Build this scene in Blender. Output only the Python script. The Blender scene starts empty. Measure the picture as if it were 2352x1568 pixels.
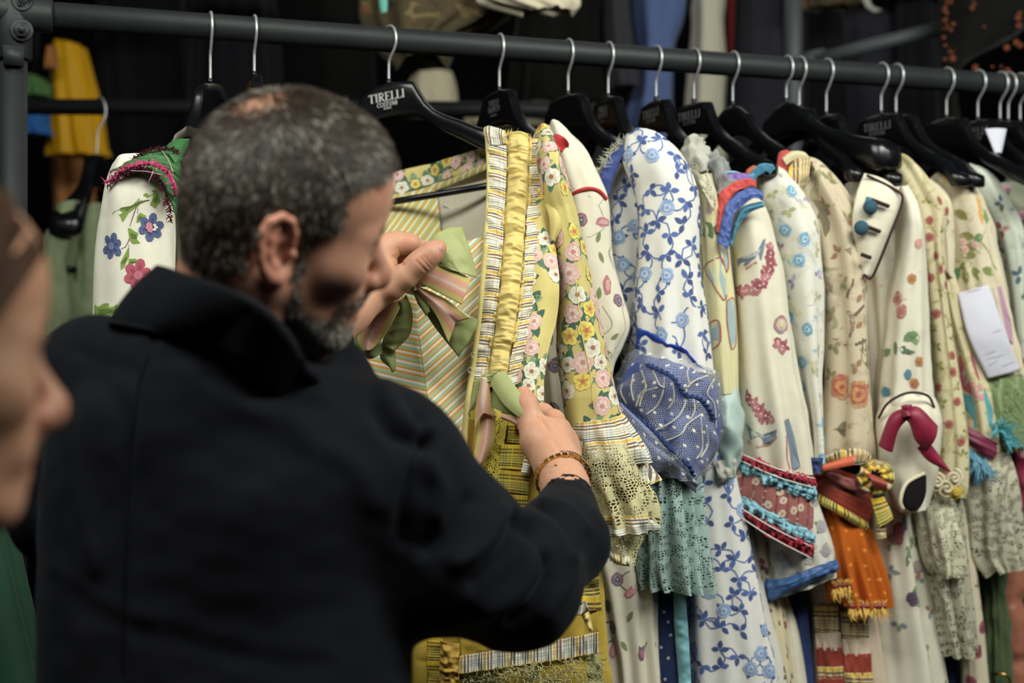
import bpy, math, random
import numpy as np
from mathutils import Vector, Matrix
from mathutils.bvhtree import BVHTree

random.seed(7); np.random.seed(7)
SC = bpy.context.scene
COL = SC.collection

# ------------------------------------------------------------------ camera, world, light, exposure
F = 2352 * 50 / 36.0          # focal length in pixels of the 2352 px frame
CX, CY, ZC = 1176.0, 784.0, 1.45
cd = bpy.data.cameras.new('camera'); cam = bpy.data.objects.new('camera', cd); COL.objects.link(cam)
cam.location = (0, 0, ZC); cam.rotation_euler = (math.pi / 2, 0, 0)
cd.lens = 50; cd.sensor_width = 36; cd.clip_start = .05; cd.clip_end = 60
cd.dof.use_dof = True; cd.dof.focus_distance = 2.06; cd.dof.aperture_fstop = 2.5
SC.camera = cam

SC.view_settings.view_transform = 'Standard'; SC.view_settings.look = 'None'
SC.view_settings.gamma = 1; SC.view_settings.use_curve_mapping = False
SC.view_settings.exposure = -0.47

W = bpy.data.worlds.new('warehouse_ambience'); SC.world = W; W.use_nodes = True
bg = W.node_tree.nodes['Background']; bg.inputs[0].default_value = (.62, .72, .85, 1); bg.inputs[1].default_value = .035

def area(name, loc, aim, sx, sy, watts, col=(1, .96, .88)):
    l = bpy.data.lights.new(name, 'AREA'); l.shape = 'RECTANGLE'; l.size = sx; l.size_y = sy
    l.energy = watts; l.color = col
    o = bpy.data.objects.new(name, l); COL.objects.link(o); o.location = loc
    d = Vector(aim) - Vector(loc); o.rotation_euler = d.to_track_quat('-Z', 'Y').to_euler()
    return o
area('ceiling_light_aisle', (-.75, .95, 2.75), (-.35, 1.75, 1.3), 1.5, .5, 38, (.98, 1, .91))
area('ceiling_light_aisle', (1.15, 1.0, 2.75), (.35, 2.0, 1.35), 1.5, .5, 58, (.98, 1, .91))
area('ceiling_light_aisle', (2.4, 1.6, 2.75), (1.3, 2.7, 1.3), 1.5, .5, 24, (.98, 1, .91))
area('front_fill_light', (.2, -1.0, 3.4), (0, 2.0, 1.2), 2.4, .6, 7, (.9, .95, 1))  # added front fill from behind the camera, not a known lamp
area('ceiling_light_back', (.3, 4.6, 3.6), (.3, 4.8, 0), 2.4, .4, 9)

SC.cycles.use_denoising = True
SC.cycles.max_bounces = 6; SC.cycles.transparent_max_bounces = 16
SC.cycles.diffuse_bounces = 3; SC.cycles.glossy_bounces = 2; SC.cycles.caustics_reflective = False

# ------------------------------------------------------------------ helpers
def P(x, y, d):
    return np.array([(x - CX) / F * d, d, ZC + (CY - y) / F * d])

def lin(c):
    c = c / 255.0
    return c / 12.92 if c <= .04045 else ((c + .055) / 1.055) ** 2.4
def C(r, g, b): return (lin(r), lin(g), lin(b))
def H(s): return C(int(s[0:2], 16), int(s[2:4], 16), int(s[4:6], 16))

def _hash(ix, iy, iz, seed):
    h = (ix * 374761393 + iy * 668265263 + iz * 2147483647 + seed * 974634777) & 0xffffffff
    h = ((h ^ (h >> 13)) * 1274126177) & 0xffffffff
    h = (h ^ (h >> 16)) & 0xffffff
    return h / float(0x7fffff) - 1.0
def vnoise(x, y, z=0.0, seed=0):
    x = np.asarray(x, dtype=float); y = np.asarray(y, dtype=float); z = np.asarray(z, dtype=float)
    x, y, z = np.broadcast_arrays(x, y, z)
    ix, iy, iz = (np.floor(a).astype(np.int64) for a in (x, y, z))
    fx, fy, fz = x - ix, y - iy, z - iz
    fx, fy, fz = (a * a * (3 - 2 * a) for a in (fx, fy, fz))
    r = 0
    for dx in (0, 1):
        for dy in (0, 1):
            for dz in (0, 1):
                w = (fx if dx else 1 - fx) * (fy if dy else 1 - fy) * (fz if dz else 1 - fz)
                r = r + w * _hash(ix + dx, iy + dy, iz + dz, seed)
    return r
def ridge(x, y, seed=0): return 1 - np.abs(vnoise(x, y, 0, seed)) * 2

def base(o):
    v = Vector((0, 0, 0))
    while o is not None:
        v += o.location; o = o.parent
    return v

def thing(name, label, cat, loc=(0, 0, 0), group=None):
    o = bpy.data.objects.new(name, None); COL.objects.link(o)
    o.location = Vector([float(a) for a in loc]); o.empty_display_size = .05
    o['label'] = label; o['category'] = cat
    if group: o['group'] = group
    return o

def mesh(name, verts, faces, mat, parent=None, smooth=True, uv=None, cols=None, label=None, midx=None, solid=0, kind=None):
    v = np.asarray(verts, dtype=np.float64).reshape(-1, 3)
    if parent is not None:
        b = base(parent); v = v - np.array([b.x, b.y, b.z])
    m = bpy.data.meshes.new(name)
    if isinstance(faces, np.ndarray): faces = faces.tolist()
    m.from_pydata(v.tolist(), [], faces)
    if smooth and len(m.polygons): m.polygons.foreach_set('use_smooth', [True] * len(m.polygons))
    for mm in (mat if isinstance(mat, (list, tuple)) else [mat]): m.materials.append(mm)
    if midx is not None: m.polygons.foreach_set('material_index', list(midx))
    if uv is not None:
        lay = m.uv_layers.new(name='UVMap')
        li = np.empty(len(m.loops), dtype=np.int32); m.loops.foreach_get('vertex_index', li)
        lay.data.foreach_set('uv', np.asarray(uv, dtype=np.float32).reshape(-1, 2)[li].ravel())
    if cols is not None:
        a = m.color_attributes.new('Col', 'FLOAT_COLOR', 'POINT')
        c = np.asarray(cols, dtype=np.float32).reshape(-1, 3)
        a.data.foreach_set('color', np.hstack([c, np.ones((len(c), 1), np.float32)]).ravel())
    m.update()
    o = bpy.data.objects.new(name, m); COL.objects.link(o)
    if parent is not None: o.parent = parent
    if label: o['label'] = label
    if kind: o['kind'] = kind
    if solid:
        s = o.modifiers.new('thickness', 'SOLIDIFY'); s.thickness = solid; s.offset = 0
    return o

def tag(o, label, cat, group=None):
    o['label'] = label; o['category'] = cat
    if group: o['group'] = group
    return o

# ---------- geometry primitives (all return verts, faces)
def cat(*parts):
    V = []; Fc = []; n = 0
    for v, f in parts:
        v = np.asarray(v).reshape(-1, 3); V.append(v)
        Fc += [[i + n for i in q] for q in f]; n += len(v)
    return np.vstack(V), Fc

def tube(pts, r, n=10, closed=False):
    pts = np.asarray(pts, float); k = len(pts)
    r = np.broadcast_to(np.asarray(r, float), (k,))
    t = np.gradient(pts, axis=0); t /= np.linalg.norm(t, axis=1)[:, None] + 1e-12
    up = np.array([0, 0, 1.]) if abs(t[0][2]) < .9 else np.array([1., 0, 0])
    V = []; a = np.cross(t[0], up); a /= np.linalg.norm(a)
    for i in range(k):
        a = a - t[i] * np.dot(a, t[i]); a /= np.linalg.norm(a) + 1e-12
        b = np.cross(t[i], a)
        for j in range(n):
            q = 2 * math.pi * j / n
            V.append(pts[i] + r[i] * (math.cos(q) * a + math.sin(q) * b))
    Fc = [[i * n + j, i * n + (j + 1) % n, (i + 1) * n + (j + 1) % n, (i + 1) * n + j] for i in range(k - 1) for j in range(n)]
    Fc.append(list(range(n - 1, -1, -1))); Fc.append(list(range((k - 1) * n, k * n)))
    return np.array(V), Fc

def box(c, s, R=None):
    c = np.asarray(c, float); s = np.asarray(s, float) / 2
    v = np.array([[x, y, z] for x in (-1, 1) for y in (-1, 1) for z in (-1, 1)]) * s
    if R is not None: v = v @ np.asarray(R).T
    return v + c, [[0, 1, 3, 2], [4, 6, 7, 5], [0, 4, 5, 1], [2, 3, 7, 6], [0, 2, 6, 4], [1, 5, 7, 3]]

def disc(c, axis, r, h, n=24, bev=.15):
    c = np.asarray(c, float); ax = np.asarray(axis, float); ax = ax / np.linalg.norm(ax)
    pts = [c, c + ax * h * .0001, c + ax * h * (1 - bev), c + ax * h]
    return tube([c, c + ax * h * .5, c + ax * h * (1 - bev), c + ax * h], [r, r, r, r * (1 - bev * .6)], n)

def spline(pts, m):
    """Catmull-Rom through the rows of pts (k x c), resampled to m rows by chord length of the first 3 columns"""
    p = np.asarray(pts, float); k = len(p)
    if k == 2:
        t = np.linspace(0, 1, m)[:, None]; return p[0] * (1 - t) + p[1] * t
    q = np.vstack([2 * p[0] - p[1], p, 2 * p[-1] - p[-2]])
    out = []; S = 12
    for i in range(1, k):
        p0, p1, p2, p3 = q[i - 1], q[i], q[i + 1], q[i + 2]
        for s in range(S):
            t = s / S
            out.append(.5 * (2 * p1 + (p2 - p0) * t + (2 * p0 - 5 * p1 + 4 * p2 - p3) * t * t + (3 * p1 - p0 - 3 * p2 + p3) * t ** 3))
    out.append(p[-1]); out = np.array(out)
    L = np.concatenate([[0], np.cumsum(np.linalg.norm(np.diff(out[:, :3], axis=0), axis=1))])
    s = np.linspace(0, L[-1], m)
    return np.stack([np.interp(s, L, out[:, c]) for c in range(out.shape[1])], axis=1)

# ------------------------------------------------------------------ cloth
def gridnormals(G, closed):
    if closed:
        du = np.roll(G, -1, 1) - np.roll(G, 1, 1)
    else:
        du = np.gradient(G, axis=1)
    dv = np.gradient(G, axis=0)
    n = np.cross(dv, du); n /= np.linalg.norm(n, axis=2)[:, :, None] + 1e-12
    return n

class Cloth:
    def __init__(s, G, closed, uvn=False, outward=None):
        s.G = G; s.closed = closed; s.m, s.n = G.shape[:2]
        g = np.concatenate([G, G[:, :1]], 1) if closed else G
        U = np.concatenate([np.zeros((s.m, 1)), np.cumsum(np.linalg.norm(np.diff(g, axis=1), axis=2), 1)], 1)
        V = np.concatenate([np.zeros((1, g.shape[1])), np.cumsum(np.linalg.norm(np.diff(g, axis=0), axis=2), 0)], 0)
        V = np.repeat(V.mean(1)[:, None], g.shape[1], 1)
        s.U, s.V = U[:, :s.n], V[:, :s.n]
        s.u = np.repeat(np.linspace(0, 1, s.n)[None], s.m, 0); s.v = np.repeat(np.linspace(0, 1, s.m)[:, None], s.n, 1)
        s.uvn = uvn
        s.U0 = s.U - s.U.mean(1)[:, None] if not closed else s.U
    def push(s, d):
        N = gridnormals(s.G, s.closed)
        # orient towards the camera on the front side
        c = s.G.reshape(-1, 3).mean(0)
        if s.closed:
            out = s.G - s.G.mean(1)[:, None, :]; sg = np.sign((N * out).sum(2).mean())
        else:
            view = np.array([0, 0, ZC]) - c; sg = np.sign((N * view).sum(2).mean())
        s.G = s.G + N * sg * d[:, :, None]
        return s
    def faces(s):
        m, n = s.m, s.n; w = n if s.closed else n - 1
        i = np.arange(m - 1)[:, None]; j = np.arange(w)[None]
        a = i * n + j; b = i * n + (j + 1) % n
        return np.stack([a, b, b + n, a + n], -1).reshape(-1, 4)
    def build(s, name, mat, parent, label=None, solid=0, caps=False):
        uv = np.stack([s.u, s.v], -1) if s.uvn else np.stack([s.U0, s.V], -1)
        f = s.faces().tolist()
        if s.closed and caps:
            f.append(list(range(s.n))); f.append(list(range((s.m - 1) * s.n, s.m * s.n))[::-1])
        s.ob = mesh(name, s.G.reshape(-1, 3), f, mat, parent, True, uv.reshape(-1, 2), label=label, solid=solid)
        return s

def loft(rows, t=.04, n=72, m=90, d=2.3, dd=0.0, fold=0.0, ks=(5, 8, 13), grow=.7, wr=0.0, ws=(.03, .06), seed=1, flat=1.0):
    """closed tube of cloth; rows = (xl, yl, xr, yr[, depth[, half thickness[, depth of right minus left]]])"""
    rr = []
    for r in rows:
        xl, yl, xr, yr = r[:4]; de = r[4] if len(r) > 4 and r[4] else d; th = r[5] if len(r) > 5 and r[5] else t
        q = r[6] if len(r) > 6 else dd
        A = P(xl, yl, de - q / 2); B = P(xr, yr, de + q / 2)
        rr.append(np.concatenate([(A + B) / 2, (B - A) / 2, [th]]))
    S = spline(rr, m)
    c, h, th = S[:, :3], S[:, 3:6], S[:, 6]
    dc = np.gradient(c, axis=0)
    nrm = np.cross(h, dc); nrm /= np.linalg.norm(nrm, axis=1)[:, None] + 1e-12
    flip = (nrm[:, 1] > 0); nrm[flip] *= -1
    ph = 2 * math.pi * np.arange(n) / n
    cs, sn = np.cos(ph), np.sin(ph)
    if flat != 1.0:
        cs = np.sign(cs) * np.abs(cs) ** flat; sn = np.sign(sn) * np.abs(sn) ** flat
    G = c[:, None] - cs[None, :, None] * h[:, None] + sn[None, :, None] * th[:, None, None] * nrm[:, None]
    cl = Cloth(G, True)
    D = np.zeros((m, n)); fold *= 1.45; wr *= 1.25
    if fold:
        rs = np.random.RandomState(seed)
        v = cl.v
        for k in ks:
            D += np.sin(k * ph[None] + rs.rand() * 6.28 + rs.randn() * 1.2 * v) * (0.6 + .4 * np.sin(v * 5 + rs.rand() * 6))
        D *= fold / len(ks) ** .5 * ((1 - grow) + grow * v)
    if wr:
        X, Y, Z = (G[:, :, i] for i in range(3))
        D += wr * (ridge(X / ws[0] + Z / ws[1] * .3, Z / ws[1] + Y / ws[0] * .5, seed) * .6 + vnoise(X / ws[0] * 2, Z / ws[1] * 2, Y / ws[0] * 2, seed + 5) * .4)
    if fold or wr: cl.push(D)
    cl.U0 = cl.U
    return cl

def sheet(L, R, n=40, m=60, M=None, bulge=0.0, disp=None, uvn=False, vb=0.0):
    """open patch of cloth between two edge polylines of (x, y, depth)"""
    a = spline([P(*q) for q in L], m); b = spline([P(*q) for q in R], m)
    u = np.linspace(0, 1, n)[None, :, None]
    if M is not None:
        c = spline([P(*q) for q in M], m)
        G = np.where(u < .5, a[:, None] * (1 - 2 * u) + c[:, None] * 2 * u, c[:, None] * (2 - 2 * u) + b[:, None] * (2 * u - 1))
    else:
        G = a[:, None] * (1 - u) + b[:, None] * u
    cl = Cloth(G, False, uvn)
    if M is not None:
        cl.U0 = cl.U - cl.U[:, n // 2][:, None]
    D = np.zeros((m, n))
    if bulge: D += bulge * np.sin(math.pi * cl.u)
    if vb: D += vb * np.sin(math.pi * cl.v)
    if disp is not None: D = D + disp(cl)
    if bulge or vb or disp is not None: cl.push(D)
    return cl

def ruche(amp, du=.02, dv=.004, seed=1, edge=0.0):
    def f(c):
        a = ridge(c.U / du, c.V / dv, seed) * .55 + ridge(c.U / du * .45 + 7, c.V / dv * .5, seed + 3) * .8 + vnoise(c.U / du * 3, c.V / dv * 1.5, 0, seed + 9) * .35
        r = amp * a
        if edge: r = r - edge * (np.exp(-((c.u - .1) / .035) ** 2) + np.exp(-((c.u - .9) / .035) ** 2))
        return r
    return f
def gather(amp, dv=.012, seed=1, axis=1, fan=0.0):
    """folds running across (axis 1: ridges along u) or along (axis 0: ridges along v)"""
    def f(c):
        if axis == 1: return amp * (vnoise(c.V / dv + c.U * fan, c.u * 1.2, 0, seed) + .5 * vnoise(c.V / dv * 2.1, c.u * 2, 0, seed + 2))
        return amp * (vnoise(c.u / dv, c.v * 1.2, 0, seed) + .5 * vnoise(c.u / dv * 2.1, c.v * 2, 0, seed + 2)) * (.35 + .65 * c.v)
    return f
def crumple(amp, s=.02, seed=1):
    def f(c): return amp * (ridge(c.U / s, c.V / s, seed) * .6 + vnoise(c.U / s * 2.3, c.V / s * 2.3, 0, seed + 1) * .4)
    return f
def add(*fs): return lambda c: sum(f(c) for f in fs)

# ------------------------------------------------------------------ printed motifs lying on the cloth
class Ink:
    """flat prints: polygons wrapped on to the cloth a fraction of a millimetre proud of it"""
    def __init__(s, cloths):
        V = []; Fc = []; n = 0
        for c in cloths:
            V += c.G.reshape(-1, 3).tolist(); Fc += (c.faces() + n).tolist(); n = len(V)
        s.bvh = BVHTree.FromPolygons(V, Fc); s.cl = cloths
        s.v = []; s.f = []; s.c = []; s.k = 0
    def px(s, x, y):
        o = Vector((0, 0, ZC)); d = Vector(P(x, y, 1.0) - np.array([0, 0, ZC])).normalized()
        h = s.bvh.ray_cast(o, d)
        if h[0] is None: return None
        n = h[1]
        if n.dot(d) > 0: n = -n
        return h[0], n
    def frame(s, n, ang):
        t = Vector((0, 0, 1)).cross(n)
        if t.length < .05: t = Vector((1, 0, 0))
        t.normalize(); b = n.cross(t)
        ca, sa = math.cos(ang), math.sin(ang)
        return t * ca + b * sa, b * ca - t * sa
    def put(s, p, n, off):
        h = s.bvh.find_nearest(p)
        q, m = h[0], h[1]
        if m.dot(n) < 0: m = -m
        return q + m * off
    def poly(s, loc, n, T, B, pts, col, off):
        k = len(s.v); cx = sum(p[0] for p in pts) / len(pts); cy = sum(p[1] for p in pts) / len(pts)
        col = np.array(col); s.v.append(s.put(loc + T * cx + B * cy, n, off)); g = random.uniform(.72, .95) if col.mean() > .12 else random.uniform(1.0, 1.5)
        for (x, y) in pts: s.v.append(s.put(loc + T * x + B * y, n, off))
        m = len(pts)
        s.f += [[k, k + 1 + i, k + 1 + (i + 1) % m] for i in range(m)]
        s.c += [tuple(col * g)] + [tuple(np.minimum(col * random.uniform(.94, 1.1), 1)) for _ in range(m)]
    def petal(s, loc, n, T, B, a, r0, L, w, col, off):
        pts = []
        for q in ((0, -.12), (.25, -.42), (.65, -.5), (.93, -.3), (1, 0), (.93, .3), (.65, .5), (.25, .42), (0, .12)):
            x = r0 + q[0] * L; y = q[1] * w
            pts.append((x * math.cos(a) - y * math.sin(a), x * math.sin(a) + y * math.cos(a)))
        s.poly(loc, n, T, B, pts, col, off)
    def leaf(s, hit, ang, L, w, col, vein=None, off=.0005):
        if hit is None: return
        loc, n = hit; T, B = s.frame(n, ang)
        s.poly(loc, n, T, B, [(L * .08, 0), (L * .28, w * .4), (L * .55, w * .5), (L * .8, w * .34), (L, 0), (L * .8, -w * .3), (L * .55, -w * .46), (L * .28, -w * .38)], col, off)
        if vein: s.poly(loc, n, T, B, [(0, w * .03), (L * .9, 0), (0, -w * .05), (L * .3, -w * .4), (L * .6, -w * .38), (L * .9, 0)][0:3], vein, off + .0003)
    def flower(s, hit, r, col, cen, np_=5, ang=0, dark=None, off=.0008, wid=.95, cr=.25):
        if hit is None: return
        loc, n = hit; T, B = s.frame(n, ang)
        for i in range(np_):
            a = 2 * math.pi * i / np_ + random.uniform(-.12, .12); k = random.uniform(.88, 1.1)
            s.petal(loc, n, T, B, a, r * .12, r * .88 * k, r * wid, col, off + .00006 * i)
            if dark: s.petal(loc, n, T, B, a, r * .12, r * .5 * k, r * wid * .35, dark, off + .0004)
        if cen: s.poly(loc, n, T, B, [(r * cr * math.cos(q), r * cr * math.sin(q)) for q in np.linspace(0, 5.6, 7)], cen, off + .0007)
    def rose(s, hit, r, cols, ang=0, off=.0008):
        if hit is None: return
        loc, n = hit; T, B = s.frame(n, random.uniform(0, 6.28)); c = [np.array(q) for q in cols]
        e = lambda cx, cy, rx, ry, a, col, o: s.poly(loc, n, T, B, [(cx + rx * math.cos(q) * math.cos(a) - ry * math.sin(q) * math.sin(a), cy + rx * math.cos(q) * math.sin(a) + ry * math.sin(q) * math.cos(a)) for q in np.linspace(0, 2 * math.pi, 8, False)], tuple(col), o)
        for i in range(6):
            a = i * 1.05 + random.uniform(-.2, .2); t = random.random(); d = r * random.uniform(.46, .6)
            e(d * math.cos(a), d * math.sin(a), r * .42, r * .5, a, c[0] * (1 - t) + c[1] * t, off + .00005 * i)
            if r > .008: e(d * .9 * math.cos(a + .3), d * .9 * math.sin(a + .3), r * .12, r * .36, a + .3, c[-1] * .6 + c[1] * .4, off + .0004)
        for i in range(3):
            a = i * 2.1 + random.uniform(-.3, .3); e(r * .24 * math.cos(a), r * .24 * math.sin(a), r * .26, r * .32, a, c[min(2, len(c) - 1)] * random.uniform(.85, 1.1), off + .0007)
        e(0, 0, r * .16, r * .2, .5, c[-1], off + .0011)
    def blob(s, hit, rx, ry, col, ang=0, rough=.2, off=.0006, m=10):
        if hit is None: return
        loc, n = hit; T, B = s.frame(n, ang)
        s.poly(loc, n, T, B, [(rx * (1 + random.uniform(-rough, rough)) * math.cos(q), ry * (1 + random.uniform(-rough, rough)) * math.sin(q)) for q in np.linspace(0, 2 * math.pi, m, False)], col, off)
    def line(s, hits, w, col, off=.0004):
        hits = [h for h in hits if h is not None]
        if len(hits) < 2: return
        pts = np.array([list(h[0]) for h in hits]); m = max(4, int(np.linalg.norm(np.diff(pts, axis=0), axis=1).sum() / .006))
        q = spline(pts, m) if len(hits) > 2 else pts
        tan = np.gradient(q, axis=0); k = len(s.v)
        nn = hits[0][1]
        for i in range(len(q)):
            h = s.bvh.find_nearest(Vector(q[i])); n = h[1] if h[1].dot(nn) > 0 else -h[1]
            side = Vector(tan[i]).cross(n)
            if side.length < 1e-9: side = Vector((1, 0, 0))
            side.normalize(); ww = w / 2 * (.7 + .3 * math.sin(math.pi * i / (len(q) - 1)))
            s.v.append(s.put(h[0] + side * ww, n, off)); s.v.append(s.put(h[0] - side * ww, n, off)); s.c += [col] * 2
        s.f += [[k + 2 * i, k + 2 * i + 1, k + 2 * i + 3, k + 2 * i + 2] for i in range(len(q) - 1)]
    def pline(s, pts, w, col, off=.0004): s.line([s.px(*p) for p in pts], w, col, off)
    def ppoly(s, pts, col, off=.0006):
        """polygon given by its outline corner points, wrapped on the cloth"""
        h = [s.px(*p) for p in pts]; h = [a for a in h if a is not None]
        if len(h) < 3: return
        c = sum((a[0] for a in h), Vector()) / len(h); n = sum((a[1] for a in h), Vector()).normalized()
        T, B = s.frame(n, 0)
        q = [((a[0] - c).dot(T), (a[0] - c).dot(B)) for a in h]
        # two rings so that large shapes follow the folds
        k = len(s.v); m = len(q)
        s.v.append(s.put(c, n, off)); s.c.append(col)
        for f in (.5, 1.0):
            for (x, y) in q: s.v.append(s.put(c + T * x * f + B * y * f, n, off)); s.c.append(col)
        s.f += [[k, k + 1 + i, k + 1 + (i + 1) % m] for i in range(m)]
        s.f += [[k + 1 + i, k + 1 + m + i, k + 1 + m + (i + 1) % m, k + 1 + (i + 1) % m] for i in range(m)]
    def rand(s, cl, u0=0.02, u1=.5, v0=0.02, v1=.98):
        j = (random.uniform(u0, u1) * cl.n) % cl.n if cl.closed else random.uniform(u0, u1) * (cl.n - 1)
        i = random.uniform(v0, v1) * (cl.m - 1)
        return s.at(cl, i, j)
    def at(s, cl, i, j):
        G = cl.G; i0 = min(int(i), cl.m - 2); j0 = int(j) % cl.n; j1 = (j0 + 1) % cl.n if cl.closed else min(j0 + 1, cl.n - 1)
        fi, fj = i - i0, j - int(j)
        p = (G[i0, j0] * (1 - fj) + G[i0, j1] * fj) * (1 - fi) + (G[i0 + 1, j0] * (1 - fj) + G[i0 + 1, j1] * fj) * fi
        h = s.bvh.find_nearest(Vector(p)); n = h[1]
        if cl.closed:
            out = Vector(p - G[i0].mean(0))
            if n.dot(out) < 0: n = -n
        elif n.dot(Vector((0, 0, ZC)) - Vector(p)) < 0: n = -n
        return h[0], n
    def scatter(s, cl, dist, u0=0.0, u1=.52, v0=0.0, v1=1.0, tries=900):
        """well-spaced points on the cloth"""
        out = []
        for _ in range(tries):
            h = s.rand(cl, u0, u1, v0, v1)
            if all((h[0] - q[0]).length > dist for q in out): out.append(h)
        return out
    def build(s, parent, name='printed_pattern', mat=None, label=None):
        if not s.v: return None
        v = [list(p) for p in s.v]
        o = mesh(name, v, s.f, mat or M['ink'], parent, False, None, s.c); o['kind'] = 'stuff'
        if label: o['label'] = label
        return o
# ------------------------------------------------------------------ materials
M = {}
def mute(c, k=.86):
    g = .2126 * c[0] + .7152 * c[1] + .0722 * c[2]; return tuple(g + (q - g) * k for q in c)
class NT:
    def __init__(s, name):
        s.m = bpy.data.materials.new(name); s.m.use_nodes = True; s.t = s.m.node_tree
        s.b = s.t.nodes['Principled BSDF']; s.out = s.t.nodes['Material Output']; M[name] = s.m
    def n(s, ty, **kw):
        o = s.t.nodes.new(ty)
        for k, v in kw.items(): setattr(o, k, v)
        return o
    def l(s, a, b): s.t.links.new(a, b)
    def val(s, sock, v):
        if hasattr(v, 'is_output'): s.l(v, sock)
        else: sock.default_value = v
    def math(s, op, a, b=0.0, c=None):
        o = s.n('ShaderNodeMath', operation=op); s.val(o.inputs[0], a); s.val(o.inputs[1], b)
        if c is not None: s.val(o.inputs[2], c)
        return o.outputs[0]
    def mix(s, f, a, b):
        o = s.n('ShaderNodeMix', data_type='RGBA'); s.val(o.inputs[0], f)
        for i, v in ((6, a), (7, b)):
            if hasattr(v, 'is_output'): s.l(v, o.inputs[i])
            else: o.inputs[i].default_value = (*v, 1)
        return o.outputs[2]
    def uv(s):
        if not hasattr(s, '_uv'):
            o = s.n('ShaderNodeTexCoord'); x = s.n('ShaderNodeSeparateXYZ'); s.l(o.outputs['UV'], x.inputs[0])
            s._uv = (x.outputs[0], x.outputs[1], o.outputs['UV'], o.outputs['Object'])
        return s._uv
    def noise(s, scale, vec=None, detail=2, rough=.5):
        o = s.n('ShaderNodeTexNoise'); o.inputs['Scale'].default_value = scale; o.inputs['Detail'].default_value = detail
        o.inputs['Roughness'].default_value = rough; s.l(vec if vec is not None else s.uv()[3], o.inputs['Vector']); return o.outputs[0]
    def ramp(s, f, stops, const=False):
        o = s.n('ShaderNodeValToRGB'); r = o.color_ramp
        if const: r.interpolation = 'CONSTANT'
        while len(r.elements) < len(stops): r.elements.new(.5)
        for e, (p, c) in zip(r.elements, stops): e.position = p; e.color = (*c, 1)
        s.l(f, o.inputs[0]); return o.outputs[0]
    def color(s, c):
        if hasattr(c, 'is_output'): s.l(c, s.b.inputs['Base Color'])
        else: s.b.inputs['Base Color'].default_value = (*c, 1)
        return s
    def surf(s, rough=.85, sheen=0.0, spec=.25, metal=0.0):
        i = s.b.inputs; i['Roughness'].default_value = rough; i['Specular IOR Level'].default_value = spec
        i['Metallic'].default_value = metal
        if sheen: i['Sheen Weight'].default_value = sheen; i['Sheen Roughness'].default_value = .4
        return s
    def bump(s, h, strength=.2, dist=.001):
        o = s.n('ShaderNodeBump'); o.inputs['Strength'].default_value = strength; o.inputs['Distance'].default_value = dist
        s.l(h, o.inputs['Height']); s.l(o.outputs[0], s.b.inputs['Normal']); return s
    def alpha(s, a):
        tr = s.n('ShaderNodeBsdfTransparent'); mx = s.n('ShaderNodeMixShader')
        s.val(mx.inputs[0], a); s.l(tr.outputs[0], mx.inputs[1]); s.l(s.b.outputs[0], mx.inputs[2]); s.l(mx.outputs[0], s.out.inputs[0]); return s

def plain(name, col, rough=.85, var=.08, sc=60, bump=.25, bsc=900, sheen=.15, spec=.2, metal=0):
    t = NT(name); f = t.noise(sc, detail=3)
    c = np.array(mute(col)); t.color(t.mix(f, tuple(c * (1 - var)), tuple(np.minimum(c * (1 + var), 1))))
    t.surf(rough, sheen, spec, metal)
    if bump: t.bump(t.noise(bsc, detail=1), bump, .0008)
    return t
def satin(name, col, rough=.42, var=.12):
    return plain(name, col, rough, var, 80, .12, 300, .1, .4)

def inkmat():
    t = NT('ink'); a = t.n('ShaderNodeVertexColor', layer_name='Col')
    f = t.noise(400, detail=2); hs = t.n('ShaderNodeHueSaturation'); t.l(a.outputs[0], hs.inputs['Color'])
    t.l(t.math('ADD', t.math('MULTIPLY', f, .5), .75), hs.inputs['Value']); hs.inputs['Saturation'].default_value = .9; t.color(t.mix(.05, hs.outputs[0], H('d8d0b8'))); t.surf(.85, .1, .2)
inkmat()

def stripes_on(t, base, coord, period, st, soft=False):
    """st: list of (centre 0..1, width 0..1, colour, strength)"""
    fr = t.math('FRACT', t.math('DIVIDE', coord, period)); c = base
    for (p, w, col, k) in st:
        m = t.math('MULTIPLY', t.math('LESS_THAN', t.math('ABSOLUTE', t.math('SUBTRACT', fr, p)), w / 2), k)
        c = t.mix(m, c, col)
    return c
YEL, BRN, GRY, DRK, WHT = H('e2bb2e'), H('5a2c20'), H('7f8c93'), H('2a3026'), H('f3efdc')
GRN = H('42604c')
def plaid(name, base=WHT, per=.034, k=1.0, dark=DRK, grid=GRY, turn=False, brown=BRN, yel=YEL):
    t = NT(name); u, v = t.uv()[:2]
    if turn: u, v = v, u
    A = [(.08, .11, yel, .85 * k), (.22, .075, brown, .85 * k), (.36, .075, brown, .85 * k), (.52, .06, grid, .6 * k), (.62, .06, grid, .6 * k), (.72, .06, grid, .6 * k), (.84, .06, dark, .85 * k), (.94, .06, dark, .85 * k)]
    c = stripes_on(t, base, v, per, A)
    c = stripes_on(t, c, u, per, [(.1, .06, H('d08a3a'), .5 * k), (.45, .05, grid, .45 * k), (.55, .05, grid, .45 * k), (.8, .05, yel, .55 * k), (.3, .03, brown, .4 * k)])
    t.color(c); t.surf(.85, .1, .2); t.bump(t.noise(900, detail=1), .25, .0008)
plaid('plaid_frill')
plaid('plaid_green', H('d8c86a'), .05, 1.0, H('22302c'), GRN)
plaid('plaid_patch', H('cdb94e'), .034, 1.0, H('1c2a24'), H('34574a'), False, H('5a4a20'))
plaid('plaid_turn', WHT, .034, 1.0, DRK, GRY, True)
plaid('plaid_warm', H('d9c9a0'), .05, 1.0, H('33301f'), H('8a7a50'))

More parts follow.
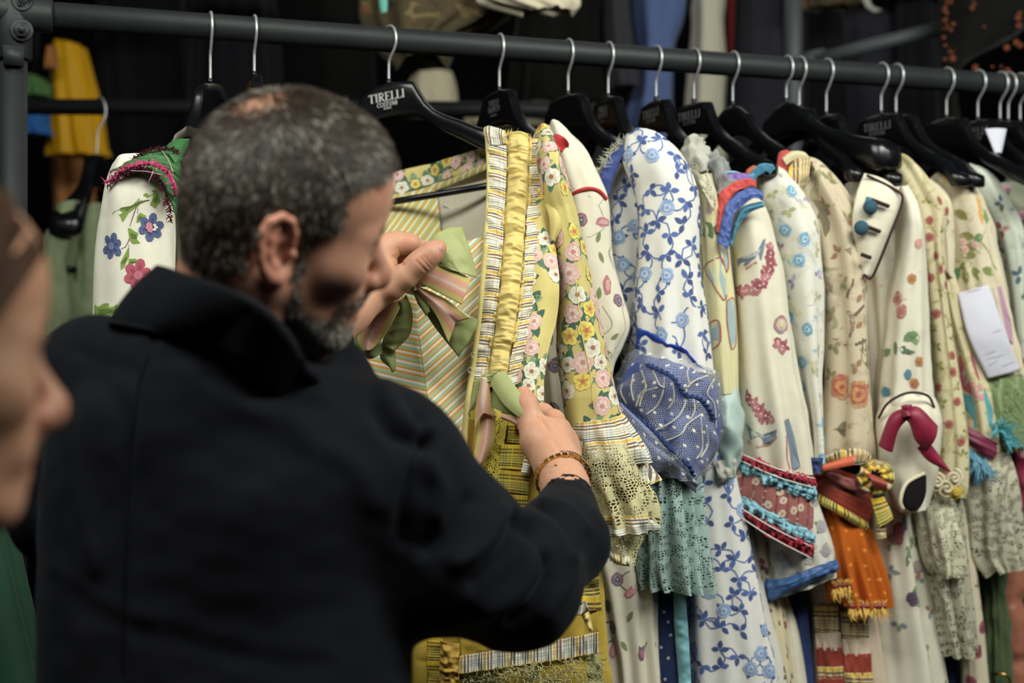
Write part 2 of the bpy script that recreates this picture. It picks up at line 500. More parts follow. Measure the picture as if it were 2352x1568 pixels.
def chevron():
    t = NT('chevron_stripe'); u, v = t.uv()[:2]
    s = t.math('ADD', v, t.math('MULTIPLY', t.math('ABSOLUTE', u), .60))
    s = t.math('FRACT', t.math('DIVIDE', t.math('ADD', s, 10.0), .0285))
    W_, O_, G_, K_, L_ = H('ece2d0'), H('d39c48'), H('a2c4ac'), H('e6c8b8'), H('c2bd80')
    c = t.ramp(s, [(0, W_), (.11, G_), (.22, L_), (.31, O_), (.41, W_), (.50, K_), (.57, O_), (.67, L_), (.76, G_), (.88, O_), (.95, K_)], True)
    t.color(c); t.surf(.75, .1, .25); t.bump(t.noise(1200, detail=1), .2, .0006)
chevron()
def stripe_lining():
    t = NT('stripe_lining'); u, v = t.uv()[:2]
    s = t.math('FRACT', t.math('DIVIDE', t.math('ADD', t.math('ADD', t.math('MULTIPLY', v, .62), t.math('MULTIPLY', u, .8)), 10.0), .024))
    W_, O_, G_, L_ = H('e9dfc4'), H('d9a14c'), H('a9c6a6'), H('bdb568')
    t.color(t.ramp(s, [(0, W_), (.12, L_), (.3, O_), (.42, W_), (.52, G_), (.62, L_), (.8, O_), (.9, G_)], True)); t.surf(.8, .1, .2)
stripe_lining()
def ribbon_pink():
    t = NT('ribbon_pink'); u, v = t.uv()[:2]
    c = t.ramp(u, [(0, H('efe6c4')), (.06, H('d6cf74')), (.17, H('dccf86')), (.27, H('eeae92')), (.42, H('eeb8a6')), (.5, H('eee2ca')), (.58, H('eeb8a6')), (.73, H('eca68a')), (.83, H('dccf86')), (.94, H('d6cf74')), (1, H('efe6c4'))])
    f = t.noise(90, detail=3); t.color(t.mix(t.math('MULTIPLY', f, .12), c, H('c8604c'))); t.surf(.7, .1, .3)
    w = t.n('ShaderNodeTexWave'); w.bands_direction = 'Y'; w.inputs['Scale'].default_value = 28; t.l(t.uv()[2], w.inputs['Vector'])
    t.bump(w.outputs[1], .25, .0006)
ribbon_pink()

def lace(name, col, cell=.004, th=.10, dense=.52, dsc=90, warm=None, jit=.75):
    """netting of threads with denser worked patches, open between the threads"""
    t = NT(name); vec = t.uv()[2]
    vo = t.n('ShaderNodeTexVoronoi', feature='DISTANCE_TO_EDGE'); vo.inputs['Scale'].default_value = 1 / cell; vo.inputs['Randomness'].default_value = jit
    vo.voronoi_dimensions = '2D'
    t.l(vec, vo.inputs['Vector'])
    net = t.math('LESS_THAN', vo.outputs[0], th)
    fl = t.math('GREATER_THAN', t.noise(dsc, vec, 3), dense)
    a = t.math('MAXIMUM', net, t.math('MULTIPLY', fl, .92))
    t.color(col if warm is None else t.mix(t.noise(30, vec), col, warm)); t.surf(.9, .1, .15)
    t.b.inputs['Subsurface Weight'].default_value = 0
    t.alpha(a); t.bump(net, .4, .0008); return t
def tulle(name, col, a=.5, cell=.0035, dot=None, dsp=.02):
    t = NT(name); vec = t.uv()[2]
    vo = t.n('ShaderNodeTexVoronoi', feature='DISTANCE_TO_EDGE'); vo.voronoi_dimensions = '2D'; vo.inputs['Scale'].default_value = 1 / cell; vo.inputs['Randomness'].default_value = .55
    t.l(vec, vo.inputs['Vector'])
    f = t.math('LESS_THAN', vo.outputs[0], a * .5); c = col
    if dot:
        v2 = t.n('ShaderNodeTexVoronoi'); v2.voronoi_dimensions = '2D'; v2.inputs['Scale'].default_value = 1 / dsp; v2.inputs['Randomness'].default_value = .25; t.l(vec, v2.inputs['Vector'])
        d = t.math('LESS_THAN', v2.outputs['Distance'], .11); f = t.math('MAXIMUM', f, d); c = t.mix(d, col, dot)
    t.color(c); t.surf(.85, .1, .2); t.alpha(f); return t

# fabrics
plain('white_cotton', H('e9e4d0')); plain('cream_silk', H('e2dac2'), .6); plain('cream_silk_warm', H('dccfae'), .6)
plain('ecru_linen', H('cfc6ae'), .95, .12, 120, .5, 500); plain('white_blue_ground', H('e8e6e0'))
plain('robe_yellow', H('d2c06a'), .65, .1); satin('yellow_silk', H('e0c668'), .45, .08); satin('ochre_silk', H('c39a1e'), .5, .2)
satin('mustard_silk', H('c9a818'), .5, .2); satin('green_silk', H('a0a862'), .55, .1); satin('green_silk_dark', H('8c9652'), .55, .12)
satin('emerald_silk', H('2a6e30'), .5); plain('bright_pink', H('d8497c'), .9, .3); plain('maroon_fringe', H('4a1222'), .95, .4)
satin('royal_velvet', H('1a46b4'), .55, .3); satin('blue_taffeta', H('4056a6'), .55, .12); plain('navy_cord', H('2c4276'), .6)
satin('aqua_satin', H('7cc0cc'), .45); plain('navy_dotted', H('24345e'), .8); satin('teal_satin', H('a9c2ba'), .4)
plain('off_white', H('dcd8cc')); plain('pale_yellow', H('e0d7a0')); plain('pale_green', H('c9cfae'))
satin('purple_ribbon', H('7a5aa8')); plain('coral_braid', H('d9504a'), .9, .3, 300); satin('blue_ribbon', H('4c66b0')); satin('teal_ribbon', H('3f86a4'))
plain('grey_gauze', H('8f9290'), .8, .15); plain('stone_gauze', H('b8b6a8'), .8, .15)
satin('red_frill', H('b3213c'), .55, .3); satin('sky_frill', H('84c2d2'), .5, .2); plain('dusty_rose', H('a8625e'), .85, .12)
plain('taupe_print', H('d3c2a2'), .7, .08); plain('taupe_pink', H('d6bfa6'), .7, .08)
satin('orange_silk', H('d8603a'), .5, .15); satin('rust_silk', H('9c3a28'), .5, .2); plain('orange_fringe', H('dfae3c'), .9, .3)
plain('olive_cream', H('d8cba0'), .75, .08); plain('button_blue', H('2e5468'), .7, .15); plain('dark_piping', H('3c1a1e'), .6)
satin('crimson_satin', H('8e1438'), .45, .15); plain('cuff_shade', H('120c10'), .9); satin('blue_crush', H('38629c'), .4, .35)
plain('magenta', H('b02c58'), .75, .15); plain('turquoise', H('45a6b4'), .8, .25); satin('plum_ruche', H('7c2a4a'), .5, .25)
plain('moss_fur', H('8aa06a'), .95, .3, 200); plain('moss_dark', H('4c5f3c'), .95, .3, 200); satin('copper_satin', H('a8674c'), .38, .2)
satin('wine_satin', H('8a2440'), .4, .2); plain('pale_sage', H('cdd3c2'), .8); plain('mauve', H('b98aa8'), .8); plain('pink_silk', H('d59ab0'), .6)
plain('sage_green', H('7c8662'), .8, .35, 40); plain('paper', H('d3d2e2'), .8, .03, 30, 0); satin('amber_satin', H('f2ac00'), .45, .18)
plain('orange_dull', H('b47030'), .8, .2); plain('leaf_green', H('4a7a3a'), .8, .2); plain('strong_blue', H('1e66b0'), .8, .2)
plain('beige_cloth', H('cfc4a2'), .9, .08); plain('cornflower_cloth', H('5a6fa6'), .8, .1); plain('ivory_cloth', H('d6cfb6'), .8, .08)
plain('charcoal_cloth', H('32323c'), .9, .15); plain('midnight_cloth', H('15161c'), .9, .2); plain('grey_cloth', H('3a3a40'), .9, .12); plain('brick_cloth', H('6e1a16'), .9, .15)
plain('floral_ground_dark', H('4e4630'), .85, .3, 25); plain('hem_cream', H('b09a68'), .85, .1); plain('black_cloth', H('0c0b0b'), .9, .2); plain('aqua_cloth', H('6ac4b0'), .7)
satin('forest_satin', H('1e4a34'), .5, .2)
plain('red_piping', H('c42b30'), .6, .1); plain('patch_teal', H('9ebcc0'), .75, .08)
lace('lace_cream', H('d2cb9c'), .0046, .17, .56, 60); lace('lace_stone', H('bdb8a2'), .0042, .15, .5, 75); lace('lace_pale', H('cfcab0'), .004, .17, .5, 80); plain('lace_ground', H('6a6452'), .9, .2); plain('lace_ground_teal', H('5e8284'), .8, .2)
lace('lace_teal', H('a4bcb6'), .0042, .17, .5, 85); lace('lace_olive', H('c5b450'), .0036, .2, .5, 120); lace('lace_moss', H('a9a878'), .004, .2, .42, 90)
tulle('tulle_dots', H('b4b8c0'), .17, .0034, H('dcdad0'), .024); tulle('tulle_orange', H('b85c18'), 1.1, .0032, H('e48a34'), .026); tulle('tulle_grey', H('c4c1b0'), .7, .003)
# hard materials
t = plain('hanger_plastic', H('0d0e11'), .24, .2, 200, .05, 400, 0, .5); t = plain('hanger_grip', H('1c1d20'), .75, .2, 200, .2, 900, 0, .3)
plain('wire_chrome', H('c4c6c8'), .38, .1, 100, 0, 1, 0, .5, .55)
t = NT('rack_paint'); t.color(t.mix(t.noise(25, detail=5), H('1e2022'), H('292c2e'))); t.surf(.55, 0, .4); t.bump(t.noise(300, detail=2), .08, .001)
t = NT('rack_paint_lit'); t.color(H('4c5054')); t.surf(.5, 0, .4)  # lighter copy of the rack paint; the colour carries the light on the brace
t = NT('rack_paint_dark'); t.color(H('131416')); t.surf(.6, 0, .35)
plain('print_white', H('c9c9c6'), .6, .05, 50, 0); plain('print_dim', H('6c6d70'), .6, .05, 50, 0)
plain('concrete_floor', H('1b1b1d'), .8, .3, 4, .1, 40, 0); plain('dark_wall', H('0e0f11'), .9, .2, 3, .1, 60, 0); plain('ceiling_grey', H('2a2b2d'), .9, .1, 3, 0, 1, 0)
# the man's coat
t = NT('wool_black'); f = t.noise(700, detail=2); t.color(t.mix(f, H('0d0e12'), H('17181d'))); t.surf(.92, .25, .12); t.b.inputs['Sheen Tint'].default_value = (.45, .5, .6, 1); t.b.inputs['Sheen Weight'].default_value = .045
t.bump(t.math('ADD', t.noise(1100, detail=1), t.math('MULTIPLY', t.noise(120, detail=2), .6)), .25, .0008)
plain('trouser_cloth', H('14151a'), .9); plain('shoe_leather', H('0c0a09'), .35, .1, 50, 0, 1, 0, .5)
def skin():
    t = NT('skin'); a = t.n('ShaderNodeVertexColor', layer_name='Col'); f = t.noise(140, detail=4)
    hs = t.n('ShaderNodeHueSaturation'); t.l(a.outputs[0], hs.inputs['Color']); t.l(t.math('ADD', t.math('MULTIPLY', f, .22), .89), hs.inputs['Value'])
    t.color(hs.outputs[0]); t.surf(.5, 0, .38)
    i = t.b.inputs; i['Subsurface Weight'].default_value = .18; i['Subsurface Radius'].default_value = (1, .35, .18); i['Subsurface Scale'].default_value = .006
    t.bump(t.math('ADD', t.noise(900, detail=2), t.math('MULTIPLY', t.noise(260, detail=2), .8)), .22, .0008)
skin()
def hairmat(name):
    t = NT(name); a = t.n('ShaderNodeVertexColor', layer_name='Col'); t.color(a.outputs[0]); t.surf(.5, 0, .35)
hairmat('hair'); hairmat('hair_long'); M['hair_long'].node_tree.nodes['Principled BSDF'].inputs['Roughness'].default_value = .75; M['hair_long'].node_tree.nodes['Principled BSDF'].inputs['Specular IOR Level'].default_value = .1
plain('nail', H('c09088'), .3, .05, 80, 0, 1, 0, .5); plain('gold', H('d9a94e'), .25, .1, 200, 0, 1, 0, .5, 1.0); plain('black_cord', H('0e1016'), .8)

plain('loop_thread', H('b3ad76'), .9, .25, 200, 0, 1); plain('rust_fleck', H('70381c'), .9, .2)
plain('tulle_thread', H('c2c0b4'), .9, .2, 200, 0, 1)

def printed(name, ground, layers, rough=.8):
    """cloth printed with soft washes of colour"""
    t = NT(name); c = tuple(mute(ground)); uv = t.uv()[2]
    for (col, sc, th, soft, k, dist) in layers:
        n = t.n('ShaderNodeTexNoise'); n.inputs['Scale'].default_value = sc; n.inputs['Detail'].default_value = 3; n.inputs['Distortion'].default_value = dist
        mp = t.n('ShaderNodeVectorMath', operation='ADD'); t.l(uv, mp.inputs[0]); mp.inputs[1].default_value = (sc * .37, th * 11, 0); t.l(mp.outputs[0], n.inputs['Vector'])
        r = t.n('ShaderNodeMapRange'); r.inputs['From Min'].default_value = th; r.inputs['From Max'].default_value = th + soft; r.inputs['To Max'].default_value = k; t.l(n.outputs[0], r.inputs['Value'])
        c = t.mix(r.outputs[0], c, tuple(mute(col)))
    t.color(c); t.surf(rough, .1, .2); t.bump(t.noise(900, detail=1), .25, .0008)
printed('wash_blue', H('e2dfd2'), [(H('b8bcb4'), 22, .56, .08, .6, .6), (H('c9c48c'), 34, .6, .05, .6, .8), (H('86b4cc'), 30, .63, .05, .8, .5), (H('a99ac0'), 45, .66, .04, .6, .7)])
printed('wash_taupe', H('d3c2a2'), [(H('a89478'), 16, .55, .1, .6, .8), (H('8a8a5c'), 30, .62, .05, .7, 1.0), (H('6e5c48'), 26, .66, .04, .7, 1.2), (H('b07a5c'), 40, .67, .04, .6, .7)])
printed('wash_olive', H('d8cba0'), [(H('b4a864'), 36, .56, .06, .6, .9), (H('8c8640'), 60, .62, .04, .7, .8), (H('a8544a'), 42, .69, .03, .8, .5)])
printed('wash_cream', H('ddd0b2'), [(H('c6b68c'), 14, .55, .1, .5, .6), (H('9a9a5c'), 30, .64, .05, .6, 1.0), (H('c88a7a'), 38, .69, .03, .6, .6)])
printed('wash_ivory', H('dfd8c2'), [(H('c8c2ae'), 12, .55, .12, .5, .6), (H('aaa98a'), 40, .68, .04, .4, .8), (H('c49a8c'), 46, .70, .03, .5, .6)], .6)
printed('wash_sage', H('cdd3c2'), [(H('a6b0aa'), 22, .56, .08, .6, .8), (H('8a9a90'), 40, .64, .05, .6, .8), (H('b08078'), 44, .69, .03, .5, .6)])
printed('wash_brown', H('554a30'), [(H('2e2a1c'), 10, .5, .12, .8, .8), (H('8a7648'), 18, .6, .06, .7, .9), (H('8a4a30'), 26, .68, .04, .7, .6)])
t = plain('amber_satin', H('f2ac00'), .45, .1); t.t.links.remove(t.b.inputs['Base Color'].links[0]); t.color((.72, .37, .001))
# ------------------------------------------------------------------ the room
def structure(name, v, f, m):
    o = mesh(name, v, f, m, None, False); o['kind'] = 'structure'; return o
structure('floor', *box((0, 3.2, -.05), (9, 9.6, .1)), M['concrete_floor'])
structure('wall_back', *box((0, 8.05, 1.9), (9, .1, 3.8)), M['dark_wall'])
structure('wall_left', *box((-4.55, 3.2, 1.9), (.1, 9.6, 3.8)), M['dark_wall'])
structure('wall_right', *box((4.55, 3.2, 1.9), (.1, 9.6, 3.8)), M['dark_wall'])
structure('wall_front', *box((0, -1.65, 1.9), (9, .1, 3.8)), M['dark_wall'])
structure('ceiling', *box((0, 3.2, 3.85), (9.2, 9.8, .1)), M['ceiling_grey'])

# ------------------------------------------------------------------ the rack in front
RD = np.array([1.708, .6, 0.]) ; RD = RD / np.linalg.norm(RD)      # along the rail
RP = np.array([RD[1], -RD[0], 0.])                                 # square to the rail, towards the camera
R0 = np.array([-.734, 2.23, 0.])
ZR = ZC + .512                                                      # height of the rail
RR = .0212
def rail(x):
    """point on the rail axis seen at picture column x"""
    k = (x - CX) / F; t = (.734 + 2.23 * k) / (1.708 - .6 * k)
    return np.array([-.734 + 1.708 * t, 2.23 + .6 * t, ZR])
rack = thing('clothes_rack', 'dark grey tube clothes rack with bolted corner clamp carrying the costumes', 'rack', (*(R0[:2] - RD[:2] * .045), 0))
post = R0 - RD * .045
mesh('rail', *tube([np.array([*(R0 - RD * .09)[:2], ZR]), np.array([*(R0 + RD * .9)[:2], ZR]), np.array([*(R0 + RD * 2.6)[:2], ZR])], RR, 28), M['rack_paint'], rack)
mesh('upright', *tube([np.array([*post[:2], .0]), np.array([*post[:2], 1.0]), np.array([*post[:2], ZR])], RR, 28), M['rack_paint'], rack)
end = R0 + RD * 2.55
mesh('upright', *tube([np.array([*end[:2], .0]), np.array([*end[:2], 1.0]), np.array([*end[:2], ZR])], RR, 20), M['rack_paint'], rack)
cl_ = mesh('clamp', *cat(tube([np.array([*(post - RD * .05)[:2], ZR]), np.array([*(post - RD * .048)[:2], ZR]), np.array([*(post + RD * .054)[:2], ZR]), np.array([*(post + RD * .058)[:2], ZR])], [.024, .0275, .0275, .0245], 28),
                         tube([np.array([*post[:2], ZR - .075]), np.array([*post[:2], ZR - .072]), np.array([*post[:2], ZR + .024]), np.array([*post[:2], ZR + .028])], [.025, .0285, .0285, .025], 28)), M['rack_paint'], rack)
fr = np.array([*post[:2], 0]) + RP * .028 + RD * .012
b = mesh('bolt', *cat(disc(fr + [0, 0, ZR - .033], RP, .0175, .005, 28), disc(fr + [0, 0, ZR - .033] + RP * .004, RP, .0125, .008, 6, .1), disc(fr + [0, 0, ZR - .033] + RP * .011, RP, .0055, .006, 16)), M['rack_paint'], cl_)
ring = [fr + np.array([0, 0, ZR + .013]) + (RD * math.cos(q) + np.array([0, 0, 1]) * math.sin(q)) * .0145 for q in np.linspace(0, 2 * math.pi, 25)]
def emb(pts, r=.0012): return tube([fr + np.array([0, 0, ZR + .013]) + RD * x + np.array([0, 0, z]) + RP * .0008 for x, z in pts], r, 6)
mesh('emblem', *cat(tube(ring, .0016, 8), emb([(-.001, .009), (-.001, -.009)]), emb([(.003, .008), (.003, -.008)]),
                    emb([(.003 + .005 * math.cos(q), .003 + .005 * math.sin(q)) for q in np.linspace(1.6, -1.6, 8)]), emb([(-.001 - .005 * math.cos(q), -.003 + .005 * math.sin(q)) for q in np.linspace(1.6, -1.6, 8)])), M['rack_paint'], cl_)
mesh('clamp_lug', *cat(box(np.array([*(post + RP * .024)[:2], ZR - .072]), (.03, .012, .03), np.stack([RD, RP, [0, 0, 1]], 1))), M['rack_paint'], cl_)

# ------------------------------------------------------------------ hangers
def stroke(pts, w):
    """flat stroke of width w along pts in the x, z plane"""
    p = np.asarray(pts, float); t = np.gradient(p, axis=0); t /= np.linalg.norm(t, axis=1)[:, None] + 1e-12
    n = np.stack([-t[:, 1], t[:, 0]], 1) * w / 2
    v = []; f = []
    for i in range(len(p)): v += [p[i] + n[i], p[i] - n[i]]
    for i in range(len(p) - 1): f.append([2 * i, 2 * i + 1, 2 * i + 3, 2 * i + 2])
    return v, f
def arc(cx, cz, rx, rz, a, b, k=9): return [(cx + rx * math.cos(q), cz + rz * math.sin(q)) for q in np.linspace(a, b, k)]
pi = math.pi
def glyph(ch):
    """strokes of an upright serif capital, unit height: list of (points, width), advance"""
    T, t = .17, .085
    def sf(x, z, w=.3): return ([(x - w / 2, z), (x + w / 2, z)], .05)
    if ch == 'T': return [([(.35, 0), (.35, 1)], T), ([(0, .96), (.7, .96)], t), ([(.03, .78), (.03, 1)], .06), ([(.67, .78), (.67, 1)], .06), sf(.35, .02)], .74
    if ch == 'I': return [([(.16, 0), (.16, 1)], T), sf(.16, .02), sf(.16, .98)], .36
    if ch == 'R': return [([(.16, 0), (.16, 1)], T), sf(.16, .02), sf(.1, .98, .2), (arc(.3, .74, .26, .23, pi / 2, -pi / 2), .12), ([(.16, .97), (.3, .97)], t), ([(.16, .51), (.3, .51)], t), ([(.32, .5), (.5, .2), (.66, .02)], .15), sf(.66, .02, .18)], .74
    if ch == 'E': return [([(.16, 0), (.16, 1)], T), ([(0, .97), (.58, .97)], .07), ([(.16, .52), (.45, .52)], .07), ([(0, .03), (.6, .03)], .07), ([(.57, .78), (.57, 1)], .06), ([(.6, 0), (.6, .24)], .06), ([(.45, .42), (.45, .62)], .05)], .66
    if ch == 'L': return [([(.16, 0), (.16, 1)], T), sf(.16, .98), ([(0, .03), (.56, .03)], .07), ([(.57, 0), (.57, .26)], .06)], .62
    if ch == 'C': return [(arc(.38, .5, .32, .46, .8, 2 * pi - .8, 15), .14), ([(.62, .7), (.62, .98)], .06)], .72
    if ch == 'O': return [(arc(.4, .5, .34, .46, 0, 2 * pi, 19), .13)], .84
    if ch == 'S': return [(arc(.28, .74, .22, .22, .5, 1.5 * pi, 9) + arc(.28, .27, .23, .24, pi / 2, -pi + .5, 9), .13)], .58
    if ch == 'U': return [([(.14, 1), (.14, .3)] + arc(.36, .3, .22, .26, pi, 2 * pi, 8) + [(.58, .3), (.58, 1)], .13), sf(.14, .98, .26), sf(.58, .98, .24)], .76
    if ch == 'M': return [([(.1, 0), (.12, 1)], .09), ([(.12, 1), (.42, .08)], .15), ([(.42, .08), (.74, 1)], .08), ([(.74, 1), (.76, 0)], .16), sf(.1, .02, .22), sf(.76, .02, .28), sf(.06, .98, .2), sf(.8, .98, .2)], .92
    if ch == 'A': return [([(.06, 0), (.36, 1)], .08), ([(.36, 1), (.66, 0)], .16), ([(.18, .36), (.56, .36)], .07), sf(.06, .02, .22), sf(.66, .02, .26)], .74
    if ch == 'P': return [([(.16, 0), (.16, 1)], T), sf(.16, .02), sf(.1, .98, .2), (arc(.3, .72, .27, .25, pi / 2, -pi / 2), .12), ([(.16, .97), (.3, .97)], t), ([(.16, .47), (.3, .47)], t)], .64
    return [], .3
def lettering(lines):
    """lines: (text, centre x, baseline z, height, spread)"""
    V = []; Fc = []
    for (s, cx, z, h, sp) in lines:
        g = [glyph(c) for c in s]; w = sum(a for _, a in g) * h * sp; x = cx - w / 2
        for st, a in g:
            for pts, ww in st:
                v, f = stroke(pts, ww); n = len(V)
                V += [[x + p[0] * h * sp, 0, z + p[1] * h] for p in v]; Fc += [[i + n for i in q] for q in f]
            x += a * h * sp
    return np.array(V), Fc

def hanger_body(w=.225, neck=.05, round_top=False, wide=1.0):
    # sections: x, top, bottom, half thickness, shift
    S = [(-w - .004, -.196, -.206, .008), (-w, -.186, -.214, .020), (-w + .018, -.178, -.214, .025), (-.165, -.164, -.196, .021), (-.135, -.150, -.179, .017), (-.105, -.138, -.164, .0135), (-.084, -.127, -.150, .0115), (-neck - .014, -.112, -.139, .0103), (-neck - .004, -.095, -.134, .0098), (-neck + .004, -.0795, -.131, .0096), (-.02, -.076, -.1265, .0094), (0, -.0755, -.126, .0094)]
    if round_top: S = [(x, (tp if x < -neck - .002 else -.0755 - .02 * (abs(x) / neck) ** 2), b, h) for (x, tp, b, h) in S]
    S = [(x, (tp + b) / 2 + (tp - b) / 2 * (1 + (wide - 1) * min(1, max(0, (-x - .08) / .1))), (tp + b) / 2 - (tp - b) / 2 * (1 + (wide - 1) * min(1, max(0, (-x - .08) / .1))), h * (1 + (wide - 1) * min(1, max(0, (-x - .08) / .1)))) for (x, tp, b, h) in S]
    S = S + [(-x, tp, b, h) for (x, tp, b, h) in S[-2::-1]]
    n = 20; V = []
    for (x, tp, b, h) in S:
        cz = (tp + b) / 2; hz = (tp - b) / 2
        for j in range(n):
            q = 2 * pi * j / n; c, s = math.cos(q), math.sin(q)
            V.append([x, h * math.copysign(abs(c) ** .5, c), cz + hz * math.copysign(abs(s) ** .5, s)])
    Fc = [[i * n + j, i * n + (j + 1) % n, (i + 1) * n + (j + 1) % n, (i + 1) * n + j] for i in range(len(S) - 1) for j in range(n)]
    Fc += [list(range(n))[::-1], list(range((len(S) - 1) * n, len(S) * n))]
    V = np.array(V); V[:, 2] = -.0755 + (V[:, 2] + .0755) * 1.17; V[:, 0] *= np.where(np.abs(V[:, 0]) < .07, 1.06, 1.0)
    return V, Fc
def hook_pts(s=1.0, drop=-.0785, bend=-.036):
    rc = .0245; z0 = RR - rc + .0021
    pts = [(rc * math.cos(q), z0 + rc * math.sin(q)) for q in np.linspace(pi * 1.08, -.12, 18)]
    pts += [(rc * .98, z0 - .008), (rc * .72, z0 - .018), (rc * .25, bend + .006), (.0012, bend), (0, bend - .006), (0, drop + .012), (0, drop - .004)]
    return pts
MESH = {}
def make_hanger(x, label, yaw=None, roll=0, drop=0.0, letters=None, w=.225, bar=True, tilt=0, shape='square', wide=1.0, hook=0):
    """hanger hung on the rail at picture column x; yaw turns the body about the hook"""
    c = rail(x)
    if yaw is None: yaw = math.degrees(math.atan2(RP[1], RP[0]))
    h = thing('clothes_hanger', label, 'hanger', c, 'black costume hangers on the rail')
    ca_, sa_ = math.cos(math.radians(hook)), math.sin(math.radians(hook)); HD = RP * ca_ + RD * sa_
    V, Fc = tube([c + HD * a + np.array([0, 0, z]) for a, z in [(p[0], p[1]) for p in hook_pts(1, -.0785 - drop, -.036 - drop * .4)]], 0.0022, 10)
    mesh('hook', V, Fc, M['wire_chrome'], h)
    R = (Matrix.Rotation(math.radians(yaw), 3, 'Z') @ Matrix.Rotation(math.radians(-roll), 3, 'Y') @ Matrix.Rotation(math.radians(tilt), 3, 'X'))
    R = np.array(R)
    piv = np.array([0, 0, -.0785])
    tr = lambda v: (np.asarray(v, float) - piv) @ R.T + piv + c - [0, 0, drop]
    bd = cat(hanger_body(w, .05 if shape == 'square' else .043, shape == 'round', wide), tube([(0, 0, -.068), (0, 0, -.078)], .0045, 10))
    mesh('arms', tr(bd[0]), bd[1], M['hanger_plastic'], h)
    if bar:
        V, Fc = cat(tube([(-.19, 0, -.276), (0, 0, -.276), (.19, 0, -.276)], .0058, 12), tube([(-.185, 0, -.22), (-.19, 0, -.276)], .006, 8), tube([(.185, 0, -.22), (.19, 0, -.276)], .006, 8))
        mesh('trouser_bar', tr(V), Fc, M['hanger_plastic'], h)
    if letters:
        V, Fc = lettering(letters[0]); V = V * np.array([1.16, 1, 1.06]) + np.array([0, -.0112, .0035]); mesh('printed_lettering', tr(V), Fc, M[letters[1]], h, False)
    h['_tr'] = 0; del h['_tr']
    return h, tr
TXT = [('TIRELLI', 0.0, -.1035, .0138, 1.08), ('COSTUMI', .0, -.1125, .0070, 1.0), ('ROMA', .0, -.1172, .0036, 1.1)]
TXT2 = [('TIRELLI', 0, -.099, .009, .9), ('TRAPPETTI', 0, -.110, .009, .72), ('ROMA', 0, -.117, .004, 1.6)]
HG = {}
HG[1] = make_hanger(483, 'hanger left of the bald spot holding the green shouldered jacket', yaw=-101, roll=-9, drop=.016)
HG[2] = make_hanger(584, 'hanger with only its wire hook rising behind the grey haired head', yaw=-75, bar=False)
HG[3] = make_hanger(893, 'hanger with white lettering turned to the camera holding the yellow robe', yaw=-25, roll=6, letters=(TXT, 'print_white'), drop=-.001, hook=16)
HG[4] = make_hanger(1147, 'hanger with three faint text lines right behind the yellow gathered frill', letters=(TXT2, 'print_dim'), yaw=-62, bar=False, wide=.72)
HG[5] = make_hanger(1305, 'unlettered hanger just right of the yellow frill over the red shoulder ribbon', yaw=-58, bar=False, wide=.72)
HG[6] = make_hanger(1397, 'hanger above the blue and white jacket half hidden behind another', letters=(TXT2, 'print_dim'), bar=False, wide=.72)
HG[7] = make_hanger(1507, 'hanger with faint lettering directly above the blue rose printed shoulder', letters=(TXT[:2], 'print_dim'), bar=False, wide=.72)
HG[8] = make_hanger(1594, 'hanger with faint lettering above the grey gauze and purple ribbon shoulder', letters=(TXT[:2], 'print_dim'), yaw=-62, bar=False, wide=.72)
HG[9] = make_hanger(1683, 'hanger with rounded top above the orange and plaid pleated shoulder', shape='round', yaw=-60, bar=False, wide=.72, w=.2)
HG[10] = make_hanger(1806, 'hanger with its broad bare shoulder end pointing at the camera', yaw=-52, w=.228, bar=False, shape='round', wide=1.4, roll=5, drop=-.012)
HG[11] = make_hanger(1836, 'hanger tucked behind the one with the bare shoulder end', bar=False, wide=.72, w=.2)
HG[12] = make_hanger(1898, 'small hanger between the bare one and the lettered pair', drop=.008, bar=False, wide=.72)
HG[13] = make_hanger(2024, 'lettered hanger, front one of the close pair above the buttoned jacket', letters=(TXT[:2], 'print_dim'), yaw=-58, bar=False, wide=.72, w=.2)
HG[14] = make_hanger(2058, 'hanger, rear one of the close pair above the buttoned jacket', yaw=-58, bar=False, wide=.72, w=.2)
HG[15] = make_hanger(2174, 'hanger with square neck and metal clip above the green and orange shoulder', yaw=-60, bar=False, wide=.72)
HG[16] = make_hanger(2246, 'faintly lettered hanger left of the white paper tag', letters=(TXT[:2], 'print_dim'), yaw=-60, bar=False, wide=.72)
HG[17] = make_hanger(2297, 'hanger wearing the white paper tag near the right edge', yaw=-60, bar=False, wide=.72)
HG[18] = make_hanger(2316, 'hanger second from the right edge of the photo', bar=False, wide=.72)
HG[19] = make_hanger(2343, 'hanger at the very right edge of the photo', bar=False, wide=.72)
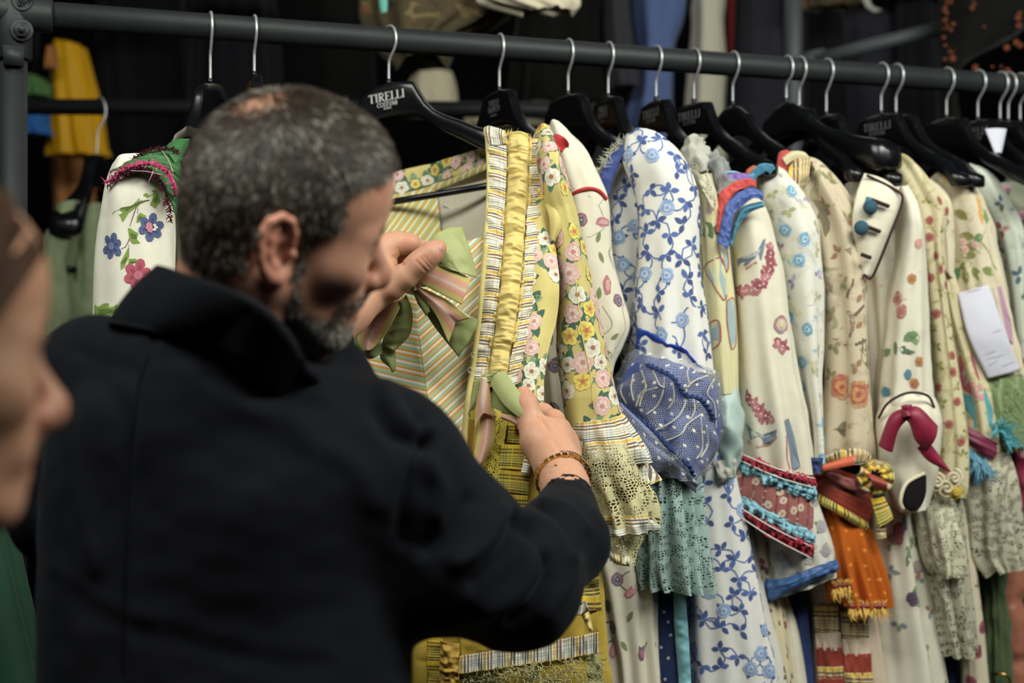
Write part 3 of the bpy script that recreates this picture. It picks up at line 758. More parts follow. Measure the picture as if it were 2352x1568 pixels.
# ------------------------------------------------------------------ organic surfaces: blended solids turned into one skin
class Field:
    def __init__(s, lo, hi, h):
        s.h = h; s.lo = np.asarray(lo, float); n = np.ceil((np.asarray(hi) - s.lo) / h).astype(int) + 1
        s.ax = [s.lo[i] + h * np.arange(n[i]) for i in range(3)]
        s.f = np.full(n, 9.0, np.float32)
    def sl(s, lo, hi):
        r = []
        for i in range(3):
            a = max(0, int((lo[i] - s.lo[i]) / s.h)); b = min(len(s.ax[i]), int((hi[i] - s.lo[i]) / s.h) + 2)
            if b <= a: return None
            r.append(slice(a, b))
        return tuple(r)
    def pts(s, sl):
        return s.ax[0][sl[0]][:, None, None], s.ax[1][sl[1]][None, :, None], s.ax[2][sl[2]][None, None, :]
    def blend(s, sl, d, k, cut=False):
        a = s.f[sl]; d = d.astype(np.float32)
        if cut:
            d = -d; hh = np.clip(.5 - .5 * (d - a) / k, 0, 1) ; s.f[sl] = d * (1 - hh) + a * hh + k * hh * (1 - hh)
        else:
            a = np.minimum(a, 1.0)
            hh = np.clip(.5 + .5 * (d - a) / k, 0, 1); s.f[sl] = d * (1 - hh) + a * hh - k * hh * (1 - hh)
    def cone(s, a, b, ra, rb, k=.01, cut=False):
        a = np.asarray(a, float); b = np.asarray(b, float); r = max(ra, rb) + k + 4 * s.h
        sl = s.sl(np.minimum(a, b) - r, np.maximum(a, b) + r)
        if sl is None: return
        X, Y, Z = s.pts(sl); ab = b - a; L = max(ab.dot(ab), 1e-12)
        t = np.clip(((X - a[0]) * ab[0] + (Y - a[1]) * ab[1] + (Z - a[2]) * ab[2]) / L, 0, 1)
        d = np.sqrt((X - a[0] - t * ab[0]) ** 2 + (Y - a[1] - t * ab[1]) ** 2 + (Z - a[2] - t * ab[2]) ** 2) - (ra + (rb - ra) * t)
        s.blend(sl, d, k, cut)
    def ball(s, c, r, k=.01, cut=False): s.cone(c, np.asarray(c) + 1e-6, r, r, k, cut)
    def ell(s, c, A, r, k=.01, cut=False):
        """A: 3x3 rows = axes in world, r = radii"""
        c = np.asarray(c, float); r = np.asarray(r, float); m = r.max() + k + 4 * s.h
        sl = s.sl(c - m, c + m)
        if sl is None: return
        X, Y, Z = s.pts(sl); q = 0; g = 0
        for i in range(3):
            p = ((X - c[0]) * A[i][0] + (Y - c[1]) * A[i][1] + (Z - c[2]) * A[i][2])
            q = q + (p / r[i]) ** 2; g = g + (p / r[i] ** 2) ** 2
        q = np.sqrt(q); d = q * (q - 1) / np.maximum(np.sqrt(g), 1e-9)
        s.blend(sl, d, k, cut)
    def chain(s, pts, rs, k=.01, cut=False):
        for i in range(len(pts) - 1): s.cone(pts[i], pts[i + 1], rs[i], rs[i + 1], k, cut)
    def mesh(s, smooth=1):
        f = s.f; h = s.h; S = f < 0
        c = np.zeros([n - 1 for n in f.shape], np.int8)
        for dx in (0, 1):
            for dy in (0, 1):
                for dz in (0, 1): c += S[dx:f.shape[0] - 1 + dx, dy:f.shape[1] - 1 + dy, dz:f.shape[2] - 1 + dz]
        act = np.argwhere((c > 0) & (c < 8)); idx = np.full(c.shape, -1, np.int64); idx[tuple(act.T)] = np.arange(len(act))
        acc = np.zeros((len(act), 3)); cnt = np.zeros(len(act))
        cor = [(0, 0, 0), (1, 0, 0), (0, 1, 0), (1, 1, 0), (0, 0, 1), (1, 0, 1), (0, 1, 1), (1, 1, 1)]
        vals = [f[act[:, 0] + a, act[:, 1] + b, act[:, 2] + g].astype(float) for a, b, g in cor]
        for i in range(8):
            for j in range(i + 1, 8):
                dd = np.abs(np.subtract(cor[i], cor[j])).sum()
                if dd != 1: continue
                m = (vals[i] < 0) != (vals[j] < 0); t = np.where(m, vals[i] / np.where(m, vals[i] - vals[j], 1), 0)
                acc += np.where(m[:, None], np.array(cor[i]) + t[:, None] * (np.array(cor[j]) - np.array(cor[i])), 0); cnt += m
        V = s.lo + h * (act + acc / cnt[:, None])
        Q = []
        for ax in range(3):
            o = [(1, 2), (2, 0), (0, 1)][ax]
            A = S.take(range(S.shape[ax] - 1), ax); B = S.take(range(1, S.shape[ax]), ax)
            e = np.argwhere(A != B)
            ok = (e[:, o[0]] > 0) & (e[:, o[1]] > 0) & (e[:, o[0]] < S.shape[o[0]] - 1) & (e[:, o[1]] < S.shape[o[1]] - 1); e = e[ok]
            inn = A[tuple(e.T)]
            def g(da, db):
                q = e.copy(); q[:, o[0]] -= da; q[:, o[1]] -= db; return idx[tuple(q.T)]
            q = np.stack([g(0, 0), g(1, 0), g(1, 1), g(0, 1)], 1); q[~inn] = q[~inn][:, ::-1]; Q.append(q[:, ::-1] if False else q)
        Q = np.vstack(Q)
        for _ in range(smooth):
            n = np.zeros((len(V), 3)); w = np.zeros(len(V))
            for a, b in ((0, 1), (1, 2), (2, 3), (3, 0)):
                np.add.at(n, Q[:, a], V[Q[:, b]]); np.add.at(w, Q[:, a], 1)
                np.add.at(n, Q[:, b], V[Q[:, a]]); np.add.at(w, Q[:, b], 1)
            V = V * .4 + .6 * n / w[:, None]
        return V, Q

def inpoly(x, y, poly):
    p = np.asarray(poly, float); r = np.zeros(x.shape, bool); j = len(p) - 1
    for i in range(len(p)):
        c = ((p[i, 1] > y) != (p[j, 1] > y)) & (x < (p[j, 0] - p[i, 0]) * (y - p[i, 1]) / (p[j, 1] - p[i, 1] + 1e-12) + p[i, 0])
        r ^= c; j = i
    return r
def polydist(x, y, poly):
    """signed distance in the plane, positive inside"""
    p = np.asarray(poly, float); d = np.full(x.shape, 1e9)
    for i in range(len(p)):
        a, b = p[i], p[(i + 1) % len(p)]; ab = b - a
        t = np.clip(((x - a[0]) * ab[0] + (y - a[1]) * ab[1]) / (ab.dot(ab) + 1e-12), 0, 1)
        d = np.minimum(d, np.hypot(x - a[0] - t * ab[0], y - a[1] - t * ab[1]))
    return np.where(inpoly(x, y, p), d, -d)

class Head:
    """human head in local millimetres (forward, right, up) about the point midway between the ear canals"""
    def __init__(s, origin, psi, pitch, roll, sc=1.0):
        a, p, r = (math.radians(q) for q in (psi, pitch, roll))
        Fw = np.array([math.cos(a) * math.cos(p), math.sin(a) * math.cos(p), -math.sin(p)])
        Rt = np.array([math.sin(a), -math.cos(a), 0]); Up = np.cross(Rt, Fw)
        Rr = Rt * math.cos(r) + Up * math.sin(r); Uu = Up * math.cos(r) - Rt * math.sin(r)
        s.A = np.stack([Fw, Rr, Uu]); s.o = np.asarray(origin, float); s.k = sc / 1000
    def w(s, f, r, u): return s.o + s.k * (np.array([f, r, u]) @ s.A)
    def local(s, V): return (np.asarray(V) - s.o) @ s.A.T / s.k
    def sculpt(s, f, ears=(1, -1), jaw=1.0, nose=1.0, tall=0):
        k = s.k; w = s.w
        E = lambda c, r, b=.012, cut=False: f.ell(w(*c), s.A, np.array(r) * k, b, cut)
        E((-4, 0, 46), (98, 77, 84 + tall)); E((-48, 0, 28), (52, 66, 62), .03); E((38, 0, 58), (57, 64, 60 + tall * .6), .03)
        E((38, 0, -20), (56, 59, 66), .03)
        for q in (1, -1):
            f.cone(w(2, 52 * q, -42), w(66, 22 * q, -84), .019 * jaw, .017, .022); E((52, 45 * q, -14), (32, 22, 20), .025)
            f.cone(w(86, 8 * q, 30), w(76, 40 * q, 31), .0105, .010, .014); f.cone(w(66, 50 * q, 24), w(60, 53 * q, -4), .011, .011, .014)
            E((92, 30 * q, 6), (15, 17, 11), .012, True)
            f.ball(w(74, 31 * q, 8), .0125, .003); f.cone(w(83, 22 * q, 15), w(81, 42 * q, 13), .005, .005, .006); f.cone(w(82, 22 * q, 1), w(79, 41 * q, 2), .0045, .0045, .006)
            f.ball(w(104, 11 * q, -27), .0092, .006); E((72, 24 * q, -50), (25, 18, 20), .016)
        f.cone(w(90, 0, 16), w(113 * nose, 0, -14), .0085, .0105, .010); f.ball(w(115 * nose, 0, -22), .0122, .008); f.cone(w(113, 0, -28), w(97, 0, -36), .007, .008, .008)
        f.cone(w(92, 0, -44), w(92, 0, -52), .013, .012, .014)
        f.chain([w(82, 25, -58), w(96, 8, -55), w(98, 0, -56), w(96, -8, -55), w(82, -25, -58)], [.004, .0068, .0062, .0068, .004], .005)
        f.chain([w(82, 24, -61), w(94, 9, -66), w(95, 0, -66.5), w(94, -9, -66), w(82, -24, -61)], [.004, .0072, .0078, .0072, .004], .005)
        f.cone(w(104, 20, -60.5), w(104, -20, -60.5), .0022, .0022, .004, True)
        f.cone(w(80, 12, -88), w(80, -12, -88), .0165, .0165, .018); f.ball(w(88, 0, -86), .012, .012)
        for q in ears: s.ear(f, q)
    def ear(s, f, q):
        k = s.k
        def e(p, u, o):     # p forward, u up, o outward; pinna tilts back and flares
            t = math.radians(14); p = p * 1.2; pp, uu = p * math.cos(t) + u * math.sin(t) * -1, u * math.cos(t) + p * math.sin(t)
            fl = math.radians(28); return s.w(-14 + pp * math.cos(fl) - o * math.sin(fl) * 0 , q * (78 + o + max(0, 12 - pp) * math.sin(fl) * .8), 2 + uu)
        A = np.stack([s.A[0] * .9 - s.A[1] * .43 * q, s.A[1] * .9 * q + s.A[0] * .43, s.A[2]])
        f.ell(e(-2, 2, -1), A, np.array([20, 5.5, 28]) * k, .004)
        hx = [(12, 4), (13, 16), (9, 28), (0, 34), (-11, 31), (-18, 21), (-20, 8), (-18, -6), (-14, -17)]
        f.chain([e(p, u, 5) for p, u in hx], [.0036, .0042, .0046, .0048, .0048, .0046, .0044, .0042, .004], .003)
        f.chain([e(-14, -17, 5), e(-8, -26, 4), e(-2, -29, 3), e(5, -25, 1)], [.0045, .0075, .0085, .006], .005)
        f.ell(e(3, -5, 8), A, np.array([10.5, 8, 13]) * k, .004, True); f.ell(e(-1, 20, 9), A, np.array([9, 5, 9]) * k, .004, True)
        f.chain([e(-3, 24, 4), e(-9, 12, 5), e(-11, 0, 5), e(-7, -12, 5)], [.0028, .0036, .0038, .0036], .004)
        f.ball(e(12, -6, 5), .0052, .005); f.ball(e(-3, -16, 5), .0045, .004)

def mixc(a, b, t): return a * (1 - t[:, None]) + np.asarray(b)[None] * t[:, None]
def sstep(x, a, b):
    t = np.clip((x - a) / (b - a), 0, 1); return t * t * (3 - 2 * t)

HAIR = [(88, 104), (72, 94), (54, 86), (40, 74), (37, 56), (43, 42), (36, 30), (22, 24), (18, 4), (19, -24), (9, -24), (7, 8), (2, 36), (-14, 42), (-32, 32), (-38, 8), (-40, -26), (-56, -46), (-80, -50), (-110, -40), (-140, 60), (-100, 150), (0, 170), (80, 150)]
BEARD = [(22, 2), (22, -30), (36, -62), (60, -64), (72, -40), (92, -34), (112, -40), (112, -54), (80, -58), (84, -68), (112, -72), (110, -110), (60, -112), (20, -80), (6, -50), (8, -10)]
def paint_head(L, hair=True, tone=H('be8c74')):
    Fx, Rx, U = L[:, 0], L[:, 1], L[:, 2]
    c = np.repeat(np.array([tone]), len(L), 0)
    c = mixc(c, H('a0604c'), .5 * np.exp(-((Fx - 112) / 16) ** 2 - ((U + 22) / 16) ** 2))
    c = mixc(c, H('b06a58'), .45 * sstep(np.abs(Rx), 74, 84))
    c = mixc(c, H('a85c50'), .75 * np.exp(-((Fx - 94) / 14) ** 2 - ((U + 61) / 8) ** 2 - (Rx / 26) ** 2))
    c = mixc(c, H('c08a6c'), .5 * np.exp(-((Fx - 60) / 40) ** 2 - ((U - 75) / 25) ** 2))
    brow = np.exp(-((U - 33 - np.abs(Rx) * .05) / 4.5) ** 2) * (Fx > 60) * (np.abs(Rx) > 9) * (np.abs(Rx) < 47)
    c = mixc(c, H('2c241e'), .85 * brow)
    n = vnoise(Fx / 6, Rx / 6, U / 6, 3)
    if hair:
        b = sstep(polydist(Fx + n * 2, U + n * 2, BEARD), -9, 9) * (np.abs(Rx) < 74)
        g = vnoise(Fx / 2.2, Rx / 2.2, U / 2.2, 8)
        c = mixc(c, H('55463c'), b * (.62 + .22 * g)); c = mixc(c, H('8d8880'), b * .35 * (g > .3) * (U < -60))
        m = hairmask(L); c = mixc(c, H('3a322c'), np.clip(m * .8, 0, 1))
    return np.clip(c, 0, 1)
def hairmask(L):
    Fx, Rx, U = L[:, 0], L[:, 1], L[:, 2]
    n = vnoise(Fx / 9, Rx / 9, U / 9, 5) * 4
    m = sstep(polydist(Fx + n, U + n * .7, HAIR), -3, 6)
    m = m * (1 - sstep(np.abs(Rx), 76, 80) * (U < 40) * (Fx > -40))
    top = np.clip(U - 60, 0, 60) / 60
    m = m * (1 - .93 * np.exp(-((Fx + 60) / 31) ** 2 - ((Rx - 14) / 28) ** 2) * (U > 60))
    return np.clip(m, 0, 1)

def hairs(head, V, Q, parent, n, dens, length, seed=2, lift=.32, rgb=None, w=.0009):
    """short hair as tapering three-sided blades combed from the whorl"""
    rs = np.random.RandomState(seed)
    q = V[Q]; c = q.mean(1); L = head.local(c); m = dens(L)
    ar = np.linalg.norm(np.cross(q[:, 1] - q[:, 0], q[:, 2] - q[:, 0]), axis=1)
    nr = np.cross(q[:, 2] - q[:, 0], q[:, 3] - q[:, 1]); nr /= np.linalg.norm(nr, axis=1)[:, None] + 1e-12
    ctr = head.w(0, 0, 40); sg = np.sign((nr * (c - ctr)).sum(1)); nr *= sg[:, None]
    p = ar * m; p /= p.sum(); f = rs.choice(len(c), n, p=p)
    a, b = rs.rand(n, 1), rs.rand(n, 1)
    root = q[f, 0] * (1 - a) * (1 - b) + q[f, 1] * a * (1 - b) + q[f, 2] * a * b + q[f, 3] * (1 - a) * b
    N = nr[f]; Lr = head.local(root)
    # direction: away from the whorl, turning down on the sides
    d = np.stack([Lr[:, 0] + 45, Lr[:, 1] * .9, np.minimum(Lr[:, 2] - 128, -10) * .9], 1)
    d[:, 0] = np.where((Lr[:, 2] < 80) & (np.abs(Lr[:, 1]) > 40), -12 + .25 * d[:, 0], d[:, 0])
    D = (d / (np.linalg.norm(d, axis=1)[:, None] + 1e-9)) @ head.A
    D += rs.randn(n, 3) * .24 + .35 * np.stack([vnoise(Lr[:, 0] / 14, Lr[:, 1] / 14, Lr[:, 2] / 14, q) for q in (1, 2, 3)], 1); D -= N * (D * N).sum(1)[:, None]; D /= np.linalg.norm(D, axis=1)[:, None] + 1e-9
    ln = length(Lr) * (.65 + .7 * rs.rand(n))
    mid = root + (D * (1 - lift) + N * lift * 1.35) * ln[:, None] * .5
    tip = root + (D * (1 - lift * .6) + N * lift) * ln[:, None]
    side = np.cross(D, N); ww = w * (.7 + .6 * rs.rand(n))[:, None]
    vs = np.stack([root - side * ww - N * .001, root + side * ww - N * .001, mid - side * ww * .8, mid + side * ww * .8, tip], 1)
    base_ = np.arange(n)[:, None] * 5
    fa = np.concatenate([base_ + [0, 1, 3, 2]], 0).tolist() + (base_ + [2, 3, 4]).tolist()
    col = rgb(Lr, rs)
    return mesh('hair', vs.reshape(-1, 3), fa, M['hair'], parent, False, None, np.repeat(col, 5, 0))

def near_seg(V, a, b):
    a, b = np.asarray(a), np.asarray(b); ab = b - a; t = np.clip(((V - a) @ ab) / (ab @ ab), 0, 1)
    return np.linalg.norm(V - a - t[:, None] * ab, axis=1)

def proj(V):
    d = V[:, 1]; return CX + F * V[:, 0] / d, CY - F * (V[:, 2] - ZC) / d

# ------------------------------------------------------------------ the man in the black coat
man = thing('person', 'man with short greying hair in a black coat, holding the yellow robe', 'person', (-.27, 1.45, 0))
HM = Head(P(640, 577, 1.37) + 0, 22, 12, -20, 1.0)
HM.o = P(640, 577, 1.37) - (HM.w(-14, 84, 0) - HM.o)
f = Field(HM.o - np.array([.17, .19, .25]), HM.o + np.array([.19, .17, .19]), .0021)
HM.sculpt(f, tall=13)
NB = P(485, 800, 1.535)
f.cone(HM.w(-34, 0, -20), NB, .056, .058, .03); f.cone(HM.w(-20, 30, -40), NB, .03, .045, .04); f.cone(HM.w(40, 0, -82), NB + np.array([.07, .02, -.06]), .035, .045, .03)
f.cone(HM.w(-14, 44, -46), HM.w(-6, 52, -78), .020, .018, .02)
hv, hq = f.mesh(2)
hc = paint_head(HM.local(hv))
# hands: chains of joints given at the place where each joint stands
def hand(joints, palm, box_, h=.0016):
    lo = np.min([p for c in joints for p, _ in c[0]] , axis=0) - .05; hi = np.max([p for c in joints for p, _ in c[0]], axis=0) + .05
    f = Field(lo, hi, h)
    for c, k in joints:
        f.chain([p for p, _ in c], [r for _, r in c], k)
    for (c, A, r, k) in palm: f.ell(c, A, r, k)
    return f
J = lambda *a: [(P(x, y, d), r) for x, y, d, r in a]
fl = hand([
    (J((735, 775, 1.93, .036), (800, 710, 1.96, .031), (848, 668, 1.985, .027), (868, 640, 1.995, .030)), .02),
    (J((858, 672, 1.985, .020), (898, 655, 1.975, .0195), (930, 634, 1.968, .0165), (958, 608, 1.963, .0150), (974, 596, 1.962, .0148), (992, 580, 1.962, .0142), (1007, 569, 1.965, .0115)), .010),
    (J((862, 640, 2.0, .022), (884, 566, 2.0, .0165), (912, 558, 2.005, .0155), (940, 560, 2.015, .0140), (966, 574, 2.03, .0125), (986, 592, 2.035, .010)), .008),
    (J((858, 640, 2.015, .022), (874, 590, 2.028, .0165), (935, 592, 2.043, .0145), (965, 608, 2.046, .0125), (984, 622, 2.044, .0105)), .006),
    (J((852, 650, 2.03, .02), (868, 615, 2.05, .0155), (925, 618, 2.066, .0135), (955, 632, 2.066, .012), (972, 644, 2.062, .010)), .006),
    (J((848, 658, 2.04, .018), (862, 640, 2.068, .0135), (905, 645, 2.082, .012), (935, 655, 2.08, .0105), (950, 664, 2.076, .009)), .006),
], [], None)
fl.ell(P(872, 606, 2.0), np.eye(3), np.array([.021, .026, .034]), .016)
lv, lq = fl.mesh(1)
fr_ = hand([
    (J((1312, 1180, 1.86, .034), (1298, 1118, 1.915, .029), (1282, 1068, 1.955, .030), (1262, 1030, 1.98, .031)), .02),
    (J((1262, 1045, 1.975, .022), (1232, 1010, 1.985, .0205), (1220, 972, 2.0, .0165), (1211, 940, 2.005, .0145), (1206, 922, 2.008, .0135), (1201, 904, 2.012, .0105)), .012),
    (J((1278, 1040, 1.985, .022), (1281, 992, 2.012, .0175), (1272, 966, 2.04, .0145), (1248, 948, 2.068, .0125), (1225, 940, 2.072, .0105)), .010),
    (J((1292, 1045, 1.99, .022), (1296, 1008, 2.02, .0165), (1286, 985, 2.058, .0145), (1258, 968, 2.082, .0125), (1234, 962, 2.085, .0105)), .008),
    (J((1300, 1055, 1.985, .020), (1305, 1025, 2.025, .0155), (1294, 1004, 2.066, .0135), (1266, 988, 2.09, .012), (1244, 982, 2.092, .010)), .008),
    (J((1305, 1065, 1.985, .018), (1310, 1042, 2.025, .0135), (1298, 1022, 2.066, .012), (1272, 1010, 2.09, .0105), (1252, 1004, 2.09, .009)), .008),
], [], None)
fr_.ell(P(1264, 1020, 1.99), np.eye(3), np.array([.030, .024, .036]), .018)
rv, rq = fr_.mesh(1)
# creases at the knuckles and the fold of the thumb web
def crease(V, Q, segs):
    n = np.zeros_like(V); q = V[Q]; fn = np.cross(q[:, 2] - q[:, 0], q[:, 3] - q[:, 1])
    for i in range(4): np.add.at(n, Q[:, i], fn)
    n /= np.linalg.norm(n, axis=1)[:, None] + 1e-12
    D = np.zeros(len(V)); x, y = proj(V); p2 = np.stack([x, y], 1)
    for (a, b, w, dp) in segs: D += dp * np.exp(-(near_seg(p2, np.array(a, float), np.array(b, float)) / w) ** 2) * (n[:, 1] < .2)
    s = -1 if (n[:, 1] * (V[:, 1] - V[:, 1].mean())).mean() < 0 else 1
    return V + n * s * D[:, None]
lv = crease(lv, lq, [((957, 600), (978, 622), 3, -.0009), ((966, 592), (986, 614), 2.5, -.0009), ((973, 588), (991, 608), 2.5, -.0006), ((926, 606), (905, 590), 4, -.0016), ((924, 600), (914, 570), 3, -.0008), ((905, 612), (925, 606), 3, -.001), ((912, 585), (922, 604), 3, -.0007)])
rv = crease(rv, rq, [((1258, 985), (1238, 955), 5, -.0022), ((1270, 1010), (1300, 1050), 6, -.0012), ((1245, 1060), (1310, 1035), 4, -.0006), ((1250, 1075), (1318, 1060), 4, -.0007), ((1262, 1088), (1325, 1074), 4, -.0007)])
tone = np.array([H('c9977c')])
lc = np.repeat(tone, len(lv), 0); rc_ = np.repeat(tone, len(rv), 0)
for (V, c, pts) in ((lv, lc, [(884, 566, 2.0), (940, 560, 2.0), (975, 597, 1.95), (1008, 570, 1.96)]), (rv, rc_, [(1204, 915, 2.0), (1275, 970, 2.02), (1290, 1000, 2.0)])):
    for q in pts: c[:] = mixc(c, H('b8735f'), .5 * np.exp(-(np.linalg.norm(V - P(*q), axis=1) / .014) ** 2))
bv = np.vstack([hv, lv, rv]); bq = np.vstack([hq, lq + len(hv), rq + len(hv) + len(lv)]); bc = np.vstack([hc, lc, rc_])
fb = bq.tolist(); bv = bv.tolist(); bc = bc.tolist()
def link(i0, i1, mid, r):
    # arm under the coat, tapering on to the surfaces it joins
    path = spline(np.array([bv[i0]] + [list(q) for q in mid] + [bv[i1]]), 8)[1:-1]; V, Fc = tube(path, r, 10); k = len(bv)
    bv.extend(V.tolist()); bc.extend([list(tone[0])] * len(V)); fb.extend([[i + k for i in q] for q in Fc[:-2]])
    fb.extend([[i0, k + (j + 1) % 10, k + j] for j in range(10)]); fb.extend([[i1, k + len(V) - 10 + j, k + len(V) - 10 + (j + 1) % 10] for j in range(10)])
near = lambda V, p: int(np.argmin(np.linalg.norm(V - p, axis=1)))
link(near(hv, NB + [-.02, .02, -.06]), len(hv) + near(lv, P(735, 775, 1.93)), [P(225, 870, 1.62), P(165, 1150, 1.64), P(330, 1180, 1.76), P(560, 980, 1.85)], .032)
link(near(hv, NB + [.02, .02, -.06]), len(hv) + len(lv) + near(rv, P(1312, 1180, 1.86)), [P(880, 1040, 1.55), P(1010, 1255, 1.57), P(1185, 1342, 1.64), P(1285, 1245, 1.75)], .032)
body = mesh('body', bv, fb, M['skin'], man, True, None, bc)
def nail(pt, ax, nr, L, w, name='thumbnail'):
    ax = np.asarray(ax, float); ax /= np.linalg.norm(ax); nr = np.asarray(nr, float); nr -= ax * nr.dot(ax); nr /= np.linalg.norm(nr); sd = np.cross(ax, nr)
    v = []; f = []
    for i in range(7):
        for j in range(7):
            a, b = (i / 6 - .5), (j / 6 - .5); e = 1 - max(0, abs(a) - .3) * 1.2
            v.append(pt + ax * a * L + sd * b * w * e + nr * (-(b * w) ** 2 * 55 - max(0, abs(a) - .38) * .004))
    f = [[i * 7 + j, i * 7 + j + 1, i * 7 + j + 8, i * 7 + j + 7] for i in range(6) for j in range(6)]
    return v, f
n1 = nail(P(1000, 573, 1.950), P(1010, 566, 1.965) - P(985, 586, 1.965), np.array([.25, -1, .25]), .0165, .016)
n2 = nail(P(1200, 908, 1.9985), P(1200, 900, 2.01) - P(1207, 925, 2.005), np.array([-.15, -1, .1]), .015, .0135)
mesh('thumbnail', *n1, M['nail'], man, solid=.0006); mesh('thumbnail', *n2, M['nail'], man, solid=.0006)

# hair
def man_rgb(Lr, rs):
    g = rs.rand(len(Lr)); t = vnoise(Lr[:, 0] / 18, Lr[:, 1] / 18, Lr[:, 2] / 18, 4)
    grey = sstep(-Lr[:, 2] + 90, 0, 90) * .14 + .08 + .20 * t
    a, b, c = np.array(H('1c1611')), np.array(H('463a2f')), np.array(H('aaa498'))
    col = a[None] * (1 - g[:, None]) + b[None] * g[:, None]
    k = (rs.rand(len(Lr)) < grey).astype(float) * (.4 + .6 * rs.rand(len(Lr)))
    return col * (1 - k[:, None]) + c[None] * k[:, None]
def man_len(L): return .0115 + .006 * sstep(L[:, 2], 20, 110) - .006 * sstep(-L[:, 2], 0, 60) - .004 * ((L[:, 0] > 0) & (L[:, 2] < 20))
hairs(HM, hv, hq, man, 30000, lambda L: hairmask(L) ** 1.1 * (L[:, 2] > -62), man_len, rgb=man_rgb)
bd = hairs(HM, hv, hq, man, 5000, lambda L: sstep(polydist(L[:, 0], L[:, 2], BEARD), 0, 14) * (np.abs(L[:, 1]) < 72) * (L[:, 2] > -112), lambda L: .0035 + 0 * L[:, 0], seed=6, lift=.5, rgb=lambda L, rs: np.where((rs.rand(len(L)) < .16 + .3 * sstep(-L[:, 2], 50, 95))[:, None], np.array([H('b8b4aa')]), np.array([H('2c241f')])), w=.0004)
bd.name = 'beard_stubble'

# coat
SL, SR = P(225, 888, 1.60), P(880, 1075, 1.53)
f = Field((-.78, 1.16, ZC - .96), (.26, 2.06, ZC + .12), .0064)
def torso(rows, k=.03):
    r = np.array([np.concatenate([P(x, y, d), [a, b]]) for x, y, d, a, b in rows]); r = r[np.argsort(r[:, 2])]
    sl = f.sl((-.78, 1.16, r[0, 2]), (.26, 2.06, r[-1, 2])); X, Y, Z = f.pts(sl)
    z = Z.ravel(); cx, cy, a, b = (np.interp(z, r[:, 2], r[:, i])[None, None, :] for i in (0, 1, 3, 4))
    q = (np.abs((X - cx) / a) ** 2.3 + np.abs((Y - cy) / b) ** 2.3) ** (1 / 2.3)
    d = (q - 1) * np.minimum(a, b) + 0 * Z
    d = np.maximum(d, np.maximum(r[0, 2] + .01 - Z, Z - r[-1, 2] + .01) + 0 * d)
    f.blend(sl, d, k)
torso([(500, 850, 1.53, .08, .085), (500, 900, 1.54, .144, .112), (505, 960, 1.55, .176, .128), (512, 1100, 1.555, .193, .138), (516, 1300, 1.555, .197, .143), (522, 1568, 1.555, .202, .148), (524, 2300, 1.555, .213, .16)])
f.chain([P(470, 840, 1.53), P(350, 862, 1.55), SL], [.06, .060, .068], .04)
f.chain([P(540, 890, 1.52), P(700, 1000, 1.51), SR], [.062, .062, .079], .05)
f.cone(P(490, 975, 1.52), P(600, 1120, 1.53), .10, .126, .06)
f.cone(P(430, 858, 1.50), P(570, 925, 1.49), .060, .064, .04)
f.chain([SL, P(165, 1150, 1.64), P(330, 1180, 1.76), P(560, 980, 1.85), P(742, 792, 1.925)], [.077, .070, .062, .05, .044], .03)
f.chain([SR, P(1010, 1255, 1.57), P(1185, 1342, 1.64), P(1285, 1245, 1.75), P(1306, 1150, 1.855)], [.083, .088, .070, .0535, .0375], .035)
f.cone(P(640, 860, 1.56), P(760, 860, 1.58), .06, .045, .04)
f.cone(P(1302, 1106, 1.93), P(1304, 1150, 1.85), .030, .031, .006, True)
cv, cq = f.mesh(3)
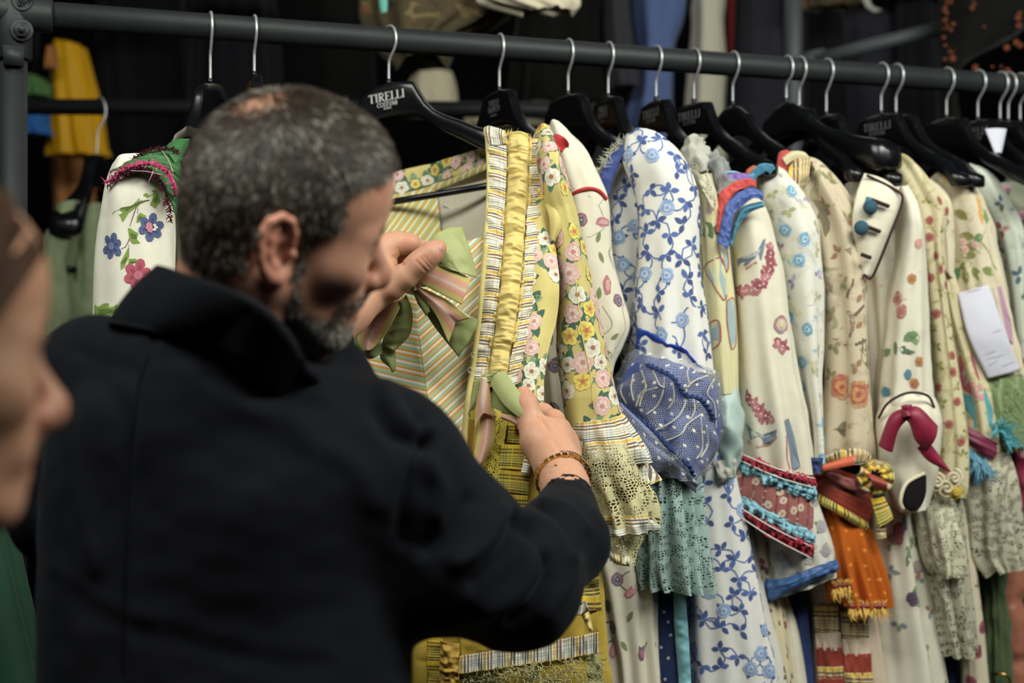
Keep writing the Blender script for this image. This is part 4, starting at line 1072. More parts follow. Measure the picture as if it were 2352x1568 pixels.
# folds: valleys (-) and ridges (+) drawn along the cloth, seams as fine grooves
q = cv[cq]; fn = np.cross(q[:, 2] - q[:, 0], q[:, 3] - q[:, 1]); vn = np.zeros_like(cv)
for i in range(4): np.add.at(vn, cq[:, i], fn)
vn /= np.linalg.norm(vn, axis=1)[:, None] + 1e-12
if (vn[:, 1] * (cv[:, 1] - 1.55)).mean() < 0: vn = -vn
x, y = proj(cv); p2 = np.stack([x, y], 1); D = np.zeros(len(cv)); front = (vn[:, 1] < .25)
def stroke_fold(pts, w, dp):
    global D
    p = spline(np.array([(a, b, 0) for a, b in pts], float), 14)[:, :2]; dist = np.full(len(cv), 1e9)
    for i in range(len(p) - 1): dist = np.minimum(dist, near_seg(p2, p[i], p[i + 1]))
    D += dp * (1.6 if pts[0][0] > 850 else 1) * np.exp(-(dist / w) ** 2) * front
for pts, w, dp in [
    ([(352, 778), (318, 880), (300, 1010), (288, 1200), (278, 1568)], 7, -.004),
    ([(372, 800), (338, 880), (318, 1010), (306, 1200), (296, 1568)], 12, .002),
    ([(985, 1010), (960, 1060), (930, 1150), (925, 1240)], 16, -.006), ([(960, 955), (975, 1000), (985, 1020)], 14, -.008),
    ([(880, 900), (920, 960), (975, 985)], 20, .006), ([(860, 940), (900, 1000), (950, 1020)], 16, -.005),
    ([(1190, 1190), (1230, 1240), (1250, 1300)], 13, -.009), ([(1215, 1180), (1265, 1215), (1300, 1280)], 13, .006), ([(1235, 1170), (1290, 1200), (1330, 1260)], 11, -.006),
    ([(1250, 1150), (1310, 1170), (1350, 1215)], 11, .004), ([(1150, 1180), (1120, 1240), (1050, 1290)], 18, .007), ([(1190, 1200), (1160, 1270), (1090, 1340)], 16, -.006),
    ([(1240, 1260), (1200, 1340), (1110, 1400)], 22, .007), ([(1260, 1330), (1225, 1390), (1180, 1430)], 15, -.006), ([(1080, 1150), (1040, 1220), (980, 1260)], 20, -.006),
    ([(1310, 1290), (1300, 1350), (1250, 1410)], 20, .005), ([(980, 1060), (1010, 1120), (1000, 1180)], 22, .006),
    ([(150, 980), (180, 1150), (220, 1300)], 24, .005), ([(110, 1100), (150, 1250), (190, 1420)], 20, -.003), ([(120, 1300), (220, 1370), (330, 1420)], 20, .002), ([(140, 1340), (240, 1420), (340, 1450)], 20, -.0016),
    ([(330, 1410), (560, 1470), (760, 1490)], 26, .0016), ([(330, 1450), (560, 1510), (760, 1530)], 26, -.0014), ([(240, 880), (280, 960), (290, 1040)], 20, -.004),
    ([(480, 860), (600, 900), (730, 930)], 22, -.006), ([(430, 860), (560, 930), (700, 980)], 30, .004), ([(700, 1010), (800, 1060), (860, 1150)], 34, .005), ([(170, 800), (230, 830), (300, 850)], 18, -.004)]:
    stroke_fold(pts, w, dp)
cv = cv + vn * (D + .0022 * vnoise(cv[:, 0] / .06, cv[:, 1] / .06, cv[:, 2] / .05, 2) + .0012 * vnoise(cv[:, 0] / .025, cv[:, 1] / .025, cv[:, 2] / .02, 3))[:, None]
coat = mesh('coat', cv, cq, M['wool_black'], man)
# turned down collar
top = [(452, 700, 1.665), (372, 640, 1.595), (366, 613, 1.505), (430, 632, 1.420), (520, 660, 1.370), (610, 712, 1.355), (680, 790, 1.390), (716, 862, 1.445), (740, 880, 1.525)]
bot = [(420, 760, 1.685), (300, 742, 1.605), (253, 738, 1.520), (330, 752, 1.440), (420, 770, 1.390), (500, 792, 1.367), (580, 820, 1.363), (660, 850, 1.380), (722, 868, 1.435), (760, 890, 1.525)]
cb = BVHTree.FromPolygons(cv.tolist(), cq.tolist())
def oncoat(x, y, d):
    r = Vector(P(x, y, 1.0) - np.array([0, 0, ZC])).normalized(); h = cb.ray_cast(Vector((0, 0, ZC)), r)
    return (x, y, min(h[0].y, d + .12) - .013) if h[0] is not None else (x, y, d)
bot = bot[:3] + [oncoat(*q) for q in bot[3:9]] + bot[9:]
T_ = spline([P(*q) for q in top], 60); B_ = spline([P(*q) for q in bot], 60)
s_ = np.linspace(0, 1, 14)[:, None, None]; G = T_[None] * (1 - s_) + B_[None] * s_
cl = Cloth(G, False); cl.push(.005 * np.sin(pi * cl.v) + .0015 * vnoise(cl.U / .05, cl.V / .03, 0, 3)); cl.build('coat_collar', M['wool_black'], man, solid=.006)
inner = np.concatenate([T_[None], (T_ + (P(500, 780, 1.50) - T_) * .28 - [0, 0, .05])[None]], 0)
Cloth(spline(inner.reshape(2, -1), 8).reshape(8, 60, 3) if False else np.stack([inner[0] * (1 - a) + inner[1] * a for a in np.linspace(0, 1, 8)]), False).build('collar_stand', M['wool_black'], man, solid=.004)
mesh('collar_edge', *tube(G[-1] + [0, -.003, 0], .0026, 8), M['wool_black'], man)
def seam(name, pts, r=.0017):
    q = [oncoat(x, y, 1.4) for x, y in spline(np.array([(a, b, 0) for a, b in pts], float), 40)[:, :2]]
    mesh(name, *tube(spline([P(x, y, d + .0122) for x, y, d in q], 60), r, 8), M['wool_black'], man)
seam('back_seam', [(350, 800), (318, 880), (302, 1010), (290, 1200), (280, 1400), (276, 1640)])
seam('armhole_seam', [(965, 985), (948, 1060), (922, 1150), (905, 1250)])
# legs below the frame, so that he stands
for sx in (-.1, .1):
    c = P(522, 2200, 1.555); V, Fc = tube([(c[0] + sx, c[1], .82), (c[0] + sx, c[1], .45), (c[0] + sx * 1.05, c[1] + .01, .06)], [.095, .068, .055], 20); mesh('trouser_leg', V, Fc, M['trouser_cloth'], man)
    V, Fc = tube([(c[0] + sx * 1.05, c[1] - .07, .045), (c[0] + sx * 1.05, c[1] - .02, .05), (c[0] + sx * 1.1, c[1] + .1, .045), (c[0] + sx * 1.15, c[1] + .2, .03)], [.036, .045, .045, .026], 16); V[:, 2] = np.maximum(V[:, 2], 0.001); mesh('shoe', V, Fc, M['shoe_leather'], man)
# bracelet of square gold links and a knotted cord at the right wrist
wc = P(1293, 1097, 1.937); ax = P(1282, 1068, 1.955) - P(1312, 1150, 1.88); ax /= np.linalg.norm(ax); e1 = np.cross(ax, [0, 1, 0]); e1 /= np.linalg.norm(e1); e2 = np.cross(ax, e1)
br = mesh('bracelet_band', *tube([wc + (e1 * math.cos(a) + e2 * math.sin(a)) * .0362 for a in np.linspace(0, 2 * pi, 40)], .0012, 8), M['gold'], man)
lk = None
for i in range(26):
    a = 2 * pi * i / 26; o = e1 * math.cos(a) + e2 * math.sin(a); tg = np.cross(ax, o)
    V, Fc = box((0, 0, 0), (.0068, .0032, .0075)); Rm = np.stack([tg, o, ax], 1); V = V @ Rm.T + wc + o * .0372
    if lk is None: lk = mesh('link', V - 0, Fc, M['gold'], br, False)
    else: mesh('link', V, Fc, M['gold'], br, False)
cd_ = [wc + ax * .0095 + (e1 * math.cos(a) + e2 * math.sin(a)) * .0366 for a in np.linspace(0, 2 * pi, 44)]
cordo = mesh('cord_bracelet', *tube(cd_, .0009, 8), M['black_cord'], man)
kn = P(1303, 1077, 1.905); mesh('knot', *cat(tube([kn + [-.010, 0, .003], kn, kn + [.010, 0, -.001]], .0022, 8), tube([kn + [-.010, 0, .003], kn + [-.017, -.002, .006]], .0009, 6), tube([kn + [.010, 0, -.001], kn + [.022, -.002, -.012], kn + [.030, -.002, -.018]], .0008, 6)), M['black_cord'], cordo)

# ------------------------------------------------------------------ the person at the left edge
wm = thing('person', 'person with long brown hair at the left edge, face in profile and out of focus', 'person', (-.37, 1.02, 0))
H2 = Head((0, 0, 0), 38, 6, 0, 1.0); H2.o = P(156, 946, 1.0) - H2.w(127, 0, -22)
f = Field(H2.o - np.array([.16, .16, .26]), H2.o + np.array([.18, .16, .19]), .0032)
H2.sculpt(f, (1,), .9)
nb2 = H2.w(-52, 0, -190)
f.cone(H2.w(-30, 0, -30), nb2, .05, .058, .03); f.cone(H2.w(20, 0, -80), nb2 + [.02, 0, 0], .035, .05, .03)
v2, q2 = f.mesh(2)
c2 = paint_head(H2.local(v2), False, H('a47a62'))
mesh('body', v2, q2, M['skin'], wm, True, None, c2)
rs = np.random.RandomState(11); hv_, hf_, hc_ = [], [], []
for i in range(1500):
    # strands leave the parting and fall past the temple and cheek to the shoulders
    side = 1 if rs.rand() < .72 else -1; t = rs.rand(); fr0 = 86 - 160 * t
    a = np.array([fr0 * .95 + 8, side * (4 + 8 * rs.rand()), 128 - 26 * max(0, (fr0 - 10) / 60) ** 2 - 30 * max(0, (-fr0 - 30) / 60) ** 2])
    b = np.array([70 - 150 * t, side * (58 + 10 * rs.rand()), 88 - 14 * (1 - t)])
    c = np.array([46 - 136 * t - 14 * (1 - t), side * (82 + 10 * rs.rand()), 20])
    d = np.array([10 - 90 * t - 18 * (1 - t), side * (84 + 14 * rs.rand()), -55]); e = np.array([-30 - 50 * t, side * (80 + 20 * rs.rand()), -150 - 60 * rs.rand()])
    sp = spline([a, b, c, d, e], 9); rel = (sp - [-4, 0, 42]) / np.array([107, 85, 96]); nn = np.linalg.norm(rel, axis=1); kk = np.where((sp[:, 2] > -20) & (nn < 1), 1 / nn, 1)
    sp = rel * kk[:, None] * np.array([107, 85, 96]) + [-4, 0, 42]
    pts = np.array([H2.w(*q) for q in sp]); pts += rs.randn(1, 3) * .002
    ww = .0035; sd = H2.A[0] * ww
    k = len(hv_); col = np.array(H('38261a')) * (.5 + .8 * rs.rand())
    for j in range(9): hv_ += [pts[j] - sd, pts[j] + sd]; hc_ += [col, col]
    hf_ += [[k + 2 * j, k + 2 * j + 1, k + 2 * j + 3, k + 2 * j + 2] for j in range(8)]
mesh('hair', hv_, hf_, M['hair_long'], wm, True, None, hc_)
# dark coat, standing on the floor
f = Field(nb2 - np.array([.30, .36, .75]), nb2 + np.array([.22, .36, .10]), .011)
f.chain([nb2 + [-.04, -.17, -.07], nb2 + [0, 0, -.03], nb2 + [-.0, .17, -.07]], [.07, .07, .07], .05)
f.cone(nb2 + [-.05, 0, -.15], nb2 + [-.07, 0, -.7], .13, .12, .05); f.chain([nb2 + [-.04, -.19, -.08], nb2 + [-.08, -.23, -.38], nb2 + [-.02, -.2, -.62]], [.062, .055, .045], .03); f.chain([nb2 + [0, .19, -.08], nb2 + [-.06, .22, -.38], nb2 + [0, .2, -.62]], [.062, .055, .045], .03)
v3, q3 = f.mesh(2); mesh('coat', v3, q3, M['black_cloth'], wm)
for sy in (-.08, .08):
    V, Fc = tube([(nb2[0] - .07, nb2[1] + sy, nb2[2] - .66), (nb2[0] - .07, nb2[1] + sy, .45), (nb2[0] - .07, nb2[1] + sy, .05)], [.085, .06, .05], 16); mesh('trouser_leg', V, Fc, M['trouser_cloth'], wm)
    V, Fc = tube([(nb2[0] - .13, nb2[1] + sy, .04), (nb2[0] - .02, nb2[1] + sy, .045), (nb2[0] + .10, nb2[1] + sy, .03)], [.036, .042, .026], 14); V[:, 2] = np.maximum(V[:, 2], .001); mesh('shoe', V, Fc, M['shoe_leather'], wm)
# ------------------------------------------------------------------ prints shared by several garments
def sprig(k, hit, L, cols, ang=None, n=3, vein=None):
    if hit is None: return
    a0 = random.uniform(0, 6.28) if ang is None else ang
    for i in range(n): k.leaf(hit, a0 + (i - (n - 1) / 2) * 1.5 + random.uniform(-.2, .2), L * random.uniform(.8, 1.15), L * .56, random.choice(cols), vein)
def vines(k, cl, pts, w, col, reach, sway=.25, every=1):
    for i, h in enumerate(pts):
        ds = sorted(((h[0] - q[0]).length, j) for j, q in enumerate(pts) if j != i)[:every + 1]
        for d, j in ds[:every]:
            if d > reach: continue
            q = pts[j]; mid = (h[0] + q[0]) / 2; sd = (q[0] - h[0]).cross(h[1]) * sway * random.choice((-1, 1))
            k.line([h, (mid + sd, h[1]), q], w, col)
def floral_yellow(k, cl, u0=0, u1=.52, v0=0, v1=1, dist=.030, tries=1500, r=.0155):
    pts = k.scatter(cl, dist, u0, u1, v0, v1, tries)
    for h in pts:
        if vnoise(h[0].x / .05, h[0].z / .05, 0, 4) < -.28: continue
        for _ in range(3): sprig(k, (h[0], h[1]), random.uniform(.016, .024), [H('4c7a5e'), H('2f5a48'), H('7c9c72')], None, 2)
        c = random.choice('wwwwppppyyr')
        if c == 'w': k.flower(h, r * random.uniform(.85, 1.1), H('e8e2cc'), H('a85a3a'), 5, random.uniform(0, 6), H('d8d4bc'))
        elif c == 'p': k.flower(h, r * random.uniform(.95, 1.25), H('e2b2a8'), H('cf8280'), 6, random.uniform(0, 6), H('ead0c2'))
        elif c == 'y': k.flower(h, r * random.uniform(.8, 1.1), H('edd24e'), H('c06a3c'), 5, random.uniform(0, 6), H('d4a82c'))
        else: k.rose(h, r * .55, [H('c8505c'), H('d8707a'), H('b83848')], random.uniform(0, 6))
def edge(pts, r, mat, name, parent, surf=None, n=8, off=.002):
    """piping: a thin round cord along points on a garment"""
    q = []
    for p in pts:
        if surf is not None:
            h = surf.px(p[0], p[1])
            if h is None: continue
            q.append(list(h[0] + h[1] * off))
        else: q.append(P(*p))
    if len(q) < 2: return None
    return mesh(name, *tube(spline(q, max(6, len(q) * 6)) if len(q) > 2 else q, r, n), mat, parent)
def ribbon(name, L, R, mat, parent, M_=None, bulge=.004, d=None, n=14, m=26, disp=None, uvn=True, label=None, solid=.0012, vb=0):
    f3 = lambda pts: [(p[0], p[1], p[2] if len(p) > 2 else d) for p in pts]
    return sheet(f3(L), f3(R), n, m, None if M_ is None else f3(M_), bulge, disp, uvn, vb).build(name, mat, parent, label=label, solid=solid)
def fringe(name, pts, L, mat, parent, n=120, w=.0012, spread=.35, seed=1, down=(0, 0, -1), curl=.3):
    """loose threads along a line of 3D points"""
    rs = np.random.RandomState(seed); q = spline(np.array(pts), n); V = []; Fc = []
    for i in range(n):
        p = q[i] + rs.randn(3) * .0012; d = np.array(down, float) + rs.randn(3) * spread; d /= np.linalg.norm(d)
        l = L * (.5 + .8 * rs.rand()); d2 = d + rs.randn(3) * curl; d2 /= np.linalg.norm(d2); sd = np.cross(d, [0, 1, 0]); sd /= np.linalg.norm(sd) + 1e-9
        a, b, c = p, p + d * l * .5, p + d * l * .5 + d2 * l * .5; k = len(V)
        V += [a - sd * w, a + sd * w, b - sd * w * .8, b + sd * w * .8, c]; Fc += [[k, k + 1, k + 3, k + 2], [k + 2, k + 3, k + 4]]
    o = mesh(name, V, Fc, mat, parent, False); o['kind'] = 'stuff'; return o

# ------------------------------------------------------------------ the yellow robe in the man's hands
ro = thing('robe', 'yellow floral robe with gathered frilled front, chevron striped panel and ribbon bows', 'robe', P(1170, 2960, 2.12))
sheet([(880, 400, 2.455), (880, 458, 2.445)], [(1122, 336, 2.375), (1122, 376, 2.365)], 40, 16, M=[(990, 378, 2.465), (1003, 421, 2.455)], bulge=.004, disp=crumple(.0012, .03)).build('back_collar', M['robe_yellow'], ro)
CLR = sheet([(880, 400, 2.453), (880, 458, 2.443)], [(1122, 336, 2.373), (1122, 376, 2.363)], 40, 16, M=[(990, 378, 2.463), (1003, 421, 2.453)], bulge=.004, disp=crumple(.0012, .03))
k = Ink([CLR]); floral_yellow(k, CLR, 0, 1, .05, .95, .021, 400, .011); k.build(ro, 'printed_flowers')
ribbon('collar_trim', [(880, 455, 2.440), (1003, 419, 2.450), (1122, 372, 2.360)], [(880, 470, 2.437), (1004, 436, 2.445), (1122, 388, 2.355)], M['stripe_lining'], ro, uvn=False, m=40)
sheet([(870, 470, 2.435), (865, 700, 2.345)], [(1003, 430, 2.450), (1030, 720, 2.345)], 24, 40, bulge=.006, disp=crumple(.001, .05)).build('striped_facing', M['stripe_lining'], ro)
sheet([(998, 428, 2.457), (1010, 720, 2.385)], [(1128, 380, 2.385), (1122, 720, 2.24)], 26, 40, bulge=-.004, disp=crumple(.0016, .05, 4)).build('linen_lining', M['ecru_linen'], ro)
edge([(1018, 470, 2.430), (1060, 490, 2.415), (1118, 512, 2.385)], .0016, M['ecru_linen'], 'lining_seam', ro)
edge([(928, 470, 2.430), (938, 520, 2.415), (945, 570, 2.395)], .0018, M['green_silk_dark'], 'facing_binding', ro)
# stomacher
STM = sheet([(790, 640, 2.15), (806, 800, 2.125), (842, 880, 2.10), (925, 980, 2.085), (995, 1052, 2.075), (1036, 1098, 2.07)],
            [(1120, 540, 2.15), (1099, 780, 2.115), (1070, 980, 2.085), (1056, 1045, 2.075), (1047, 1102, 2.068)], 60, 90,
            M=[(940, 590, 2.13), (960, 760, 2.10), (984, 930, 2.075), (1003, 1012, 2.068), (1041, 1102, 2.066)], disp=lambda c: .0016 * vnoise(c.U / .05, c.V / .05, 0, 3) + .0012 * vnoise(c.U / .02, c.V / .03, 0, 5))
STM.build('chevron_panel', M['chevron_stripe'], ro)
edge([(962, 770, 2.092), (985, 930, 2.071), (1004, 1012, 2.063)], .0007, M['green_silk_dark'], 'centre_seam', ro)
ribbon('front_edge', [(1112, 560, 2.10), (1096, 730, 2.085), (1082, 830, 2.075), (1064, 960, 2.06), (1056, 1100, 2.055)], [(1122, 560, 2.095), (1106, 730, 2.08), (1094, 830, 2.07), (1076, 960, 2.055), (1072, 1100, 2.05)], M['robe_yellow'], ro, uvn=False, m=60, n=8, bulge=.003)
for i, (x, y) in enumerate([(1093, 815), (1086, 850), (1075, 930), (1064, 985), (1056, 1030)]):      # metal hooks of the closing
    c = P(x - 6, y, 2.062); V, Fc = tube([c + [.003 * math.cos(a), -.001, .004 * math.sin(a)] for a in np.linspace(0, 5.5, 12)], .0007, 6); mesh('hook_eye', V, Fc, M['wire_chrome'], ro)
# the gathered band and its frills
bandL = [(1160, 306, 2.20), (1157, 420, 2.175), (1147, 600, 2.12), (1135, 720, 2.095), (1120, 820, 2.075), (1112, 890, 2.065)]
bandR = [(1219, 320, 2.205), (1220, 430, 2.175), (1207, 610, 2.12), (1195, 720, 2.095), (1178, 820, 2.075), (1168, 890, 2.065)]
sheet(bandL, bandR, 44, 420, bulge=.012, disp=add(ruche(.0048, .030, .0085, 3, .006), gather(.005, .018, 11, 1), lambda c: .0016 * ridge(c.U / .014, c.V / .0042, 21))).build('gathered_band', M['yellow_silk'], ro)
outL = [(1119, 296, 2.205), (1124, 420, 2.175), (1113, 600, 2.122), (1103, 720, 2.097), (1088, 820, 2.077), (1078, 890, 2.065)]
outR = [(1254, 322, 2.215), (1254, 430, 2.185), (1240, 570, 2.14), (1229, 690, 2.11), (1214, 770, 2.09), (1196, 880, 2.07)]
sh = lambda pts, dx, dd: [(x + dx, y, d + dd) for x, y, d in pts]
pl = lambda s: add(gather(.0035, .011, s, 1, .25), lambda c: -.004 * c.u * 0)
sheet(outL, sh(bandL, 5, -.004), 22, 420, bulge=.003, disp=pl(5)).build('plaid_frill', M['plaid_frill'], ro)
sheet(sh(bandR, -5, -.004), outR, 22, 420, bulge=.003, disp=pl(9)).build('plaid_frill', M['plaid_frill'], ro)
fl_ = ribbon('floral_edging', [(x - 6, y, d + .003) for x, y, d in outL[:4]], [(x + 3, y, d + .003) for x, y, d in outL[:4]], M['robe_yellow'], ro, uvn=False, m=60, n=6, bulge=.002)
fringe('loose_threads', [P(1160, 306, 2.2), P(1190, 318, 2.198), P(1222, 322, 2.2)], .011, M['yellow_silk'], ro, 60, .0005, .5, 3, (0, 0, 1), .6)
fringe('loose_threads', [P(*q) for q in sh(bandR, 2, -.01)][2:], .010, M['yellow_silk'], ro, 50, .0004, .7, 5, (.7, 0, -.5), .8)
# top of the frill lying over the hanger end
ribbon('frill_end', [(1112, 292, 2.21), (1128, 290, 2.2), (1160, 300, 2.19)], [(1118, 330, 2.2), (1136, 335, 2.19), (1162, 330, 2.185)], M['plaid_frill'], ro, uvn=False, disp=crumple(.003, .02), m=20)
# front panel and sleeve
FP = sheet([(1215, 325, 2.225), (1212, 500, 2.165), (1200, 700, 2.115), (1180, 860, 2.08), (1188, 985, 2.06)], [(1262, 345, 2.24), (1268, 510, 2.17), (1284, 640, 2.12), (1280, 725, 2.11), (1262, 795, 2.09), (1250, 865, 2.075), (1247, 985, 2.06)], 40, 110, bulge=.014, disp=add(crumple(.0022, .06, 3), gather(.002, .4, 4, 0)))
FP.build('front_panel', M['robe_yellow'], ro)
k = Ink([FP]); floral_yellow(k, FP, .05, 1, 0, 1, .0215, 2600, .0125); k.build(ro, 'printed_flowers')
SV = loft([(1222, 326, 1264, 336, 2.25), (1236, 390, 1293, 398), (1256, 480, 1323, 480), (1274, 560, 1340, 560), (1284, 640, 1355, 640), (1281, 720, 1374, 718), (1278, 785, 1386, 780), (1287, 870, 1404, 862), (1297, 940, 1420, 928), (1308, 1010, 1436, 980)], .036, 80, 130, 2.17, fold=.0022, ks=(3, 5, 7), wr=.0016, ws=(.05, .08), seed=4)
SV.build('sleeve', M['robe_yellow'], ro)
k = Ink([SV]); floral_yellow(k, SV, 0, .5, 0, 1, .0235, 2600, .0148); k.build(ro, 'printed_flowers')
edge([(1322, 640), (1336, 760), (1356, 860), (1362, 930)], .0011, M['robe_yellow'], 'sleeve_seam', ro, Ink([SV]), off=.0005)
ribbon('armhole_fold', [(1252, 470, 2.15), (1262, 500, 2.14), (1266, 550, 2.14)], [(1286, 480, 2.15), (1290, 520, 2.14), (1272, 556, 2.14)], M['robe_yellow'], ro, bulge=.008, uvn=False, solid=.002)
# cuff: two plaid frills and a lace flounce with plaid hem
loft([(1322, 968, 1424, 952, 2.13), (1318, 1000, 1452, 985), (1322, 1030, 1480, 1030), (1330, 1050, 1492, 1062)], .052, 120, 50, 2.13, fold=.0075, ks=(5, 9, 14), grow=.75, wr=.003, ws=(.03, .03), seed=3).build('plaid_cuff_frill', M['plaid_frill'], ro)
loft([(1330, 1000, 1440, 1000), (1332, 1050, 1478, 1062), (1338, 1068, 1500, 1110)], .046, 120, 40, 2.13, fold=.009, ks=(6, 10, 15), grow=.7, wr=.003, ws=(.03, .03), seed=8).build('plaid_cuff_frill', M['plaid_turn'], ro)
LF = [(1336, 1020, 1440, 1010), (1340, 1090, 1474, 1080), (1362, 1150, 1494, 1130), (1380, 1195, 1499, 1180), (1388, 1222, 1494, 1216)]
loft(LF, .05, 120, 60, 2.11, fold=.009, ks=(4, 7, 11), grow=.8, wr=.003, ws=(.04, .05), seed=6).build('lace_flounce', M['lace_cream'], ro)
loft([(1378, 1180, 1499, 1168), (1388, 1222, 1495, 1214)], .0515, 120, 14, 2.108, fold=.009, ks=(4, 7, 11), grow=.0, seed=6).build('flounce_hem', M['plaid_frill'], ro)
loft([(1360, 1160, 1470, 1160), (1376, 1220, 1478, 1210), (1392, 1262, 1466, 1250), (1412, 1285, 1450, 1290)], .04, 110, 50, 2.12, fold=.008, ks=(4, 7, 11), grow=.8, wr=.003, ws=(.04, .05), seed=16).build('lace_flounce', M['lace_cream'], ro)
ribbon('flounce_hem', [(1380, 1230, 2.075), (1405, 1268, 2.08), (1445, 1278, 2.08)], [(1384, 1258, 2.075), (1412, 1292, 2.08), (1446, 1300, 2.08)], M['plaid_frill'], ro, uvn=False)
# skirt
SK = loft([(1070, 930, 1215, 930, 2.11, .03), (1056, 1020, 1236, 1020, 2.10, .035), (1046, 1140, 1275, 1140, 2.10), (1000, 1300, 1375, 1300, 2.11), (955, 1450, 1393, 1450, 2.12), (942, 1568, 1405, 1568, 2.12), (900, 2100, 1450, 2100, 2.12), (870, 2900, 1480, 2900, 2.12)], .05, 110, 160, 2.10, fold=.007, ks=(6, 9, 14), wr=.0025, ws=(.04, .05), seed=12)
SK.build('skirt', M['mustard_silk'], ro)
ks_ = Ink([SK])
def on(surf, x, y, d, off=.006):
    h = surf.px(x, y); return (x, y, (h[0].y - off) if h is not None else d)
def patch(name, L, R, mat, off=.006, disp=None, m=24, n=20, bulge=.002, uvn=False, surf=None, parent=None, d=2.06, label=None):
    s = surf or ks_
    return sheet([on(s, *p, d, off) for p in L], [on(s, *p, d, off) for p in R], n, m, None, bulge, disp, uvn).build(name, mat, parent or ro, solid=.001, label=label)
for i, (y0, y1, xa, xb) in enumerate([(968, 1016, 1168, 1210), (1020, 1076, 1150, 1222), (1078, 1130, 1146, 1216), (1132, 1186, 1142, 1212), (1188, 1240, 1140, 1212)]):
    patch('plaid_patch', [(xa, y0), (xa - 3, y1)], [(xb, y0 + 6), (xb - 2, y1 + 8)], M['plaid_patch'], .008 + .002 * (i % 2), gather(.002, .02, i), bulge=.004)
patch('plaid_tab', [(1206, 1040), (1196, 1088)], [(1226, 1052), (1214, 1092)], M['plaid_frill'], .016, bulge=.004)
patch('lace_strip', [(1120, 930), (1108, 1060), (1100, 1200)], [(1168, 950), (1150, 1080), (1144, 1200)], M['lace_olive'], .007, crumple(.002, .02), 60)
patch('silk_strip', [(1078, 960), (1072, 1100), (1070, 1160)], [(1112, 960), (1106, 1100), (1102, 1160)], M['ochre_silk'], .005, gather(.003, .3, 3, 0), 40)
patch('quilted_band', [(1056, 1430), (1058, 1512)], [(1372, 1390), (1376, 1455)], M['mustard_silk'], .008, lambda c: .003 * np.abs(np.sin(c.U / .018)) * np.abs(np.sin(c.V / .014)) ** .5 + .001 * vnoise(c.U / .01, c.V / .01), 40, 90, .004)
patch('plaid_ruffle', [(1056, 1506), (1052, 1548)], [(1372, 1452), (1376, 1500)], M['plaid_turn'], .022, gather(.004, .028, 5, 0), 24, 160, .004)
patch('looped_lace', [(1052, 1540), (1050, 1640)], [(1376, 1496), (1400, 1640)], M['lace_moss'], .010, crumple(.006, .016, 7), 70, 120, .004)
rs = np.random.RandomState(5)
loops = []
for i in range(420):
    x = rs.uniform(1056, 1390); y = rs.uniform(1545 - (x - 1056) * .14, 1640); h = ks_.px(x, y)
    if h is None: continue
    c = np.array(h[0]) + [0, -.014, 0]; r = rs.uniform(.004, .008); a0 = rs.rand() * 6
    loops.append(tube([c + [r * math.cos(a), -.004 * math.sin(a * 1.3), r * .8 * math.sin(a)] for a in np.linspace(a0, a0 + 4.6, 8)], .0007, 4))
o = mesh('lace_loops', *cat(*loops), M['loop_thread'], ro); o['kind'] = 'stuff'
patch('quilted_band', [(948, 1455), (946, 1640)], [(980, 1462), (980, 1640)], M['mustard_silk'], .008, lambda c: .003 * np.abs(np.sin(c.U / .012)) * np.abs(np.sin(c.V / .012)) ** .5, 60, 20, .004)
patch('plaid_strip', [(982, 1462), (982, 1640)], [(1014, 1466), (1006, 1640)], M['plaid_patch'], .009, gather(.003, .02, 6), 60)
patch('curled_ruffle', [(1012, 1466), (1008, 1640)], [(1054, 1478), (1060, 1640)], M['ochre_silk'], .014, crumple(.008, .012, 5), 110, 40, .012)
patch('plaid_strip', [(1345, 1300), (1330, 1400)], [(1374, 1290), (1380, 1400)], M['plaid_green'], .006, gather(.003, .02, 8), 40)
ribbon('tulle_knot', [(1330, 1392, 2.045), (1345, 1375, 2.04)], [(1310, 1410, 2.05), (1355, 1402, 2.05)], M['tulle_grey'], ro, uvn=False, disp=crumple(.006, .015), bulge=.012)
ribbon('silk_tuft', [(1335, 1410, 2.045), (1352, 1448, 2.045)], [(1352, 1402, 2.045), (1362, 1446, 2.045)], M['yellow_silk'], ro, uvn=False, disp=crumple(.004, .015), bulge=.008)
# left front edge of the robe, seen below the man's chin
ribbon('left_front', [(785, 780, 2.16), (795, 850, 2.15), (850, 912, 2.13)], [(836, 812, 2.15), (862, 858, 2.14), (898, 914, 2.12)], M['plaid_green'], ro, uvn=False, bulge=.006, disp=gather(.004, .02, 3), m=40)
edge([(838, 812, 2.13), (862, 856, 2.12), (896, 910, 2.10)], .004, M['robe_yellow'], 'front_binding', ro)
fringe('yellow_fringe', [P(800, 868, 2.12), P(830, 882, 2.12), P(856, 902, 2.11)], .022, M['yellow_silk'], ro, 120, .0008, .9, 7, (0, -.5, 0))
